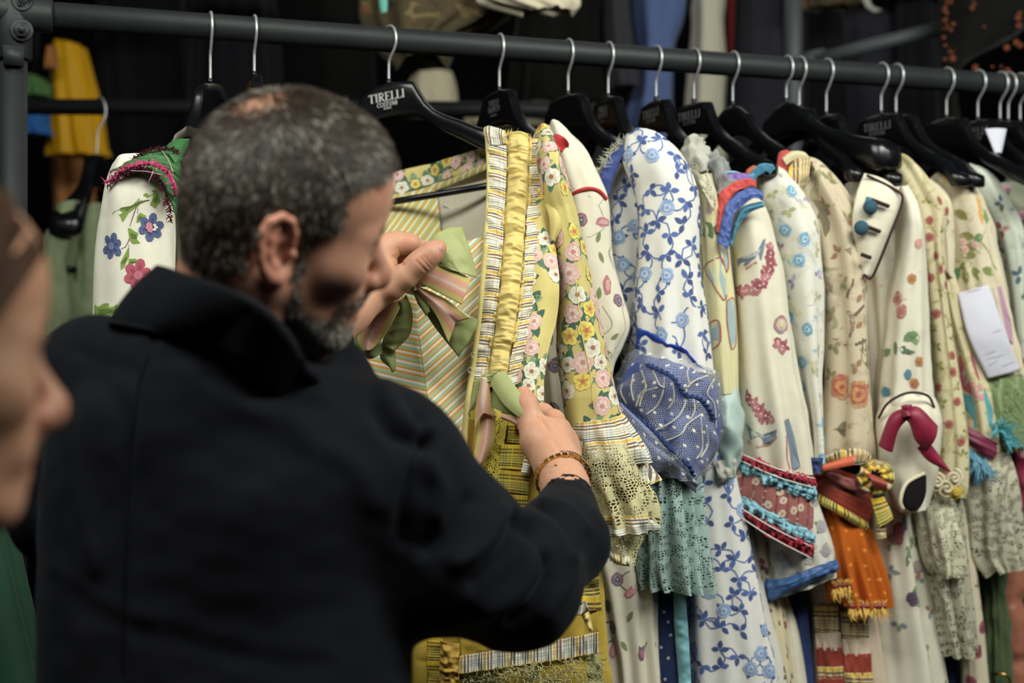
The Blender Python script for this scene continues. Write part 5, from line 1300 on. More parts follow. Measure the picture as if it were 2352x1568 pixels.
# upper bow: green silk under salmon striped ribbon, the man's thumb on it
bw = 'ribbon_bow'
ribbon('bow_loop', [(966, 568, 2.0), (975, 592, 1.992), (1004, 620, 1.99)], [(1062, 523, 2.02), (1082, 584, 2.0), (1096, 638, 2.0)], M['green_silk'], ro, bulge=.016, disp=add(crumple(.0035, .035, 3), crumple(.0012, .012, 5)), n=40, m=40, uvn=False)
ribbon('bow_loop', [(1000, 606, 1.985), (1046, 622, 1.982), (1081, 639, 1.99)], [(957, 647, 1.99), (1010, 673, 1.985), (1060, 699, 1.99)], M['ribbon_pink'], ro, bulge=.002, n=24, m=34)
ribbon('bow_tail', [(962, 658, 2.0), (1028, 690, 1.995), (1081, 730, 2.01)], [(955, 664, 2.0), (1000, 722, 1.998), (1030, 788, 2.02)], M['ribbon_pink'], ro, M_=[(958, 660, 1.995), (1012, 704, 1.993), (1046, 738, 2.012)], bulge=.001, n=24, m=34, disp=crumple(.001, .03))
ribbon('bow_tail', [(952, 664, 2.01), (988, 735, 2.02), (1054, 820, 2.035)], [(975, 668, 2.01), (1058, 712, 2.02), (1099, 736, 2.035)], M['green_silk_dark'], ro, bulge=.006, n=30, m=34, disp=crumple(.003, .03, 4), uvn=False)
ribbon('bow_tail', [(950, 668, 2.012), (962, 700, 2.01), (984, 722, 2.01)], [(962, 664, 2.0), (980, 690, 2.0), (988, 716, 2.0)], M['green_silk_dark'], ro, bulge=.006, uvn=False)
ribbon('bow_tail', [(884, 690, 2.0), (846, 718, 2.02), (822, 774, 2.035), (836, 808, 2.035)], [(930, 683, 2.0), (906, 730, 2.01), (880, 775, 2.03), (856, 800, 2.035)], M['ribbon_pink'], ro, bulge=.006, n=24, m=40, disp=crumple(.001, .03))
ribbon('bow_tail', [(922, 690, 2.01), (898, 738, 2.03), (878, 790, 2.045), (896, 800, 2.045)], [(932, 678, 2.0), (946, 718, 2.02), (942, 766, 2.035), (912, 800, 2.045)], M['green_silk_dark'], ro, bulge=.010, n=30, m=40, disp=add(gather(.003, .25, 4), crumple(.002, .02, 4)), uvn=False)
ribbon('bow_tail', [(812, 760, 2.05), (820, 808, 2.052), (846, 824, 2.055)], [(860, 770, 2.045), (888, 800, 2.05), (884, 812, 2.05)], M['green_silk_dark'], ro, bulge=.006, disp=crumple(.003, .03, 6), uvn=False)
ribbon('bow_tail', [(876, 800, 2.055), (876, 826, 2.055), (907, 850, 2.055)], [(908, 790, 2.05), (908, 815, 2.05), (910, 850, 2.05)], M['green_silk_dark'], ro, bulge=.006, disp=crumple(.002, .02, 9), uvn=False)
ribbon('bow_knot', [(925, 648, 2.0), (945, 672, 2.0)], [(958, 644, 2.0), (966, 662, 2.0)], M['green_silk_dark'], ro, bulge=.010, disp=crumple(.004, .012), uvn=False)
# lower bow at the waist
ribbon('bow_loop', [(1160, 851, 2.015), (1192, 898, 2.0), (1238, 958, 1.985)], [(1119, 872, 2.02), (1160, 932, 2.0), (1216, 976, 1.985)], M['green_silk'], ro, bulge=.004, disp=gather(.0012, .3, 2), n=24, m=40, uvn=False)
ribbon('bow_loop', [(1132, 895, 2.025), (1116, 928, 2.03)], [(1190, 930, 2.012), (1198, 962, 2.012)], M['green_silk_dark'], ro, bulge=.005, uvn=False)
ribbon('bow_loop', [(1096, 872, 2.035), (1083, 905, 2.04), (1080, 958, 2.04)], [(1112, 862, 2.03), (1104, 905, 2.03), (1088, 940, 2.035)], M['green_silk'], ro, bulge=.006, uvn=False)
ribbon('bow_knot', [(1106, 862, 2.02), (1112, 880, 2.02)], [(1146, 848, 2.02), (1132, 872, 2.02)], M['green_silk'], ro, bulge=.008, disp=crumple(.003, .01), uvn=False)
ribbon('bow_tail', [(1108, 868, 2.025), (1094, 930, 2.03), (1091, 984, 2.03)], [(1121, 866, 2.02), (1128, 915, 2.025), (1139, 958, 2.03)], M['ribbon_pink'], ro, M_=[(1114, 866, 2.015), (1110, 920, 2.02), (1109, 946, 2.025)], bulge=.004, n=24, m=34)
ribbon('bow_tail', [(1106, 945, 2.035), (1093, 1020, 2.04), (1081, 1080, 2.045)], [(1138, 955, 2.035), (1136, 1010, 2.04), (1116, 1052, 2.045)], M['ribbon_pink'], ro, bulge=.005, n=24, m=34)
ribbon('bow_tail', [(1152, 946, 2.02), (1182, 956, 2.01), (1204, 970, 2.0)], [(1155, 962, 2.02), (1182, 974, 2.01), (1203, 986, 2.0)], M['ribbon_pink'], ro, bulge=.003)
# ------------------------------------------------------------------ the other costumes, left to right
def garment(name, label, cat_, x, d): return thing(name, label, cat_, P(x, 784, d) * [1, 1, 0])
hem = lambda d, z=.08: CY + (ZC - z) * F / d        # picture row of a hem z metres above the floor
ctr = lambda pts, d: [(x, y, d) for x, y in pts]

# 1 white jacket with green shoulder
g = garment('jacket', 'white jacket printed with blue and red flowers, green ruched shoulder with pink braid', 'jacket', 300, 2.1)
S1 = loft([(262, 402, 372, 398, 2.12), (240, 455, 392, 440), (228, 520, 400, 500), (221, 600, 402, 600), (217, 700, 404, 700), (212, 800, 404, 800), (206, 950, 404, 950), (200, 1100, 402, 1100)], .048, 80, 110, 2.1, fold=.0035, ks=(3, 5, 8), wr=.0014, ws=(.06, .1), seed=5)
S1.build('sleeve', M['white_cotton'], g)
loft([(395, 330, 470, 320, 2.16, .03), (380, 380, 520, 380, 2.2, .04), (390, 500, 560, 500, 2.22, .05), (390, 800, 580, 800, 2.24, .06), (380, 1200, 600, 1200, 2.24, .07)], .05, 60, 60, 2.2, fold=.004).build('bodice', M['white_cotton'], g)
ribbon('shoulder_cap', [(372, 352, 2.09), (386, 332, 2.1), (402, 322, 2.11), (420, 328, 2.13)], [(404, 380, 2.07), (414, 368, 2.08), (424, 350, 2.1), (430, 340, 2.12)], M['emerald_silk'], g, uvn=False, bulge=.012)
ribbon('ruched_shoulder', [(252, 412, 2.10), (290, 378, 2.09), (340, 350, 2.08), (385, 340, 2.08), (415, 352, 2.09)], [(282, 402, 2.055), (330, 392, 2.045), (366, 412, 2.045), (386, 452, 2.05), (400, 500, 2.06)], M['emerald_silk'], g, uvn=False, bulge=.010, disp=add(gather(.006, .03, 3, 0), ruche(.0022, .012, .02, 4)), n=44, m=130)
fringe('maroon_fringe', [P(248, 424, 2.06), P(285, 396, 2.045), P(328, 386, 2.04), P(362, 408, 2.04), P(384, 452, 2.045), P(392, 505, 2.05)], .009, M['maroon_fringe'], g, 260, .0009, .8, 3, (0, -.6, -.3), .9)
fringe('maroon_fringe', [P(300, 368, 2.075), P(345, 346, 2.07), P(390, 342, 2.07), P(412, 352, 2.075)], .007, M['maroon_fringe'], g, 160, .0008, .8, 4, (0, -.6, .3), .9)
edge([(258, 415, 2.055), (300, 384, 2.045), (340, 375, 2.04), (376, 388, 2.036), (398, 420, 2.04), (404, 450, 2.05)], .0032, M['bright_pink'], 'pink_braid', g)
fringe('pink_fringe', [P(245, 420, 2.055), P(290, 388, 2.045), P(340, 374, 2.038), P(380, 390, 2.033), P(400, 430, 2.038)], .011, M['bright_pink'], g, 200, .0007, .8, 6, (0, -.5, .1), .9)
for a, b in (((372, 346, 2.06), (398, 396, 2.04)), ((352, 392, 2.03), (340, 420, 2.03)), ((300, 392, 2.035), (372, 402, 2.03))): edge([a, ((a[0] + b[0]) / 2 + 2, (a[1] + b[1]) / 2 - 3, (a[2] + b[2]) / 2 - .004), b], .0006, M['pink_silk'], 'basting_thread', g)
k = Ink([S1]); LG, LD = H('7a9a2c'), H('4f6e1c'); BL, BD = H('44568e'), H('2c3a6c'); RE, RD2 = H('b8375a'), H('8a2344')
for p in ([(252, 492), (262, 485), (284, 486), (288, 478), (316, 465), (330, 445), (362, 434), (372, 438), (340, 450), (322, 468), (292, 490), (282, 510), (276, 494)], [(354, 438), (362, 442), (368, 462), (356, 478), (344, 470)], [(315, 497), (322, 488), (338, 496), (328, 502), (322, 508), (314, 512)], [(294, 524), (300, 524), (308, 530), (318, 536), (314, 548), (322, 558), (306, 560), (298, 552)], [(295, 568), (296, 590), (286, 612), (278, 620), (277, 602)], [(296, 594), (312, 594), (318, 600), (302, 606), (294, 620)], [(218, 700), (245, 696), (272, 700), (266, 716), (240, 735), (215, 748)]):
    k.ppoly(p, LG); c = np.mean(p, 0); k.ppoly([tuple(c + (np.array(q) - c) * [.6, .35]) for q in p], LD, .0010)
k.pline([(320, 458), (308, 490), (298, 520)], .0011, H('5a3a4c')); k.pline([(298, 545), (290, 565), (278, 572)], .0011, H('5a3a4c')); k.pline([(296, 560), (296, 590)], .0008, H('5a3a4c')); k.pline([(318, 462), (316, 490)], .0008, H('5a3a4c'))
for (x, y, r, c, dk, cn) in ((346, 522, .021, BL, BD, None), (257, 565, .019, BL, BD, H('6878a8')), (318, 632, .023, RE, RD2, H('c8607a'))):
    k.flower(k.px(x, y), r, c, cn, 6, .35, dk, wid=.62, cr=.3)
for q in ((342, 516), (340, 522), (344, 528), (343, 520)): k.blob(k.px(*q), .0042, .0036, H('d8788c'), off=.0022)
for q in ((354, 517), (357, 522), (353, 527)): k.blob(k.px(*q), .003, .002, H('e6e4da'), off=.0022)
k.blob(k.px(378, 468), .003, .004, H('c04a5c')); k.build(g)

# 2 dull green garment on a rear rail, with its hanger
back = thing('clothes_rack', 'black second rail crossing behind the post at the left', 'rack', (-1.9, 3.3, 0))
zb = ZC + (CY - 245) / F * 3.3
mesh('rail', *tube([(-2.1, 3.3, zb + .006), (0, 3.34, zb), (.25, 3.345, zb - .004)], .019, 20), M['rack_paint_dark'], back)
mesh('upright', *tube([(-1.9, 3.3, 0), (-1.9, 3.3, 1), (-1.9, 3.3, zb)], .019, 16), M['rack_paint_dark'], back); mesh('upright', *tube([(.2, 3.344, 0), (.2, 3.344, 1), (.2, 3.344, zb)], .019, 16), M['rack_paint_dark'], back)
hb = thing('clothes_hanger', 'blurred hanger behind the post carrying the dull green garment', 'hanger', P(238, 245, 3.2))
pts = [P(x, y, d) for x, y, d in ((221, 234, 3.34), (224, 226, 3.315), (232, 224, 3.29), (239, 234, 3.27), (243, 250, 3.27), (240, 275, 3.27), (226, 300, 3.27), (223, 340, 3.27), (222, 358, 3.27))]
mesh('hook', *tube(spline(pts, 30), .0022, 8), M['wire_chrome'], hb)
V, Fc = hanger_body(); Rm = np.array(Matrix.Rotation(math.radians(-92), 3, 'Z')); c0 = P(222, 356, 3.27); mesh('arms', (V - [0, 0, -.0755]) * [1, 1.5, 1.25] @ Rm.T + c0, Fc, M['hanger_plastic'], hb)
V, Fc = tube([(-.19, 0, -.27), (0, 0, -.27), (.19, 0, -.27)], .006, 8); mesh('trouser_bar', V @ Rm.T + c0, Fc, M['hanger_plastic'], hb)
g = garment('blouse', 'dull sage green crinkled blouse hanging out of focus at the left', 'blouse', 170, 3.1)
loft([(150, 465, 185, 462, 3.12, .04), (125, 520, 178, 520), (105, 600, 172, 600), (98, 700, 180, 700), (90, 900, 190, 900), (90, 1200, 190, 1200)], .07, 50, 50, 3.12, fold=.008, wr=.008, ws=(.06, .08)).build('sleeve', M['sage_green'], g)
loft([(205, 470, 235, 470, 3.2, .04), (196, 540, 250, 540), (190, 620, 260, 620), (165, 700, 265, 700), (150, 900, 280, 900), (140, 1500, 290, 1500)], .08, 50, 50, 3.2, fold=.012, wr=.012, ws=(.05, .06), seed=3).build('bodice', M['sage_green'], g)

# 4 cream embroidered jacket with red piping
g = garment('jacket', 'cream jacket with red piping round the shoulder, behind the yellow sleeve', 'jacket', 1360, 2.3)
B4 = loft([(1195, 520, 1345, 520, 2.33), (1200, 700, 1345, 700), (1215, 850, 1345, 850), (1235, 1000, 1360, 1000), (1270, 1180, 1420, 1180), (1320, 1290, 1500, 1290), (1365, 1450, 1508, 1450), (1385, 1568, 1515, 1568), (1400, 2000, 1560, 2000), (1400, hem(2.33), 1590, hem(2.33))], .045, 90, 130, 2.33, fold=.009, ks=(7, 11, 16), seed=3)
B4.build('gown', M['cream_silk'], g)
S4 = loft([(1252, 330, 1296, 330, 2.32), (1258, 375, 1352, 372), (1275, 440, 1392, 445), (1290, 520, 1402, 525), (1298, 600, 1410, 600), (1308, 690, 1432, 680), (1318, 750, 1448, 742), (1325, 800, 1430, 795), (1330, 850, 1408, 845), (1335, 930, 1400, 930)], .05, 80, 100, 2.29, fold=.004, ks=(3, 5, 9), wr=.001, ws=(.06, .1), seed=9)
S4.build('sleeve', M['cream_silk'], g)
k = Ink([S4, B4])
edge([(1308, 450), (1330, 438), (1352, 433), (1375, 440), (1391, 458)], .0030, M['red_piping'], 'red_piping', g, k)
ribbon('red_bow', [(1245, 318, 2.26), (1268, 308, 2.25), (1290, 318, 2.25)], [(1250, 350, 2.25), (1275, 352, 2.24), (1303, 345, 2.25)], M['red_piping'], g, uvn=False, bulge=.012, disp=crumple(.008, .02, 3), n=30, m=30)
for x, y in ((1335, 505), (1326, 560), (1420, 690), (1270, 938), (1275, 840), (1408, 1440), (1395, 1390), (1418, 1330)): k.rose(k.px(x, y), .012, [H('a05a6c'), H('6a6a94'), H('4a5a8c'), H('c8a070')])
for x, y, a in ((1385, 510, 0), (1395, 655, 1.5), (1410, 1490, 1.3), (1450, 1360, .6)): k.blob(k.px(x, y), .016, .008, H('c0707c'), a); k.blob(k.px(x, y), .010, .004, H('d6a0a0'), a, off=.0012)
for x, y, a in ((1370, 560, 1.2), (1375, 575, -1.2), (1375, 690, 1.5), (1400, 780, .4), (1385, 800, -.8), (1300, 880, .9), (1440, 1430, 1.1), (1425, 1470, -1)): k.leaf(k.px(x, y), a, .022, .009, H('7c8a54'))
pts = k.scatter(B4, .05, 0, .52, .1, .6, 300); vines(k, B4, pts, .0022, H('6c6a60'), .12, .35)
for h in pts[::3]: k.rose(h, .012, [H('9a4a5c'), H('6a5a84'), H('b0707c')]); sprig(k, h, .018, [H('6c7a54'), H('4a5a74')], None, 2)
pts = k.scatter(S4, .05, 0, .52, .1, 1, 200); vines(k, S4, pts, .0015, H('9a9684'), .12, .4)
k.build(g)

# 5 white jacket with blue roses
g = garment('jacket', 'white jacket printed all over with blue roses and vines, blue puffed cuff with dotted tulle', 'jacket', 1520, 2.36)
B5 = loft([(1425, 330, 1500, 330, 2.42, .03), (1388, 430, 1530, 430, 2.42), (1392, 600, 1535, 600), (1405, 750, 1570, 750), (1450, 900, 1640, 900), (1510, 1020, 1680, 1020), (1560, 1100, 1692, 1090), (1570, 1300, 1735, 1290), (1572, 1450, 1765, 1450), (1575, 1568, 1792, 1568), (1575, 2000, 1850, 2000), (1570, hem(2.4), 1880, hem(2.4))], .045, 90, 140, 2.40, fold=.009, ks=(4, 7, 11), seed=8)
B5.build('gown', M['white_blue_ground'], g)
S5 = loft([(1436, 322, 1500, 316, 2.36, .03), (1432, 370, 1566, 362), (1458, 440, 1602, 445), (1468, 520, 1606, 520), (1466, 600, 1602, 610), (1460, 690, 1612, 685), (1456, 760, 1624, 785), (1452, 830, 1634, 860)], .052, 80, 110, 2.34, fold=.006, ks=(3, 5, 8), wr=.0016, ws=(.05, .09), seed=7)
S5.build('sleeve', M['white_blue_ground'], g)
k = Ink([S5, B5])
for cl, v1, tr in ((S5, .93, 1500), (B5, .62, 2200)):
    pts = k.scatter(cl, .027, 0, .52, 0, v1, tr); vines(k, cl, pts, .0026, H('4a6ab0'), .09, .3, 2)
    for h in pts:
        q = random.random()
        if q < .24: k.rose(h, .0135, [H('a8c0e0'), H('86a6d6'), H('b8cce8'), H('7698d0')]); sprig(k, h, .016, [H('2c4f9c'), H('3a62b0')], None, 2)
        else: sprig(k, h, .0165, [H('2b4c98'), H('24427f'), H('3e64b0')], None, 3, H('4d74c0'))
k.build(g)
ribbon('frayed_edge', [(1436, 322, 2.37), (1402, 358, 2.37), (1378, 400, 2.37), (1374, 445, 2.37)], [(1452, 335, 2.345), (1425, 370, 2.345), (1408, 410, 2.35), (1398, 450, 2.35)], M['blue_taffeta'], g, uvn=False, bulge=.008, disp=crumple(.004, .02))
fringe('frayed_threads', [P(1440, 318, 2.35), P(1400, 356, 2.35), P(1376, 400, 2.35), P(1370, 445, 2.35)], .016, M['tulle_grey'], g, 160, .0006, .8, 3, (-.6, -.3, .2), .9)
k5 = Ink([S5, B5])
patch('velvet_edge', [(1466, 752), (1500, 766), (1533, 788), (1573, 800), (1602, 836), (1626, 852)], [(1455, 830), (1500, 848), (1560, 860), (1604, 880), (1622, 890)], M['royal_velvet'], .006, crumple(.002, .015), 60, 16, .002, False, k5, g, 2.29)
PF = loft([(1466, 812, 1594, 846, 2.31, .05), (1436, 855, 1632, 872), (1418, 900, 1648, 920), (1432, 960, 1650, 985), (1470, 1030, 1630, 1050), (1510, 1085, 1596, 1095)], .068, 110, 110, 2.31, fold=.005, ks=(4, 7, 11), wr=.005, ws=(.035, .05), seed=5)
PF.build('puffed_cuff', M['blue_taffeta'], g)
TU = loft([(1462, 802, 1606, 838, 2.31, .055), (1430, 852, 1640, 870), (1413, 900, 1652, 918), (1428, 960, 1656, 985), (1466, 1030, 1634, 1052), (1506, 1088, 1600, 1098)], .080, 110, 110, 2.31, fold=.005, ks=(4, 7, 11), wr=.008, ws=(.03, .05), seed=5)
TU.build('tulle_overlay', M['tulle_dots'], g)
kt = Ink([TU])
for pp in ([(1488, 838), (1520, 852), (1546, 868), (1572, 902), (1608, 918), (1638, 960)], [(1424, 918), (1462, 952), (1502, 988), (1545, 1030), (1576, 1062), (1592, 1090)]):
    q = spline([list(kt.px(*a)[0] + kt.px(*a)[1] * .003) for a in pp if kt.px(*a)], 60)
    tw = [q + np.stack([.0022 * np.cos(np.arange(60) * .9 + s0), 0 * np.arange(60) - .001, .0022 * np.sin(np.arange(60) * .9 + s0)], 1) for s0 in (0, pi)]
    mesh('twisted_cord', *cat(tube(tw[0], .0024, 7), tube(tw[1], .0024, 7)), M['navy_cord'], g)
rs = np.random.RandomState(4)
for pp in ([(1474, 850), (1484, 888), (1471, 906), (1461, 934)], [(1497, 842), (1505, 862), (1515, 883), (1527, 890)], [(1527, 865), (1522, 903), (1507, 934), (1484, 952)], [(1510, 890), (1484, 898), (1474, 913), (1469, 934)], [(1576, 893), (1573, 929), (1550, 964), (1502, 990)], [(1609, 952), (1578, 975), (1563, 998), (1522, 1015)], [(1609, 952), (1612, 995), (1612, 1033), (1599, 1054)], [(1622, 977), (1625, 1020), (1609, 1051)], [(1584, 840), (1578, 857), (1584, 883)], [(1626, 862), (1594, 875), (1578, 890)], [(1640, 870), (1624, 903), (1640, 929), (1645, 985)], [(1436, 870), (1426, 898), (1440, 929)], [(1510, 1028), (1499, 1060)], [(1545, 880), (1548, 915), (1535, 940)], [(1590, 905), (1596, 940), (1585, 965)], [(1455, 860), (1450, 890), (1455, 920)]):
    edge(pp, .0015, M['tulle_thread'], 'tulle_tuck', g, kt, 6, .0005)     # pinched tucks of the tulle
for nm, mt, of in (('peplum', 'blue_taffeta', 0), ('peplum_tulle', 'tulle_dots', .006)):
    ribbon(nm, [(1424, 922, 2.25 - of), (1480, 975, 2.235 - of), (1540, 1035, 2.24 - of), (1594, 1092, 2.255 - of)], [(1446, 1010, 2.25 - of), (1490, 1082, 2.24 - of), (1540, 1085, 2.245 - of), (1600, 1132, 2.255 - of)], M[mt], g, uvn=False, bulge=.008, disp=gather(.004, .12, 3, 0), m=60)
loft([(1478, 1060, 1596, 1085, 2.31, .03), (1470, 1150, 1604, 1150), (1468, 1250, 1620, 1250), (1474, 1320, 1628, 1330), (1482, 1345, 1630, 1360)], .045, 130, 90, 2.30, fold=.014, ks=(8, 13, 17), grow=.5, wr=.002, ws=(.05, .1), seed=4).build('lace_flounce', M['lace_teal'], g)
loft([(1482, 1065, 1590, 1085, 2.31, .022), (1480, 1200, 1600, 1200), (1486, 1330, 1618, 1340)], .03, 100, 60, 2.305, fold=.012, ks=(8, 13, 17), grow=.5, seed=4).build('flounce_lining', M['lace_ground_teal'], g)
ND = loft([(1480, 1280, 1570, 1280, 2.36, .03), (1485, 1420, 1572, 1420), (1490, 1568, 1580, 1568), (1490, 2000, 1590, 2000), (1490, hem(2.36), 1600, hem(2.36))], .03, 50, 60, 2.355, fold=.004)
ND.build('navy_panel', M['navy_dotted'], g)
k = Ink([ND])
for h in k.scatter(ND, .017, 0, .5, 0, .4, 400): k.blob(h, .0026, .0026, H('b9bcc4'))
k.build(g, 'printed_dots')
ribbon('aqua_ribbon', [(1546, 1340, 2.32), (1550, 1450, 2.32), (1560, 1600, 2.32), (1566, 1900, 2.32)], [(1572, 1340, 2.315), (1580, 1450, 2.315), (1588, 1600, 2.315), (1596, 1900, 2.315)], M['aqua_satin'], g, uvn=False, disp=gather(.004, .014, 4), bulge=.004, m=120)

# 6 cream jacket with teal patches
g = garment('jacket', 'cream jacket with pale teal patches edged in red, teal satin puff at its cuff', 'jacket', 1650, 2.4)
S6 = loft([(1578, 385, 1625, 380, 2.42, .03), (1588, 440, 1648, 435), (1595, 520, 1665, 515), (1600, 620, 1676, 610), (1606, 710, 1686, 700), (1614, 800, 1690, 790), (1630, 905, 1690, 900)], .045, 60, 80, 2.40, fold=.003, seed=4)
S6.build('sleeve', M['pale_yellow'], g)
k = Ink([S6]); TE, RL = H('9db8bc'), H('b03a4a')
for p in ([(1618, 615), (1655, 590), (1668, 640), (1664, 690), (1640, 655)], [(1648, 560), (1664, 555), (1672, 600), (1668, 625), (1655, 590)], [(1618, 750), (1650, 735), (1654, 785), (1632, 800)], [(1668, 690), (1686, 690), (1690, 780), (1678, 800), (1670, 745)]):
    k.ppoly(p, TE); k.pline(p + [p[0]], .0022, RL, .0016)
for x, y, a in ((1620, 505, -1.2), (1612, 540, .3), (1635, 520, -.4), (1605, 560, 1.8)): k.leaf(k.px(x, y), a, .034, .02, H('5a7a4c'), H('7c945c'))
k.blob(k.px(1628, 470), .012, .016, H('d8b0b4')); k.pline([(1610, 560), (1614, 640), (1606, 700)], .002, H('5a6a4c')); k.build(g)
loft([(1640, 890, 1684, 885, 2.40, .03), (1628, 940, 1694, 930), (1630, 1000, 1698, 1000), (1640, 1060, 1696, 1050), (1654, 1095, 1690, 1085)], .045, 80, 70, 2.39, wr=.009, ws=(.03, .05), seed=3).build('satin_puff', M['teal_satin'], g)
ribbon('puff_frill', [(1640, 1060, 2.355), (1690, 1050, 2.355)], [(1652, 1112, 2.35), (1690, 1095, 2.35)], M['stone_gauze'], g, uvn=False, disp=crumple(.006, .012), bulge=.008, m=30)
ribbon('lace_collar', [(1572, 380, 2.38), (1590, 400, 2.365), (1612, 440, 2.355)], [(1615, 372, 2.37), (1640, 430, 2.35), (1643, 492, 2.35)], M['lace_pale'], g, uvn=False, disp=crumple(.006, .02), bulge=.012, m=40)
ribbon('lace_collar_lining', [(1572, 382, 2.39), (1590, 402, 2.375), (1612, 442, 2.365)], [(1615, 374, 2.38), (1638, 430, 2.36), (1640, 488, 2.36)], M['ecru_linen'], g, uvn=False, bulge=.012)
loft([(1650, 1080, 1700, 1080, 2.43), (1660, 1200, 1722, 1200), (1690, 1400, 1765, 1400), (1720, 1568, 1806, 1568), (1750, 2000, 1880, 2000), (1760, hem(2.43), 1920, hem(2.43))], .035, 50, 70, 2.43, fold=.005, seed=6).build('gown', M['off_white'], g)
k = Ink([loft([(1650, 1080, 1700, 1080, 2.43), (1660, 1200, 1722, 1200), (1690, 1400, 1765, 1400), (1720, 1568, 1806, 1568), (1750, 2000, 1880, 2000), (1760, hem(2.43), 1920, hem(2.43))], .035, 50, 70, 2.43, fold=.005, seed=6)])
for h in k.scatter(k.cl[0], .03, .1, .5, 0, .6, 300): sprig(k, h, .016, [H('6a4a44'), H('8a3a44'), H('5a5a4a')], None, 3)
k.build(g)
for nm, rows, mt in (('gauze_knot', [(1578, 352, 1612, 340, 2.40), (1576, 375, 1628, 365), (1590, 400, 1630, 395)], 'stone_gauze'), ('gauze_ruffle', [(1605, 375, 1640, 360, 2.39), (1618, 400, 1668, 382), (1628, 435, 1680, 410), (1640, 450, 1690, 425)], 'grey_gauze')):
    loft(rows, .03, 60, 40, 2.385, wr=.012, ws=(.014, .03), seed=5).build(nm, M[mt], g)

# 7 cream sleeve with birds and garlands
g = garment('jacket', 'cream jacket with birds and red garlands, purple coral and blue ribbon shoulder', 'jacket', 1750, 2.42)
S7 = loft([(1664, 480, 1742, 450, 2.43, .035), (1676, 540, 1768, 520), (1688, 640, 1794, 625), (1694, 740, 1808, 730), (1700, 850, 1824, 835), (1706, 950, 1846, 940), (1710, 1060, 1868, 1090)], .05, 80, 110, 2.42, fold=.0065, ks=(3, 5, 8), wr=.0015, seed=6)
S7.build('sleeve', M['cream_silk'], g)
k = Ink([S7]); R1, R2, BW = H('9c3a50'), H('c0707c'), H('6c7f94')
def garland(pts):
    n = 0
    for i in range(len(pts) - 1):
        for t in np.linspace(0, 1, 7, False):
            x = pts[i][0] * (1 - t) + pts[i + 1][0] * t + random.uniform(-4, 4); y = pts[i][1] * (1 - t) + pts[i + 1][1] * t + random.uniform(-4, 4); h = k.px(x, y)
            if h is None: continue
            n += 1
            if n % 2: k.flower(h, .0078, random.choice([R1, R2]), H('e0c8b8'), 5, random.uniform(0, 6))
            else: sprig(k, h, .014, [R1, H('b0606c')], None, 3)
def bird(pts, fr):
    k.ppoly(pts, BW, .0008); k.ppoly([tuple(np.mean(pts, 0) + (np.array(p) - np.mean(pts, 0)) * [.6, .35]) for p in pts], H('b8bcc0'), .0014)
    for i in range(len(fr) - 1): k.pline([fr[i], fr[i + 1]], .0055, H('b0404c'), .0008); k.pline([fr[i], fr[i + 1]], .0016, H('e0c8a8'), .0016)
garland([(1692, 668), (1715, 672), (1738, 664), (1758, 640), (1770, 605), (1772, 560)]); bird([(1688, 596), (1715, 590), (1735, 578), (1750, 552), (1762, 546), (1752, 575), (1742, 598), (1715, 610), (1690, 612)], [(1690, 620), (1715, 616), (1738, 602)])
k.rose(k.px(1795, 745), .016, [H('8a96ac'), H('c04a58'), H('e0d4b0')]); garland([(1785, 785), (1800, 800)])
garland([(1716, 908), (1735, 930), (1755, 955), (1772, 965)]); bird([(1714, 972), (1735, 992), (1760, 1000), (1785, 985), (1782, 1005), (1755, 1020), (1725, 1010)], [(1718, 1012), (1740, 1026), (1766, 1020), (1784, 1002)])
k.ppoly([(1800, 965), (1812, 960), (1820, 1000), (1838, 1070), (1818, 1080), (1812, 1030)], BW); k.pline([(1806, 1000), (1808, 1050), (1814, 1078)], .004, H('b0404c'))
k.build(g)
for nm, mt, O, I in (('purple_ribbon', 'purple_ribbon', [(1630, 490), (1636, 430), (1660, 400), (1690, 396), (1722, 412)], [(1650, 520), (1660, 450), (1682, 422), (1705, 416), (1728, 424)]),
                     ('coral_braid', 'coral_braid', [(1642, 525), (1652, 450), (1678, 422), (1708, 414), (1728, 420)], [(1664, 545), (1674, 468), (1696, 440), (1720, 430), (1736, 434)]),
                     ('blue_ribbon', 'blue_ribbon', [(1648, 556), (1664, 478), (1688, 448), (1716, 432), (1742, 438)], [(1672, 572), (1686, 498), (1706, 472), (1732, 456), (1752, 462)])):
    i = ['purple_ribbon', 'coral_braid', 'blue_ribbon'].index(nm); d_ = 2.375 - .012 * i
    ribbon(nm, ctr(O, d_), ctr(I, d_ - .01), M[mt], g, uvn=False, bulge=.007, disp=ruche(.003, .006 if i == 1 else .02, .010, i) if i == 1 else add(gather(.003, .14, i, 1), crumple(.0028, .012, i), gather(.0022, .09, i + 3, 0)), m=90)
    if i == 0: edge(ctr(O, d_ - .004), .0022, M['sky_frill'], 'ribbon_edge', g)
ribbon('shoulder_trim', ctr([(1674, 560), (1690, 500), (1710, 474), (1750, 462)], 2.352), ctr([(1680, 572), (1700, 515), (1722, 488), (1756, 474)], 2.352), M['teal_ribbon'], g, uvn=False, disp=crumple(.004, .01), bulge=.004)
tl, trr, bl_, br_ = np.array([1703, 1040]), np.array([1870, 1096]), np.array([1678, 1172]), np.array([1864, 1282])
loft([(1706, 1046, 1862, 1100, 2.42, .035), (1690, 1110, 1862, 1190), (1682, 1176, 1858, 1276)], .04, 80, 50, 2.42).build('cuff_lining', M['cream_silk'], g)
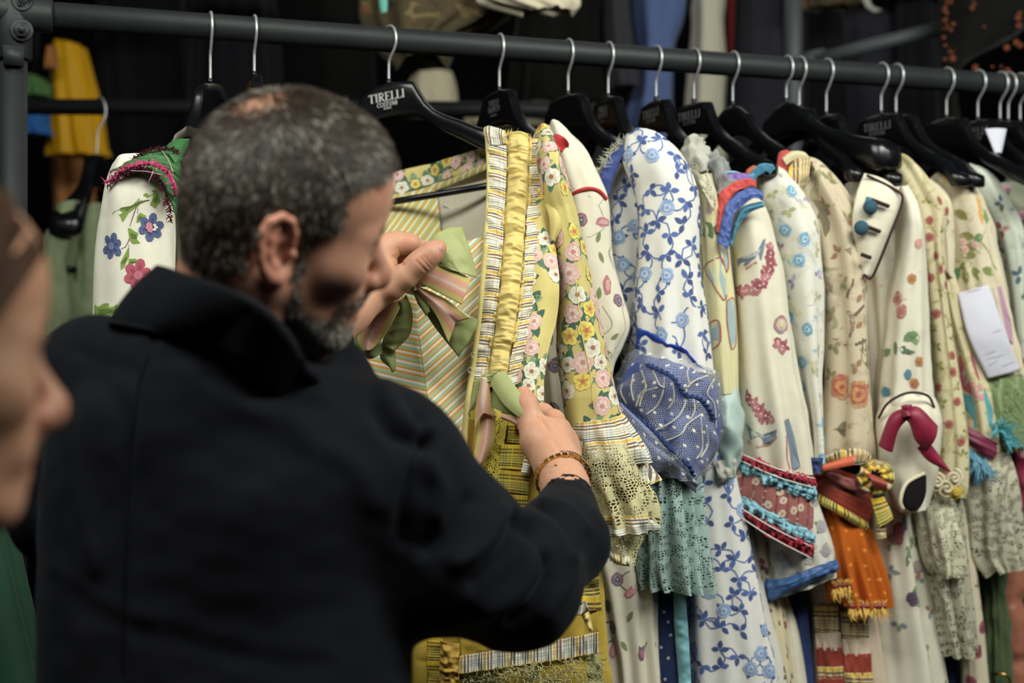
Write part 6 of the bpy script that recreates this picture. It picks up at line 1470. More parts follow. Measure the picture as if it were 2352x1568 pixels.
for a, b, nm, mt, pu in ((.0, .13, 'red_frill', 'red_frill', .010), (.11, .28, 'sky_frill', 'sky_frill', .006), (.27, .68, 'rose_lace_band', 'dusty_rose', .002), (.66, .83, 'sky_frill', 'sky_frill', .006), (.82, 1.0, 'red_frill', 'red_frill', .009)):
    q = lambda t: [(*(tl * (1 - t) + bl_ * t), 2.385), (*((tl + trr) / 2 * (1 - t) + (bl_ + br_) / 2 * t + [0, 6]), 2.362), (*(trr * (1 - t) + br_ * t), 2.385)]
    c = sheet(q(a), q(b), 18 if nm != 'rose_lace_band' else 30, 150, bulge=pu, disp=(gather(.005, .03, int(a * 100), 0) if pu > .003 else lambda c: -.004 * np.exp(-((np.mod(c.v * 7, 1) - .5) / .06) ** 2)))
    if pu > .003:
        c.push(.007 * vnoise(c.u * 2.5, c.v * 30, 0, int(b * 50)))
    c.build(nm, M[mt], g, solid=.001)
    if nm == 'rose_lace_band':
        k = Ink([c])
        for h in k.scatter(c, .014, 0, 1, 0, 1, 400):
            if random.random() < .5: k.flower(h, .007, H('d8c0a8'), H('a8625e'), 6, random.uniform(0, 6))
            else: sprig(k, h, .009, [H('d8c0a8')], None, 3)
        k.build(g, 'lace_flowers')
    elif nm == 'red_frill':
        for t in ((a + b) / 2 - .05, b):
            e = q(t); edge([(p[0], p[1], p[2] - .012) for p in e], .0012, M['off_white'], 'frill_edge', g)
loft([(1690, 1150, 1770, 1200, 2.46), (1700, 1300, 1790, 1300), (1760, 1568, 1822, 1568), (1790, 2000, 1900, 2000), (1800, hem(2.46), 1940, hem(2.46))], .03, 50, 70, 2.46, fold=.006, seed=9).build('gown', M['olive_cream'], g)
k = Ink([loft([(1690, 1150, 1770, 1200, 2.46), (1700, 1300, 1790, 1300), (1760, 1568, 1822, 1568), (1790, 2000, 1900, 2000), (1800, hem(2.46), 1940, hem(2.46))], .03, 50, 70, 2.46, fold=.006, seed=9)])
for h in k.scatter(k.cl[0], .034, .1, .5, 0, .6, 300): sprig(k, h, .018, [R1, H('6a3a44'), BW], None, 3)
k.build(g)

# 8 white jacket with turquoise roses
g = garment('jacket', 'white jacket with pale turquoise roses, crushed blue ribbon along its hem', 'jacket', 1830, 2.46)
S8 = loft([(1712, 405, 1768, 388, 2.48, .03), (1728, 440, 1832, 425), (1755, 500, 1872, 498), (1778, 570, 1884, 580), (1796, 680, 1890, 690), (1810, 790, 1890, 790), (1828, 880, 1884, 880), (1846, 980, 1884, 985), (1852, 1060, 1884, 1060)], .05, 70, 90, 2.46, fold=.005, ks=(3, 5, 8), wr=.002, ws=(.05, .07), seed=3)
S8.build('sleeve', M['wash_blue'], g)
k = Ink([S8])
for h in k.scatter(S8, .032, 0, .52, 0, 1, 500):
    q = random.random()
    if q < .4: k.rose(h, .013, [H('9cc4dc'), H('5aa4cc'), H('b4d4e0'), H('4a94c0')])
    elif q < .6: sprig(k, h, .013, [H('b49cc4'), H('9a84b0')], None, 3)
    else: sprig(k, h, .014, [H('b8b480'), H('a8b0a0'), H('c8c490')], None, 3)
k.build(g)
ribbon('orange_edge', ctr([(1712, 415), (1714, 392), (1730, 380)], 2.42), ctr([(1722, 425), (1730, 402), (1745, 390)], 2.415), M['orange_silk'], g, uvn=False, bulge=.006)
ribbon('teal_bow', ctr([(1716, 410), (1735, 388), (1760, 378), (1772, 392)], 2.41), ctr([(1724, 420), (1742, 402), (1760, 395), (1770, 400)], 2.40), M['teal_ribbon'], g, uvn=False, bulge=.008, disp=crumple(.005, .012))
HM8 = loft([(1735, 1120, 1880, 1150, 2.47), (1750, 1220, 1905, 1220), (1760, 1330, 1920, 1292), (1764, 1372, 1922, 1316)], .04, 70, 60, 2.455, fold=.004)
HM8.build('oversleeve', M['wash_blue'], g)
k = Ink([HM8])
for h in k.scatter(HM8, .03, 0, .52, 0, .9, 200): k.rose(h, .012, [H('c8c48c'), H('a8a0b8'), H('b8b8c4')]); sprig(k, h, .016, [H('9a9a70')], None, 2)
k.build(g)
ribbon('blue_hem', [(1758, 1326, 2.43), (1800, 1328, 2.408), (1870, 1302, 2.405), (1918, 1282, 2.42)], [(1766, 1384, 2.43), (1800, 1366, 2.406), (1870, 1334, 2.403), (1922, 1312, 2.42)], M['blue_crush'], g, uvn=False, disp=add(crumple(.005, .02), gather(.003, .06, 3, 0)), bulge=.008, m=70)
ribbon('navy_tassel', [(1862, 1050, 2.40), (1866, 1085, 2.40)], [(1890, 1050, 2.40), (1884, 1090, 2.40)], M['navy_cord'], g, uvn=False, disp=crumple(.006, .012), bulge=.01)
loft([(1760, 1350, 1800, 1350, 2.5), (1775, 1568, 1850, 1568), (1800, hem(2.5), 1960, hem(2.5))], .03, 40, 50, 2.49, fold=.007, seed=2).build('gown', M['cream_silk'], g)
loft([(1800, 1360, 1850, 1360, 2.53), (1825, 1568, 1868, 1568), (1850, hem(2.53), 1980, hem(2.53))], .03, 40, 50, 2.52, fold=.006, seed=5).build('underskirt', M['navy_cord'], g)

# 9 taupe jacket with orange swirls
g = garment('jacket', 'beige jacket with brown branches and orange swirl roses, long orange dotted tulle flounce', 'jacket', 1930, 2.5)
S9 = loft([(1796, 392, 1850, 372, 2.52, .03), (1815, 430, 1912, 410), (1848, 500, 1962, 482), (1872, 580, 1984, 570), (1886, 700, 1990, 700), (1896, 850, 1998, 850), (1890, 950, 2004, 950), (1880, 1060, 2010, 1060)], .055, 90, 110, 2.5, fold=.009, ks=(4, 6, 9), grow=.5, seed=4)
S9.build('sleeve', M['wash_taupe'], g)
k = Ink([S9]); BRN2 = H('6a5848')
for x, y, a in ((1862, 452, 1.0), (1880, 480, 1.3), (1938, 790, .1), (1915, 985, 0), (1975, 800, .8)): k.leaf(k.px(x, y), -a, .05, .028, H('7a7058'), H('948868'))
for p in ([(1960, 640), (1945, 700), (1960, 740), (1950, 780)], [(1985, 700), (1962, 725), (1940, 730)], [(1990, 780), (1960, 795), (1945, 820)]): k.pline(p, .006, BRN2)
for h in k.scatter(S9, .035, .05, .5, .05, .8, 300): sprig(k, h, .018, [H('8a8a58'), H('a08a6c'), H('a0704c')], None, 3)
for x, y, r in ((1934, 888, .026), (1972, 905, .028)): k.rose(k.px(x, y), r, [H('c89a5c'), H('b8543c'), H('d08a4c'), H('a84434')])
k.build(g)
ribbon('red_pleat', ctr([(1786, 380), (1790, 352), (1806, 346)], 2.46), ctr([(1800, 420), (1806, 396), (1824, 360)], 2.45), M['coral_braid'], g, uvn=False, bulge=.008, disp=gather(.003, .2, 3))
ribbon('plaid_pleat', ctr([(1812, 385), (1830, 364), (1862, 362)], 2.44), ctr([(1806, 430), (1826, 440), (1852, 428)], 2.435), M['plaid_warm'], g, uvn=False, bulge=.010, disp=gather(.004, .16, 3, 0))
ribbon('cream_pleat', ctr([(1795, 365), (1815, 348), (1830, 352)], 2.45), ctr([(1806, 380), (1826, 368), (1862, 366)], 2.44), M['olive_cream'], g, uvn=False, bulge=.008)
loft([(1880, 1060, 2008, 1105, 2.49, .04), (1876, 1130, 1996, 1180), (1880, 1160, 1988, 1210)], .045, 80, 40, 2.49).build('cuff', M['rust_silk'], g)
ribbon('rust_band', [(1870, 1075, 2.46), (1930, 1105, 2.435), (2006, 1140, 2.455)], [(1868, 1130, 2.46), (1930, 1165, 2.432), (1994, 1205, 2.455)], M['rust_silk'], g, uvn=False, bulge=.005, disp=gather(.003, .05, 4, 0), m=90)
ribbon('plaid_band', [(1868, 1126, 2.455), (1930, 1162, 2.428), (1994, 1200, 2.45)], [(1870, 1150, 2.455), (1928, 1182, 2.428), (1990, 1222, 2.45)], M['plaid_green'], g, uvn=False, bulge=.005, disp=gather(.002, .06, 5, 0), m=90)
ribbon('lace_ruffle', [(1876, 1066, 2.45), (1930, 1090, 2.425), (1990, 1110, 2.44)], [(1890, 1086, 2.445), (1935, 1116, 2.42), (1985, 1136, 2.435)], M['dusty_rose'], g, uvn=False, disp=crumple(.005, .012), bulge=.006)
ribbon('plaid_frill', [(1876, 1068, 2.44), (1910, 1044, 2.42), (1960, 1030, 2.42), (1984, 1048, 2.42)], [(1884, 1090, 2.435), (1916, 1066, 2.41), (1970, 1062, 2.405), (1992, 1070, 2.41)], M['plaid_warm'], g, uvn=False, disp=crumple(.007, .015), bulge=.012, m=50)
ribbon('orange_tab', [(1888, 1068, 2.405), (1964, 1046, 2.395)], [(1890, 1082, 2.40), (1962, 1068, 2.39)], M['orange_silk'], g, uvn=False, bulge=.004)
ribbon('orange_tab', [(1982, 1082, 2.405), (2030, 1100, 2.405)], [(2006, 1120, 2.40), (2034, 1130, 2.40)], M['rust_silk'], g, uvn=False, bulge=.012)
for i in range(9):
    a = 2 * pi * i / 9; c = np.array([2010, 1095]); p = lambda r, t: (*(c + r * np.array([math.cos(a + t), .95 * math.sin(a + t)])), 2.415 - .01 * (r < 20))
    ribbon('rosette_loop', [p(12, -.3), p(30, -.4), p(44, -.25)], [p(12, .4), p(30, .5), p(44, .35)], M['plaid_warm' if i % 2 else 'plaid_green'], g, uvn=False, bulge=.010, n=10, m=12)
ribbon('bow_tail', [(2000, 1145, 2.42), (2012, 1190, 2.42), (2018, 1212, 2.42)], [(2030, 1140, 2.42), (2044, 1168, 2.42), (2052, 1190, 2.42)], M['plaid_green'], g, uvn=False, bulge=.004)
ribbon('bow_tail', [(2012, 1195, 2.43), (2016, 1238, 2.43)], [(2034, 1195, 2.43), (2036, 1235, 2.43)], M['plaid_warm'], g, uvn=False, bulge=.004, disp=crumple(.004, .01))
FO = [(1880, 1165, 1990, 1205, 2.48, .03), (1888, 1240, 2006, 1250), (1904, 1330, 2024, 1330), (1916, 1380, 2036, 1395)]
loft(FO, .04, 120, 80, 2.475, fold=.008, ks=(7, 11, 15), grow=.5, seed=6).build('tulle_flounce', M['tulle_orange'], g)
loft([(1886, 1165, 1984, 1205, 2.48, .024), (1896, 1250, 1998, 1250), (1916, 1370, 2026, 1385)], .03, 90, 60, 2.475, fold=.007, ks=(7, 11, 15), grow=.5, seed=6).build('flounce_lining', M['orange_dull'], g)
for (a, b) in (((1912, 1340, 2.435), (1955, 1335, 2.43)), ((1950, 1385, 2.43), (2036, 1385, 2.435))):
    ribbon('red_trim', [a, b], [(a[0], a[1] + 12, a[2]), (b[0], b[1] + 12, b[2])], M['rust_silk'], g, uvn=False, bulge=.003)
    fringe('yellow_fringe', [P(a[0], a[1] + 12, a[2]), P(b[0], b[1] + 12, b[2])], .022, M['orange_fringe'], g, 90, .0012, .35, 4)
    fringe('yellow_fringe', [P(a[0], a[1], a[2] - .003), P(b[0], b[1], b[2] - .003)], .008, M['orange_fringe'], g, 60, .0008, .6, 8, (0, 0, 1))
SK9 = loft([(1852, 1250, 1990, 1250, 2.54, .03), (1862, 1400, 2010, 1400), (1870, 1568, 2040, 1568), (1890, 2000, 2090, 2000), (1890, hem(2.54), 2110, hem(2.54))], .03, 80, 100, 2.53, fold=.008, ks=(5, 8, 12), seed=3)
SK9.build('gown', M['taupe_pink'], g); k9 = Ink([SK9])
for i, (xa, xb) in enumerate(((1868, 1926), (1930, 1992))):
    for j, (y0, y1, mt) in enumerate(((1390, 1450, 'plaid_warm'), (1452, 1490, 'taupe_pink'), (1486, 1530, 'rust_silk'), (1530, 1560, 'plaid_warm'), (1556, 1620, 'rust_silk'))):
        y0 += 14 * i; y1 += 14 * i; x0 = xa + (y0 - 1390) * .06; x1 = xb + (y0 - 1390) * .08
        patch('skirt_ruffle', [(x0, y0), (x0 + 2, y1)], [(x1, y0), (x1 + 3, y1 + 4)], M[mt], .010 + .003 * j, gather(.004, .12, i * 7 + j, 0), 20, 40, .004, False, k9, g, 2.5)

# 10 cream jacket with blue buttons
g = garment('jacket', 'cream jacket with two blue buttons and dark piped flap, crimson bow at the cuff', 'jacket', 2070, 2.52)
B10 = loft([(1945, 420, 2075, 400, 2.56, .03), (1952, 520, 2080, 520), (1975, 650, 2090, 650), (1990, 850, 2090, 850), (1995, 1050, 2100, 1050), (2000, 1180, 2090, 1180), (1998, 1300, 2118, 1300), (2008, 1450, 2146, 1450), (2018, 1568, 2170, 1568), (2040, 2000, 2230, 2000), (2040, hem(2.56), 2260, hem(2.56))], .045, 90, 130, 2.55, fold=.011, ks=(4, 6, 9), seed=5)
B10.build('gown', M['wash_ivory'], g)
S10 = loft([(2060, 450, 2086, 440, 2.52, .03), (2062, 510, 2110, 500), (2050, 600, 2122, 590), (2034, 700, 2128, 700), (2024, 820, 2132, 820), (2020, 900, 2138, 900), (2020, 960, 2140, 950)], .05, 70, 90, 2.5, fold=.0065, ks=(3, 5, 8), wr=.0015, seed=8)
S10.build('sleeve', M['wash_ivory'], g)
k = Ink([S10, B10])
for x, y, c in ((2062, 685, 0), (2070, 715, 0), (2110, 560, 1), (2095, 640, 2), (2112, 830, 2), (2085, 860, 3), (2035, 900, 3), (2100, 880, 2)):
    cols = [[H('a84a54'), H('d8b8a0'), H('b0605c')], [H('c87a70'), H('d8a090')], [H('c8a050'), H('b06a3c')], [H('5aa0b4'), H('4a8098')]][c]; k.rose(k.px(x, y), .014 if c < 1 else .010, cols)
for x, y, a in ((2055, 780, 1.2), (2062, 800, .2), (2048, 800, 2.6), (2072, 785, -.6), (2095, 755, 1.3), (2080, 1250, 1), (2090, 1270, 2.2), (2100, 1240, .2), (2098, 1380, -1.2), (2090, 1360, .4), (2105, 1395, -.6), (2030, 1230, .1)): k.leaf(k.px(x, y), -a, .03, .016, random.choice([H('6a8a5c'), H('4a6a4c'), H('7a9a6c')]))
for x, y, cols in ((2065, 1215, [H('8a3a54'), H('a85a6c')]), (2060, 1235, [H('a84a5c'), H('b86a70')]), (2098, 1375, [H('6a4a74'), H('4a3450')]), (2080, 1200, [H('6a9ab8'), H('4a7a98')]), (2110, 1300, [H('8a7a74'), H('a89a90')])): k.rose(k.px(x, y), .014, cols)
for h in k.scatter(B10, .05, .05, .5, .3, .62, 120): sprig(k, h, .018, [H('8a9a74'), H('a86a5c'), H('7a8a94')], None, 3)
k.build(g)
FLP = sheet([(1985, 398, 2.47), (1966, 450, 2.45), (1958, 520, 2.45), (1978, 628, 2.46)], [(2066, 442, 2.46), (2072, 462, 2.45), (2040, 540, 2.445), (2000, 636, 2.455)], 30, 50, bulge=.010, disp=crumple(.0012, .05))
FLP.build('front_flap', M['cream_silk'], g, solid=.002); kf = Ink([FLP])
for x, y, a in ((2000, 545, .2), (2030, 555, 2.9), (1985, 555, 1.2), (2045, 560, -.4), (1995, 570, -1.2)): kf.leaf(kf.px(x, y), a, .03, .014, H('6a8a5c'), H('8aa074'))
kf.build(g)
edge([(1990, 402, 2.455), (2060, 438, 2.445), (2072, 464, 2.438), (2042, 545, 2.43), (2003, 636, 2.44), (1984, 630, 2.445)], .0024, M['dark_piping'], 'dark_piping', g)
for x, y in ((1999, 476), (1978, 523)):
    c = P(x, y, 2.428); V = []; n = 20; prof = [(0, .010), (.006, .0096), (.010, .0075), (.0122, .004), (.0128, 0), (.0115, -.004), (.006, -.006)]
    for r, z in prof:
        for j in range(n): V.append(c + [r * math.cos(2 * pi * j / n), -z, r * math.sin(2 * pi * j / n)])
    Fc = [[i * n + j, i * n + (j + 1) % n, (i + 1) * n + (j + 1) % n, (i + 1) * n + j] for i in range(len(prof) - 1) for j in range(n)]; mesh('button', V, Fc, M['button_blue'], g)
for a, b in (((2000, 458), (2042, 474)), ((1985, 518), (2022, 532)), ((1978, 584), (2000, 592))):
    edge([(a[0], a[1], 2.432), ((a[0] + b[0]) / 2, (a[1] + b[1]) / 2, 2.428), (b[0], b[1], 2.43)], .0035, M['dark_piping'], 'button_loop', g)
ribbon('blue_bow', ctr([(1985, 470), (1990, 452)], 2.435), ctr([(2004, 470), (2006, 455)], 2.43), M['teal_ribbon'], g, uvn=False, bulge=.004)
loft([(2020, 930, 2142, 906, 2.50, .045), (2012, 990, 2158, 960), (2020, 1060, 2152, 1050), (2040, 1130, 2140, 1110), (2062, 1172, 2126, 1160)], .05, 90, 70, 2.48, wr=.003, ws=(.05, .06), fold=.002, seed=4).build('turned_cuff', M['cream_silk'], g)
ribbon('cuff_opening', [(2073, 1160, 2.425), (2068, 1142, 2.422), (2080, 1110, 2.424), (2116, 1086, 2.43)], [(2092, 1174, 2.425), (2112, 1166, 2.422), (2126, 1135, 2.424), (2127, 1094, 2.43)], M['cuff_shade'], g, uvn=False, bulge=.004)  # dark sheet standing in for the shade inside the cuff
edge([(2074, 1170, 2.42), (2068, 1148, 2.416), (2082, 1110, 2.42), (2124, 1086, 2.425)], .0035, M['cream_silk_warm'], 'cuff_rim', g)
edge([(2018, 960, 2.455), (2040, 925, 2.43), (2085, 902, 2.425), (2130, 908, 2.43), (2146, 935, 2.45)], .0022, M['dark_piping'], 'dark_piping', g)
ribbon('bow_tail', [(2078, 936, 2.405), (2045, 955, 2.41), (2018, 1022, 2.42)], [(2090, 958, 2.40), (2066, 985, 2.40), (2050, 1038, 2.41)], M['crimson_satin'], g, uvn=False, bulge=.008, disp=gather(.003, .3, 3))
ribbon('bow_loop', [(2076, 940, 2.40), (2110, 935, 2.395), (2154, 978, 2.40)], [(2086, 962, 2.395), (2104, 1010, 2.39), (2128, 1034, 2.40)], M['crimson_satin'], g, uvn=False, bulge=.012, disp=gather(.003, .3, 5))
ribbon('bow_tail', [(2128, 1008, 2.405), (2155, 1042, 2.41), (2183, 1082, 2.41)], [(2106, 1028, 2.405), (2132, 1058, 2.41), (2180, 1083, 2.41)], M['crimson_satin'], g, uvn=False, bulge=.004)
ribbon('bow_knot', [(2070, 932, 2.395), (2074, 958, 2.39)], [(2094, 930, 2.395), (2096, 958, 2.39)], M['crimson_satin'], g, uvn=False, bulge=.010, disp=crumple(.003, .01))

# 11 pale yellow jacket with little roses
g = garment('jacket', 'pale yellow jacket sprigged with small red roses, lace flounce below rosettes', 'jacket', 2150, 2.58)
S11 = loft([(2022, 392, 2070, 378, 2.6, .03), (2050, 425, 2120, 408), (2082, 490, 2172, 470), (2104, 570, 2160, 560), (2120, 680, 2166, 680), (2134, 800, 2182, 800), (2142, 920, 2202, 920), (2148, 1020, 2214, 1020), (2148, 1090, 2214, 1110), (2158, 1130, 2206, 1140)], .05, 70, 100, 2.57, fold=.007, ks=(3, 5, 8), seed=4)
S11.build('sleeve', M['wash_olive'], g)
S11b = loft([(2092, 432, 2140, 428, 2.62, .03), (2128, 470, 2180, 480), (2140, 540, 2186, 560), (2150, 620, 2180, 640)], .035, 50, 40, 2.60, fold=.003); S11b.build('rear_sleeve', M['wash_cream'], g)
k = Ink([S11])
for h in k.scatter(S11, .022, 0, .52, .15, 1, 700):
    if random.random() < .35: k.rose(h, .009, [H('a84a44'), H('c07a64'), H('9a3a3c')])
    else: sprig(k, h, .012, [H('9a944c'), H('8a8a44'), H('b0a860')], None, 3)
k.build(g)
k = Ink([S11b]); k.blob(k.px(2160, 510), .016, .012, H('5a4a34')); k.blob(k.px(2155, 500), .02, .016, H('a89a5c'), off=.0003); k.build(g)
for x, y, r, mt in ((2150, 1108, .017, 'cream_silk_warm'), (2172, 1120, .019, 'olive_cream'), (2192, 1130, .012, 'mustard_silk'), (2128, 1098, .014, 'mauve'), (2190, 1098, .016, 'cream_silk_warm')):
    c = P(x, y, 2.49); q = [c + [r * t / 14 * math.cos(t) * 1.0, -.010 + .0008 * t, r * t / 14 * math.sin(t)] for t in np.linspace(1, 14, 60)]
    mesh('rosette', *tube(q, .0034, 7), M[mt], g)
LL = [(2098, 1125, 2200, 1140, 2.56, .03), (2108, 1230, 2208, 1230), (2120, 1330, 2216, 1330), (2140, 1420, 2226, 1420), (2160, 1500, 2232, 1500)]
loft(LL, .045, 110, 100, 2.56, fold=.011, ks=(6, 9, 13), grow=.5, seed=5).build('lace_flounce', M['lace_stone'], g)
loft([(2104, 1125, 2194, 1140, 2.57, .02), (2120, 1330, 2208, 1330), (2160, 1480, 2226, 1480)], .03, 70, 70, 2.565, fold=.008, ks=(6, 9, 13), seed=5).build('flounce_lining', M['lace_ground'], g)
loft([(2095, 1130, 2185, 1140, 2.54, .03), (2110, 1230, 2200, 1225), (2128, 1285, 2205, 1270), (2150, 1310, 2190, 1320)], .045, 90, 60, 2.525, fold=.009, ks=(6, 9, 13), seed=7).build('upper_lace_flounce', M['lace_pale'], g)
SK11 = loft([(2150, 1150, 2230, 1150, 2.62), (2180, 1300, 2240, 1300), (2200, 1450, 2258, 1450), (2210, 1568, 2268, 1568), (2230, 2000, 2310, 2000), (2230, hem(2.62), 2340, hem(2.62))], .03, 60, 90, 2.6, fold=.006, seed=7)
SK11.build('gown', M['wash_cream'], g); k = Ink([SK11])
for h in k.scatter(SK11, .03, .1, .5, .1, .6, 250):
    if random.random() < .4: k.rose(h, .013, [H('8a2c4c'), H('b0506c'), H('7a2444')])
    else: sprig(k, h, .013, [H('8a7a5c'), H('a08a6c')], None, 3)
k.build(g)
loft([(2120, 1300, 2170, 1300, 2.66), (2140, 1568, 2200, 1568), (2160, hem(2.66), 2260, hem(2.66))], .025, 40, 60, 2.64, fold=.006, seed=8).build('underskirt', M['navy_cord'], g)

# 12 magenta and turquoise patchwork sleeve
g = garment('jacket', 'patchwork jacket sleeve in magenta, grey scrolls and turquoise with plum ruching', 'jacket', 2210, 2.6)
S12 = loft([(2126, 580, 2166, 572, 2.63, .03), (2142, 650, 2190, 640), (2156, 730, 2212, 715), (2172, 800, 2236, 780), (2192, 880, 2262, 860), (2208, 950, 2284, 925), (2214, 1030, 2296, 1010), (2218, 1080, 2290, 1070)], .04, 70, 90, 2.62, fold=.004, seed=5)
S12.build('sleeve', M['wash_olive'], g); k = Ink([S12])
for p, c in (([(2132, 592), (2150, 582), (2176, 640), (2184, 668), (2160, 672), (2142, 630)], H('b02c58')), ([(2152, 664), (2188, 656), (2194, 684), (2158, 696)], H('b0aa98')), ([(2174, 768), (2200, 770), (2226, 800), (2206, 812), (2182, 800)], H('a8a294')), ([(2184, 804), (2206, 815), (2232, 800), (2258, 870), (2240, 905), (2214, 895), (2196, 860)], H('a82a52')), ([(2210, 852), (2222, 828), (2236, 835), (2232, 870), (2214, 890)], H('a8a294')), ([(2210, 900), (2240, 908), (2262, 890), (2285, 940), (2280, 985), (2240, 985), (2214, 960)], H('45a0b0'))): k.ppoly(p, c)
for x, y in ((2146, 605), (2160, 628), (2166, 640)): k.rose(k.px(x, y), .012, [H('e0b050'), H('d09040')])
for x, y in ((2236, 885), (2250, 890), (2244, 905), (2254, 912)): k.flower(k.px(x, y), .007, H('d8909c'), H('e0c060'))
k.build(g)
ribbon('plum_ruching', [(2212, 972, 2.575), (2250, 995, 2.565), (2290, 1018, 2.575)], [(2212, 1010, 2.575), (2246, 1036, 2.565), (2282, 1056, 2.575)], M['plum_ruche'], g, uvn=False, disp=gather(.005, .05, 3, 0), bulge=.008, m=60)
fringe('turquoise_fringe', [P(2212, 1020, 2.56), P(2240, 1045, 2.555), P(2262, 1056, 2.56)], .045, M['teal_ribbon'], g, 150, .002, .35, 4)
fringe('turquoise_fringe', [P(2285, 975, 2.57), P(2305, 1000, 2.57), P(2318, 1020, 2.57)], .03, M['turquoise'], g, 60, .002, .6, 6, (.6, -.3, -.2))
loft([(2225, 1050, 2310, 1040, 2.62, .03), (2205, 1120, 2328, 1110), (2212, 1200, 2338, 1200), (2222, 1265, 2342, 1265), (2260, 1310, 2336, 1300)], .05, 110, 80, 2.61, fold=.010, ks=(6, 9, 13), grow=.5, seed=8).build('lace_flounce', M['lace_stone'], g)
loft([(2232, 1050, 2304, 1040, 2.63, .02), (2216, 1200, 2328, 1200), (2262, 1290, 2330, 1280)], .032, 80, 60, 2.62, fold=.008, ks=(6, 9, 13), seed=8).build('flounce_lining', M['lace_ground'], g)
loft([(2240, 1180, 2300, 1180, 2.7), (2252, 1400, 2310, 1400), (2258, 1568, 2320, 1568), (2270, hem(2.7), 2380, hem(2.7))], .035, 60, 80, 2.68, fold=.006, wr=.006, ws=(.02, .03), seed=4).build('fur_panel', M['moss_dark'], g)

# 13 jacket with the paper note
g = garment('jacket', 'cream jacket with green leaves and orange blooms, the paper note pinned on it', 'jacket', 2240, 2.64)
S13 = loft([(2136, 412, 2182, 386, 2.66, .03), (2145, 450, 2232, 425), (2160, 510, 2272, 505), (2176, 580, 2286, 575), (2186, 660, 2304, 655), (2204, 740, 2318, 735), (2230, 830, 2336, 820), (2252, 900, 2346, 890)], .055, 80, 100, 2.65, fold=.005, wr=.002, seed=6)
S13.build('sleeve', M['wash_cream'], g); k = Ink([S13])
for p, c in (([(2146, 420), (2158, 398), (2172, 390), (2166, 430), (2156, 470), (2146, 460)], H('7a9a5c')), ([(2158, 396), (2176, 386), (2180, 410), (2168, 425)], H('e0b050')), ([(2180, 405), (2200, 402), (2204, 416), (2184, 418)], H('d87a8c')), ([(2240, 450), (2252, 458), (2256, 500), (2262, 505), (2256, 515), (2246, 490)], H('dca040')), ([(2262, 480), (2272, 505), (2266, 515), (2258, 495)], H('6a9a5c'))): k.ppoly(p, c)
for x, y, a in ((2200, 540, .2), (2214, 560, .3), (2205, 585, .1), (2262, 540, 2.8), (2235, 600, 2.7), (2200, 610, 1.8), (2215, 615, 1.5), (2232, 610, 1.0), (2252, 615, .4), (2190, 480, .7)): k.leaf(k.px(x, y), -a, .032, .017, random.choice([H('4f8a54'), H('8a8a44'), H('7a8a3c')]))
for p in ([(2205, 575), (2250, 545), (2275, 500)], [(2240, 545), (2265, 570), (2290, 620)], [(2195, 600), (2230, 605)]): k.pline(p, .004, H('a09a5c'))
for x, y in ((2212, 555), (2240, 562), (2218, 573)): k.flower(k.px(x, y), .007, H('e8b8b0'), H('c86a6c'))
k.ppoly([(2280, 660), (2300, 658), (2322, 740), (2326, 790), (2312, 780), (2296, 720)], H('b98aa8')); k.build(g)
loft([(2228, 850, 2330, 842, 2.64, .035), (2240, 920, 2346, 900), (2275, 990, 2348, 970), (2300, 1020, 2344, 1010)], .05, 90, 60, 2.63, wr=.010, ws=(.015, .05), seed=3).build('fur_cuff', M['moss_fur'], g)
c = Ink([loft([(2228, 850, 2330, 842, 2.64, .035), (2240, 920, 2346, 900), (2275, 990, 2348, 970), (2300, 1020, 2344, 1010)], .05, 60, 40, 2.63)])
rs = np.random.RandomState(3); V = []; Fc = []
for i in range(2200):
    h = c.rand(c.cl[0], 0, .5, 0, 1); p = np.array(h[0]); d_ = np.array(h[1]) * .5 + [.5, -.1, -.6] + rs.randn(3) * .25; d_ /= np.linalg.norm(d_); sd = np.cross(d_, [0, 1, 0]) * .0012; kk = len(V)
    V += [p - sd, p + sd, p + d_ * .018]; Fc.append([kk, kk + 1, kk + 2])
o = mesh('fur', V, Fc, M['moss_fur'], g, False); o['kind'] = 'stuff'
ribbon('brown_band', [(2262, 905, 2.60), (2290, 990, 2.60), (2330, 1010, 2.60)], [(2240, 900, 2.61), (2275, 1010, 2.61), (2330, 1040, 2.61)], M['copper_satin'], g, uvn=False, bulge=.004)
loft([(2190, 1050, 2290, 1050, 2.72), (2230, hem(2.72), 2400, hem(2.72))], .03, 40, 40, 2.72).build('gown', M['moss_dark'], g)
note = ribbon('paper_note', [(2199, 674, 2.585), (2224, 772, 2.572), (2268, 869, 2.585)], [(2270, 655, 2.585), (2306, 752, 2.572), (2341, 849, 2.585)], M['paper'], None, uvn=False, bulge=.003, m=40, disp=lambda c: .004 * np.abs(c.v - .5) + .0008 * vnoise(c.U / .02, c.V / .03)).ob
tag(note, 'creased white paper note with faint handwriting pinned to the leafy jacket', 'paper')
kn_ = Ink([sheet([(2199, 674, 2.583), (2224, 772, 2.570), (2268, 869, 2.583)], [(2270, 655, 2.583), (2306, 752, 2.570), (2341, 849, 2.583)], 14, 40, bulge=.003)])
rs = np.random.RandomState(2)
for i, (x, y, L) in enumerate(((2218, 672, 34), (2262, 812, 26), (2266, 824, 40), (2270, 836, 22), (2300, 840, 30), (2280, 762, 20))):
    p = [(x + L * t, y - L * t * .27 + rs.uniform(-2.5, 2.5)) for t in np.linspace(0, 1, 14)]; kn_.pline(p, .0008, H('8a8aa6'), .0015)
kn_.build(note, 'handwriting')

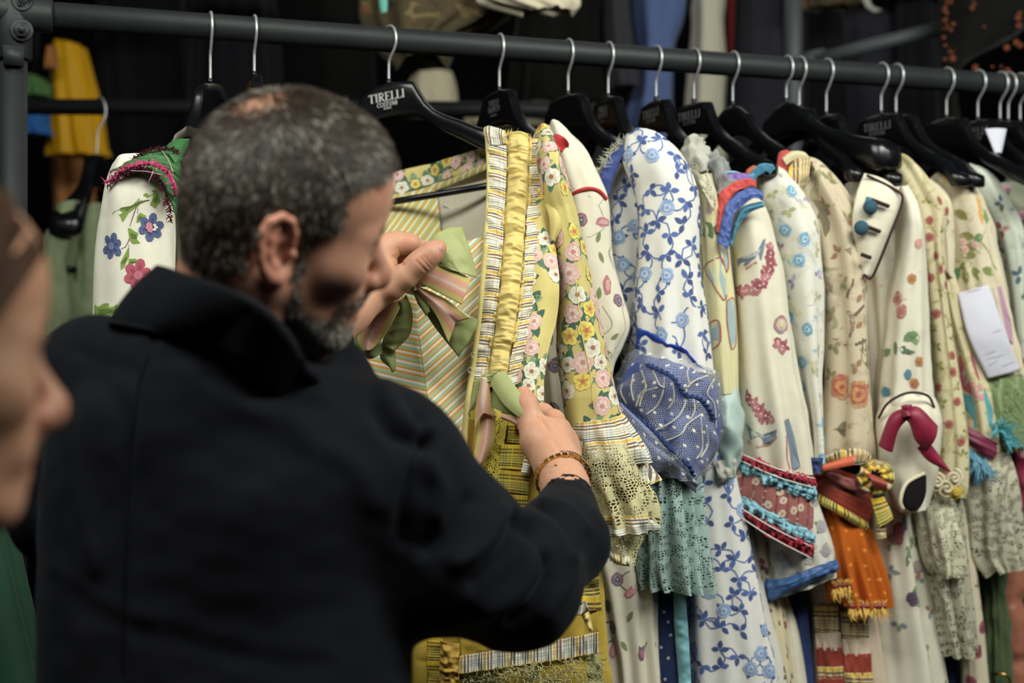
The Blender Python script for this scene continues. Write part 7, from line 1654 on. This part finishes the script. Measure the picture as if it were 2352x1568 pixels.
# 14 to 16 at the right edge
g = garment('jacket', 'pale sage jacket with a grey floral yoke near the right edge', 'jacket', 2300, 2.7)
S14 = loft([(2185, 405, 2232, 390, 2.74, .03), (2215, 440, 2290, 430), (2250, 500, 2335, 500), (2280, 560, 2348, 560), (2298, 640, 2346, 640), (2312, 760, 2344, 760), (2322, 900, 2352, 900), (2325, 1100, 2366, 1100)], .05, 60, 80, 2.72, fold=.006, ks=(3, 5, 8), seed=2)
S14.build('sleeve', M['wash_sage'], g); k = Ink([S14])
for h in k.scatter(S14, .035, 0, .52, 0, 1, 250): sprig(k, h, .018, random.choice([[H('9aa4a4'), H('a4aca8')], [H('c07a74'), H('8a3a3c')], [H('3a5a74'), H('5a6a64')]]), None, 3)
k.build(g)
loft([(2192, 398, 2226, 384, 2.70, .03), (2206, 415, 2244, 402)], .03, 50, 24, 2.70, wr=.008, ws=(.01, .02)).build('gauze_knot', M['stone_gauze'], g)
loft([(2300, 1030, 2356, 1030, 2.68), (2308, 1100, 2370, 1090), (2316, 1180, 2372, 1180), (2330, 1230, 2366, 1220)], .05, 70, 60, 2.68, wr=.014, ws=(.03, .05), seed=7).build('wine_ruffle', M['wine_satin'], g)
loft([(2330, 1180, 2400, 1180, 2.76), (2336, 1568, 2420, 1568), (2330, hem(2.76), 2450, hem(2.76))], .04, 60, 60, 2.74, wr=.006, ws=(.02, .03)).build('fur_panel', M['moss_dark'], g)
CP = loft([(2276, 1250, 2340, 1250, 2.74), (2284, 1400, 2348, 1400), (2300, 1568, 2366, 1568), (2310, hem(2.74), 2420, hem(2.74))], .03, 60, 120, 2.72, fold=.002)
CP.push(.010 * np.abs(np.sin(CP.V / .034)) ** .6 + .003 * vnoise(CP.U / .02, CP.V / .02)); CP.build('copper_tiers', M['copper_satin'], g)
g = garment('blouse', 'pale green blouse with pink ruffles at the right edge of the rail', 'blouse', 2340, 2.78)
S15 = loft([(2272, 440, 2330, 428, 2.8, .03), (2290, 470, 2372, 460), (2318, 530, 2400, 530), (2336, 620, 2410, 620), (2345, 900, 2420, 900)], .05, 50, 50, 2.79, wr=.004)
S15.build('sleeve', M['pale_green'], g)
k = Ink([S15]); [k.rose(h, .010, [H('c87a84'), H('d89aa0')]) for h in k.scatter(S15, .04, 0, .5, 0, 1, 80)]; k.build(g)
ribbon('pink_ruffle', ctr([(2274, 440), (2300, 425), (2320, 430)], 2.74), ctr([(2280, 455), (2304, 448), (2318, 445)], 2.735), M['pink_silk'], g, uvn=False, disp=crumple(.006, .014), bulge=.01)
ribbon('pink_ruffle', ctr([(2318, 498), (2345, 482), (2380, 480)], 2.73), ctr([(2326, 518), (2350, 506), (2384, 504)], 2.725), M['pink_silk'], g, uvn=False, disp=crumple(.008, .014), bulge=.012)
g = garment('shawl', 'grey crochet shawl bunched at the right edge under the last hangers', 'shawl', 2352, 2.9)
loft([(2322, 395, 2372, 378, 2.86, .04), (2314, 430, 2400, 425), (2330, 470, 2410, 470), (2345, 560, 2420, 560)], .05, 60, 50, 2.85, wr=.010, ws=(.02, .03)).build('cloth', M['grey_gauze'], g)
pt = ribbon('paper_tag', [(2262, 296, 2.70), (2285, 352, 2.69)], [(2312, 296, 2.71), (2300, 352, 2.70)], M['paper'], None, uvn=False, bulge=.004).ob
tag(pt, 'white folded paper tag hanging from the neck of a hanger at right', 'paper')
bs = thing('brass_hook', 'small brass hook at the lower right corner near the floor', 'hook', P(2305, 1555, 2.6)); mesh('wire', *tube(spline([P(2285, 1548, 2.62), P(2300, 1546, 2.60), P(2312, 1553, 2.6), P(2318, 1568, 2.6), P(2318, 1700, 2.62)], 24), .003, 8), M['gold'], bs)

# ------------------------------------------------------------------ out of focus racks behind
def loop(g):
    c = base(g); o = g.children[0]; zt = max(v.co.z for v in o.data.vertices) + c.z; cy = 4.15
    mesh('hanging_tape', *tube([(c.x, c.y, zt - .03), (c.x, (c.y + cy) / 2, (zt + zr2 + .1) / 2), (c.x, cy, zr2 + .12)], .004, 6), M['black_cloth'], g)
def far(name, label, cat_, rows, mat, d, t=.06, fold=.02, extra=None, seed=1, wr=0.0):
    g = garment(name, label, cat_, (rows[0][0] + rows[0][2]) / 2, d)
    loft([(*r[:4], d + (r[4] if len(r) > 4 else 0)) for r in rows], t, 48, 60, d, fold=fold, ks=(5, 7, 11), seed=seed, wr=wr, ws=(.06, .1)).build('cloth', M[mat], g, caps=True)
    if extra: extra(g)
    return g
zr2 = ZC + .95
rk = thing('clothes_rack', 'upper rail of the blurred rack behind, with diagonal brace at the right', 'rack', (0, 4.1, 0))
mesh('rail', *tube([(-3, 4.1, zr2 + .12), (0, 4.15, zr2 + .12), (3, 4.2, zr2 + .12)], .02, 14), M['rack_paint'], rk)
mesh('upright', *tube([P(1822, -200, 3.6), P(1822, 150, 3.6), P(1822, 2000, 3.6)], .024, 16), M['rack_paint_lit'], rk)
mesh('brace', *tube([P(1876, 138, 3.55), P(2000, 105, 3.5), P(2170, 62, 3.45)], .017, 16), M['rack_paint_lit'], rk)
mesh('clamp', *tube([P(1830, 150, 3.6), P(1860, 142, 3.58), P(1895, 134, 3.55)], .026, 16), M['rack_paint_lit'], rk)
mesh('upright', *tube([(-2.6, 4.1, 0), (-2.6, 4.1, 1), (-2.6, 4.1, zr2 + .12)], .02, 12), M['rack_paint'], rk)
rk2 = thing('clothes_rail', 'high side rail out of view holding the flecked black gown', 'rail', (1.0, 3.35, 0))
mesh('rail', *tube([(.95, 3.35, 2.36), (2, 3.35, 2.36), (4.5, 3.35, 2.36)], .018, 12), M['rack_paint'], rk2)
far('gown', 'bright amber satin gown in the blurred background at the left', 'gown', [(128, 98, 192, 108), (122, 165, 208, 170), (118, 240, 225, 235), (118, 330, 238, 330), (118, 358, 246, 358)], 'amber_satin', 4.2, .07, .012)
far('gown', 'darker orange gown below the amber satin at the left', 'gown', [(120, 345, 200, 345), (125, 420, 210, 410), (130, 500, 215, 500), (130, 900, 230, 900), (130, 1750, 240, 1750)], 'orange_dull', 4.5, .06, .02)
far('scarf', 'orange scarf end beside the amber satin gown', 'scarf', [(112, 110, 128, 108), (106, 140, 128, 140), (106, 158, 126, 158)], 'orange_dull', 4.05, .03, .004)
far('blouse', 'leaf green blouse glimpsed behind the post at the left', 'blouse', [(58, 172, 95, 178), (55, 200, 112, 200), (55, 222, 112, 222)], 'leaf_green', 4.13, .05, .01, loop)
far('blouse', 'strong blue blouse glimpsed below the green one at the left', 'blouse', [(56, 256, 108, 258), (56, 290, 108, 290), (60, 310, 112, 310)], 'strong_blue', 4.12, .05, .01, loop)
far('coat', 'black coat hanging right of the amber gown in the dark', 'coat', [(230, -60, 420, -60), (228, 100, 430, 100), (240, 300, 440, 300), (250, 900, 450, 900)], 'midnight_cloth', 4.9, .1, .02)
far('coat', 'midnight blue coat behind the first two hanger hooks', 'coat', [(440, -60, 620, -60), (440, 150, 640, 150), (430, 700, 650, 700)], 'midnight_cloth', 4.6, .1, .03, seed=4)
far('coat', 'black coat behind the grey haired head in the dark', 'coat', [(640, -60, 830, -60), (650, 200, 860, 200), (650, 900, 880, 900)], 'black_cloth', 4.8, .1, .03, seed=6)
far('blouse', 'ivory folded cloth between the lettered hanger and the next', 'blouse', [(948, 176, 1040, 168), (936, 200, 1048, 195), (930, 245, 1052, 240), (928, 266, 1052, 264)], 'beige_cloth', 4.12, .08, .006, loop)
far('blouse', 'ivory cloth seen low between hangers right of the frill', 'blouse', [(1070, 246, 1265, 248), (1070, 292, 1268, 292)], 'beige_cloth', 4.14, .08, .006, loop)
far('skirt', 'brown floral skirt hanging above the rail with an aqua ribbon', 'skirt', [(838, -90, 1200, -90), (838, 0, 1196, 0), (846, 55, 1140, 45), (880, 100, 1060, 78), (930, 138, 1010, 132)], 'wash_brown', 3.1, .07, .02,
    lambda g: (ribbon('aqua_ribbon', [(868, -30, 3.0), (872, 15, 3.0), (876, 32, 3.0)], [(888, -30, 3.0), (890, 10, 3.0), (888, 28, 3.0)], M['aqua_cloth'], g)))
far('skirt', 'cream printed skirt hem at the top middle edge of the photo', 'skirt', [(1090, -90, 1345, -90), (1096, -8, 1334, -6), (1120, 10, 1330, 14), (1200, 30, 1315, 26)], 'wash_cream', 3.0, .05, .008)
far('coat', 'wide black coat hanging behind the middle of the rail', 'coat', [(1200, -60, 1400, -60), (1190, 60, 1400, 60), (1180, 240, 1400, 240)], 'black_cloth', 4.0, .1, .02, seed=3)
far('jacket', 'charcoal jacket sleeve left of the cornflower gown', 'jacket', [(1392, -60, 1440, -60), (1392, 60, 1450, 60), (1400, 160, 1462, 160), (1408, 200, 1465, 200)], 'grey_cloth', 3.9, .05, .006)
far('gown', 'cornflower blue gown blurred behind the rail', 'gown', [(1452, -60, 1580, -60), (1458, 40, 1572, 40), (1468, 120, 1550, 100), (1460, 200, 1545, 200), (1440, 320, 1548, 320), (1420, 700, 1560, 700)], 'cornflower_cloth', 4.0, .08, .015)
far('gown', 'ivory gown with knotted top blurred behind the rail', 'gown', [(1600, -40, 1668, -40), (1590, 15, 1664, 15), (1592, 60, 1660, 60), (1584, 160, 1668, 160), (1576, 300, 1664, 300), (1570, 700, 1680, 700)], 'ivory_cloth', 4.0, .08, .01)
far('coat', 'brick red coat edge right of the ivory gown', 'coat', [(1660, -60, 1690, -60), (1664, 90, 1684, 90), (1668, 160, 1680, 160)], 'brick_cloth', 4.1, .04, .004)
far('coat', 'charcoal coat between the ivory gown and the pipe', 'coat', [(1690, -60, 1790, -60), (1680, 150, 1795, 150), (1672, 320, 1798, 320), (1665, 800, 1800, 800)], 'charcoal_cloth', 4.2, .08, .012, seed=2)
far('coat', 'dark coat right of the grey pipe under the brace', 'coat', [(1850, 30, 1930, 30), (1852, 200, 1940, 200), (1850, 700, 1950, 700)], 'midnight_cloth', 4.3, .08, .012, seed=5)
far('coat', 'charcoal blue coat behind the diagonal brace', 'coat', [(1930, 20, 2050, 20), (1935, 250, 2060, 250), (1930, 700, 2070, 700)], 'charcoal_cloth', 4.5, .08, .02, seed=7)
far('coat', 'dark coat behind the brace next to the flecked gown', 'coat', [(2060, 0, 2150, 0), (2060, 250, 2160, 250), (2060, 700, 2170, 700)], 'midnight_cloth', 4.4, .08, .02, seed=8)
far('blouse', 'dark brown trimmed blouse hem at the top right with a ribbon', 'blouse', [(1838, -80, 1990, -80), (1838, 0, 1980, -5), (1840, 24, 1950, 14)], 'wash_brown', 4.0, .05, .008,
    lambda g: ribbon('grey_ribbon', [(1976, -20, 3.9), (1988, 14, 3.9), (2008, 28, 3.9)], [(1994, -20, 3.9), (2002, 12, 3.9), (2026, 24, 3.9)], M['stone_gauze'], g))
def dots(g):
    o = [c for c in g.children][0]; v = np.array([o.matrix_basis @ p.co for p in o.data.vertices]) + np.array(base(o)) * 0
    rs = np.random.RandomState(5); vv = []; ff = []
    for i in range(34):
        x, y = rs.choice([rs.uniform(2166, 2190), rs.uniform(2210, 2345)]), rs.uniform(0, 165); c = P(x, y, 3.27); r = rs.uniform(.003, .008); kk = len(vv)
        for a in np.linspace(0, 2 * pi, 8, False): vv.append(c + [r * math.cos(a), 0, r * math.sin(a)])
        ff.append(list(range(kk, kk + 8)))
    mesh('orange_flecks', vv, ff, M['rust_fleck'], g, False)['kind'] = 'stuff'
far('gown', 'black gown flecked with orange at the top right corner', 'gown', [(2160, -110, 2360, -110), (2160, 60, 2356, 60), (2162, 160, 2200, 160), (2162, 300, 2196, 300)], 'black_cloth', 3.35, .06, .004, dots)
far('gown', 'dark green satin gown falling to the floor at the lower left corner', 'gown', [(-90, 1100, 30, 1100), (-90, 1200, 20, 1210), (-80, 1350, 48, 1350), (-70, 1568, 98, 1568), (-60, 1900, 140, 1900), (-60, hem(2.0), 200, hem(2.0))], 'forest_satin', 2.0, .06, .012)
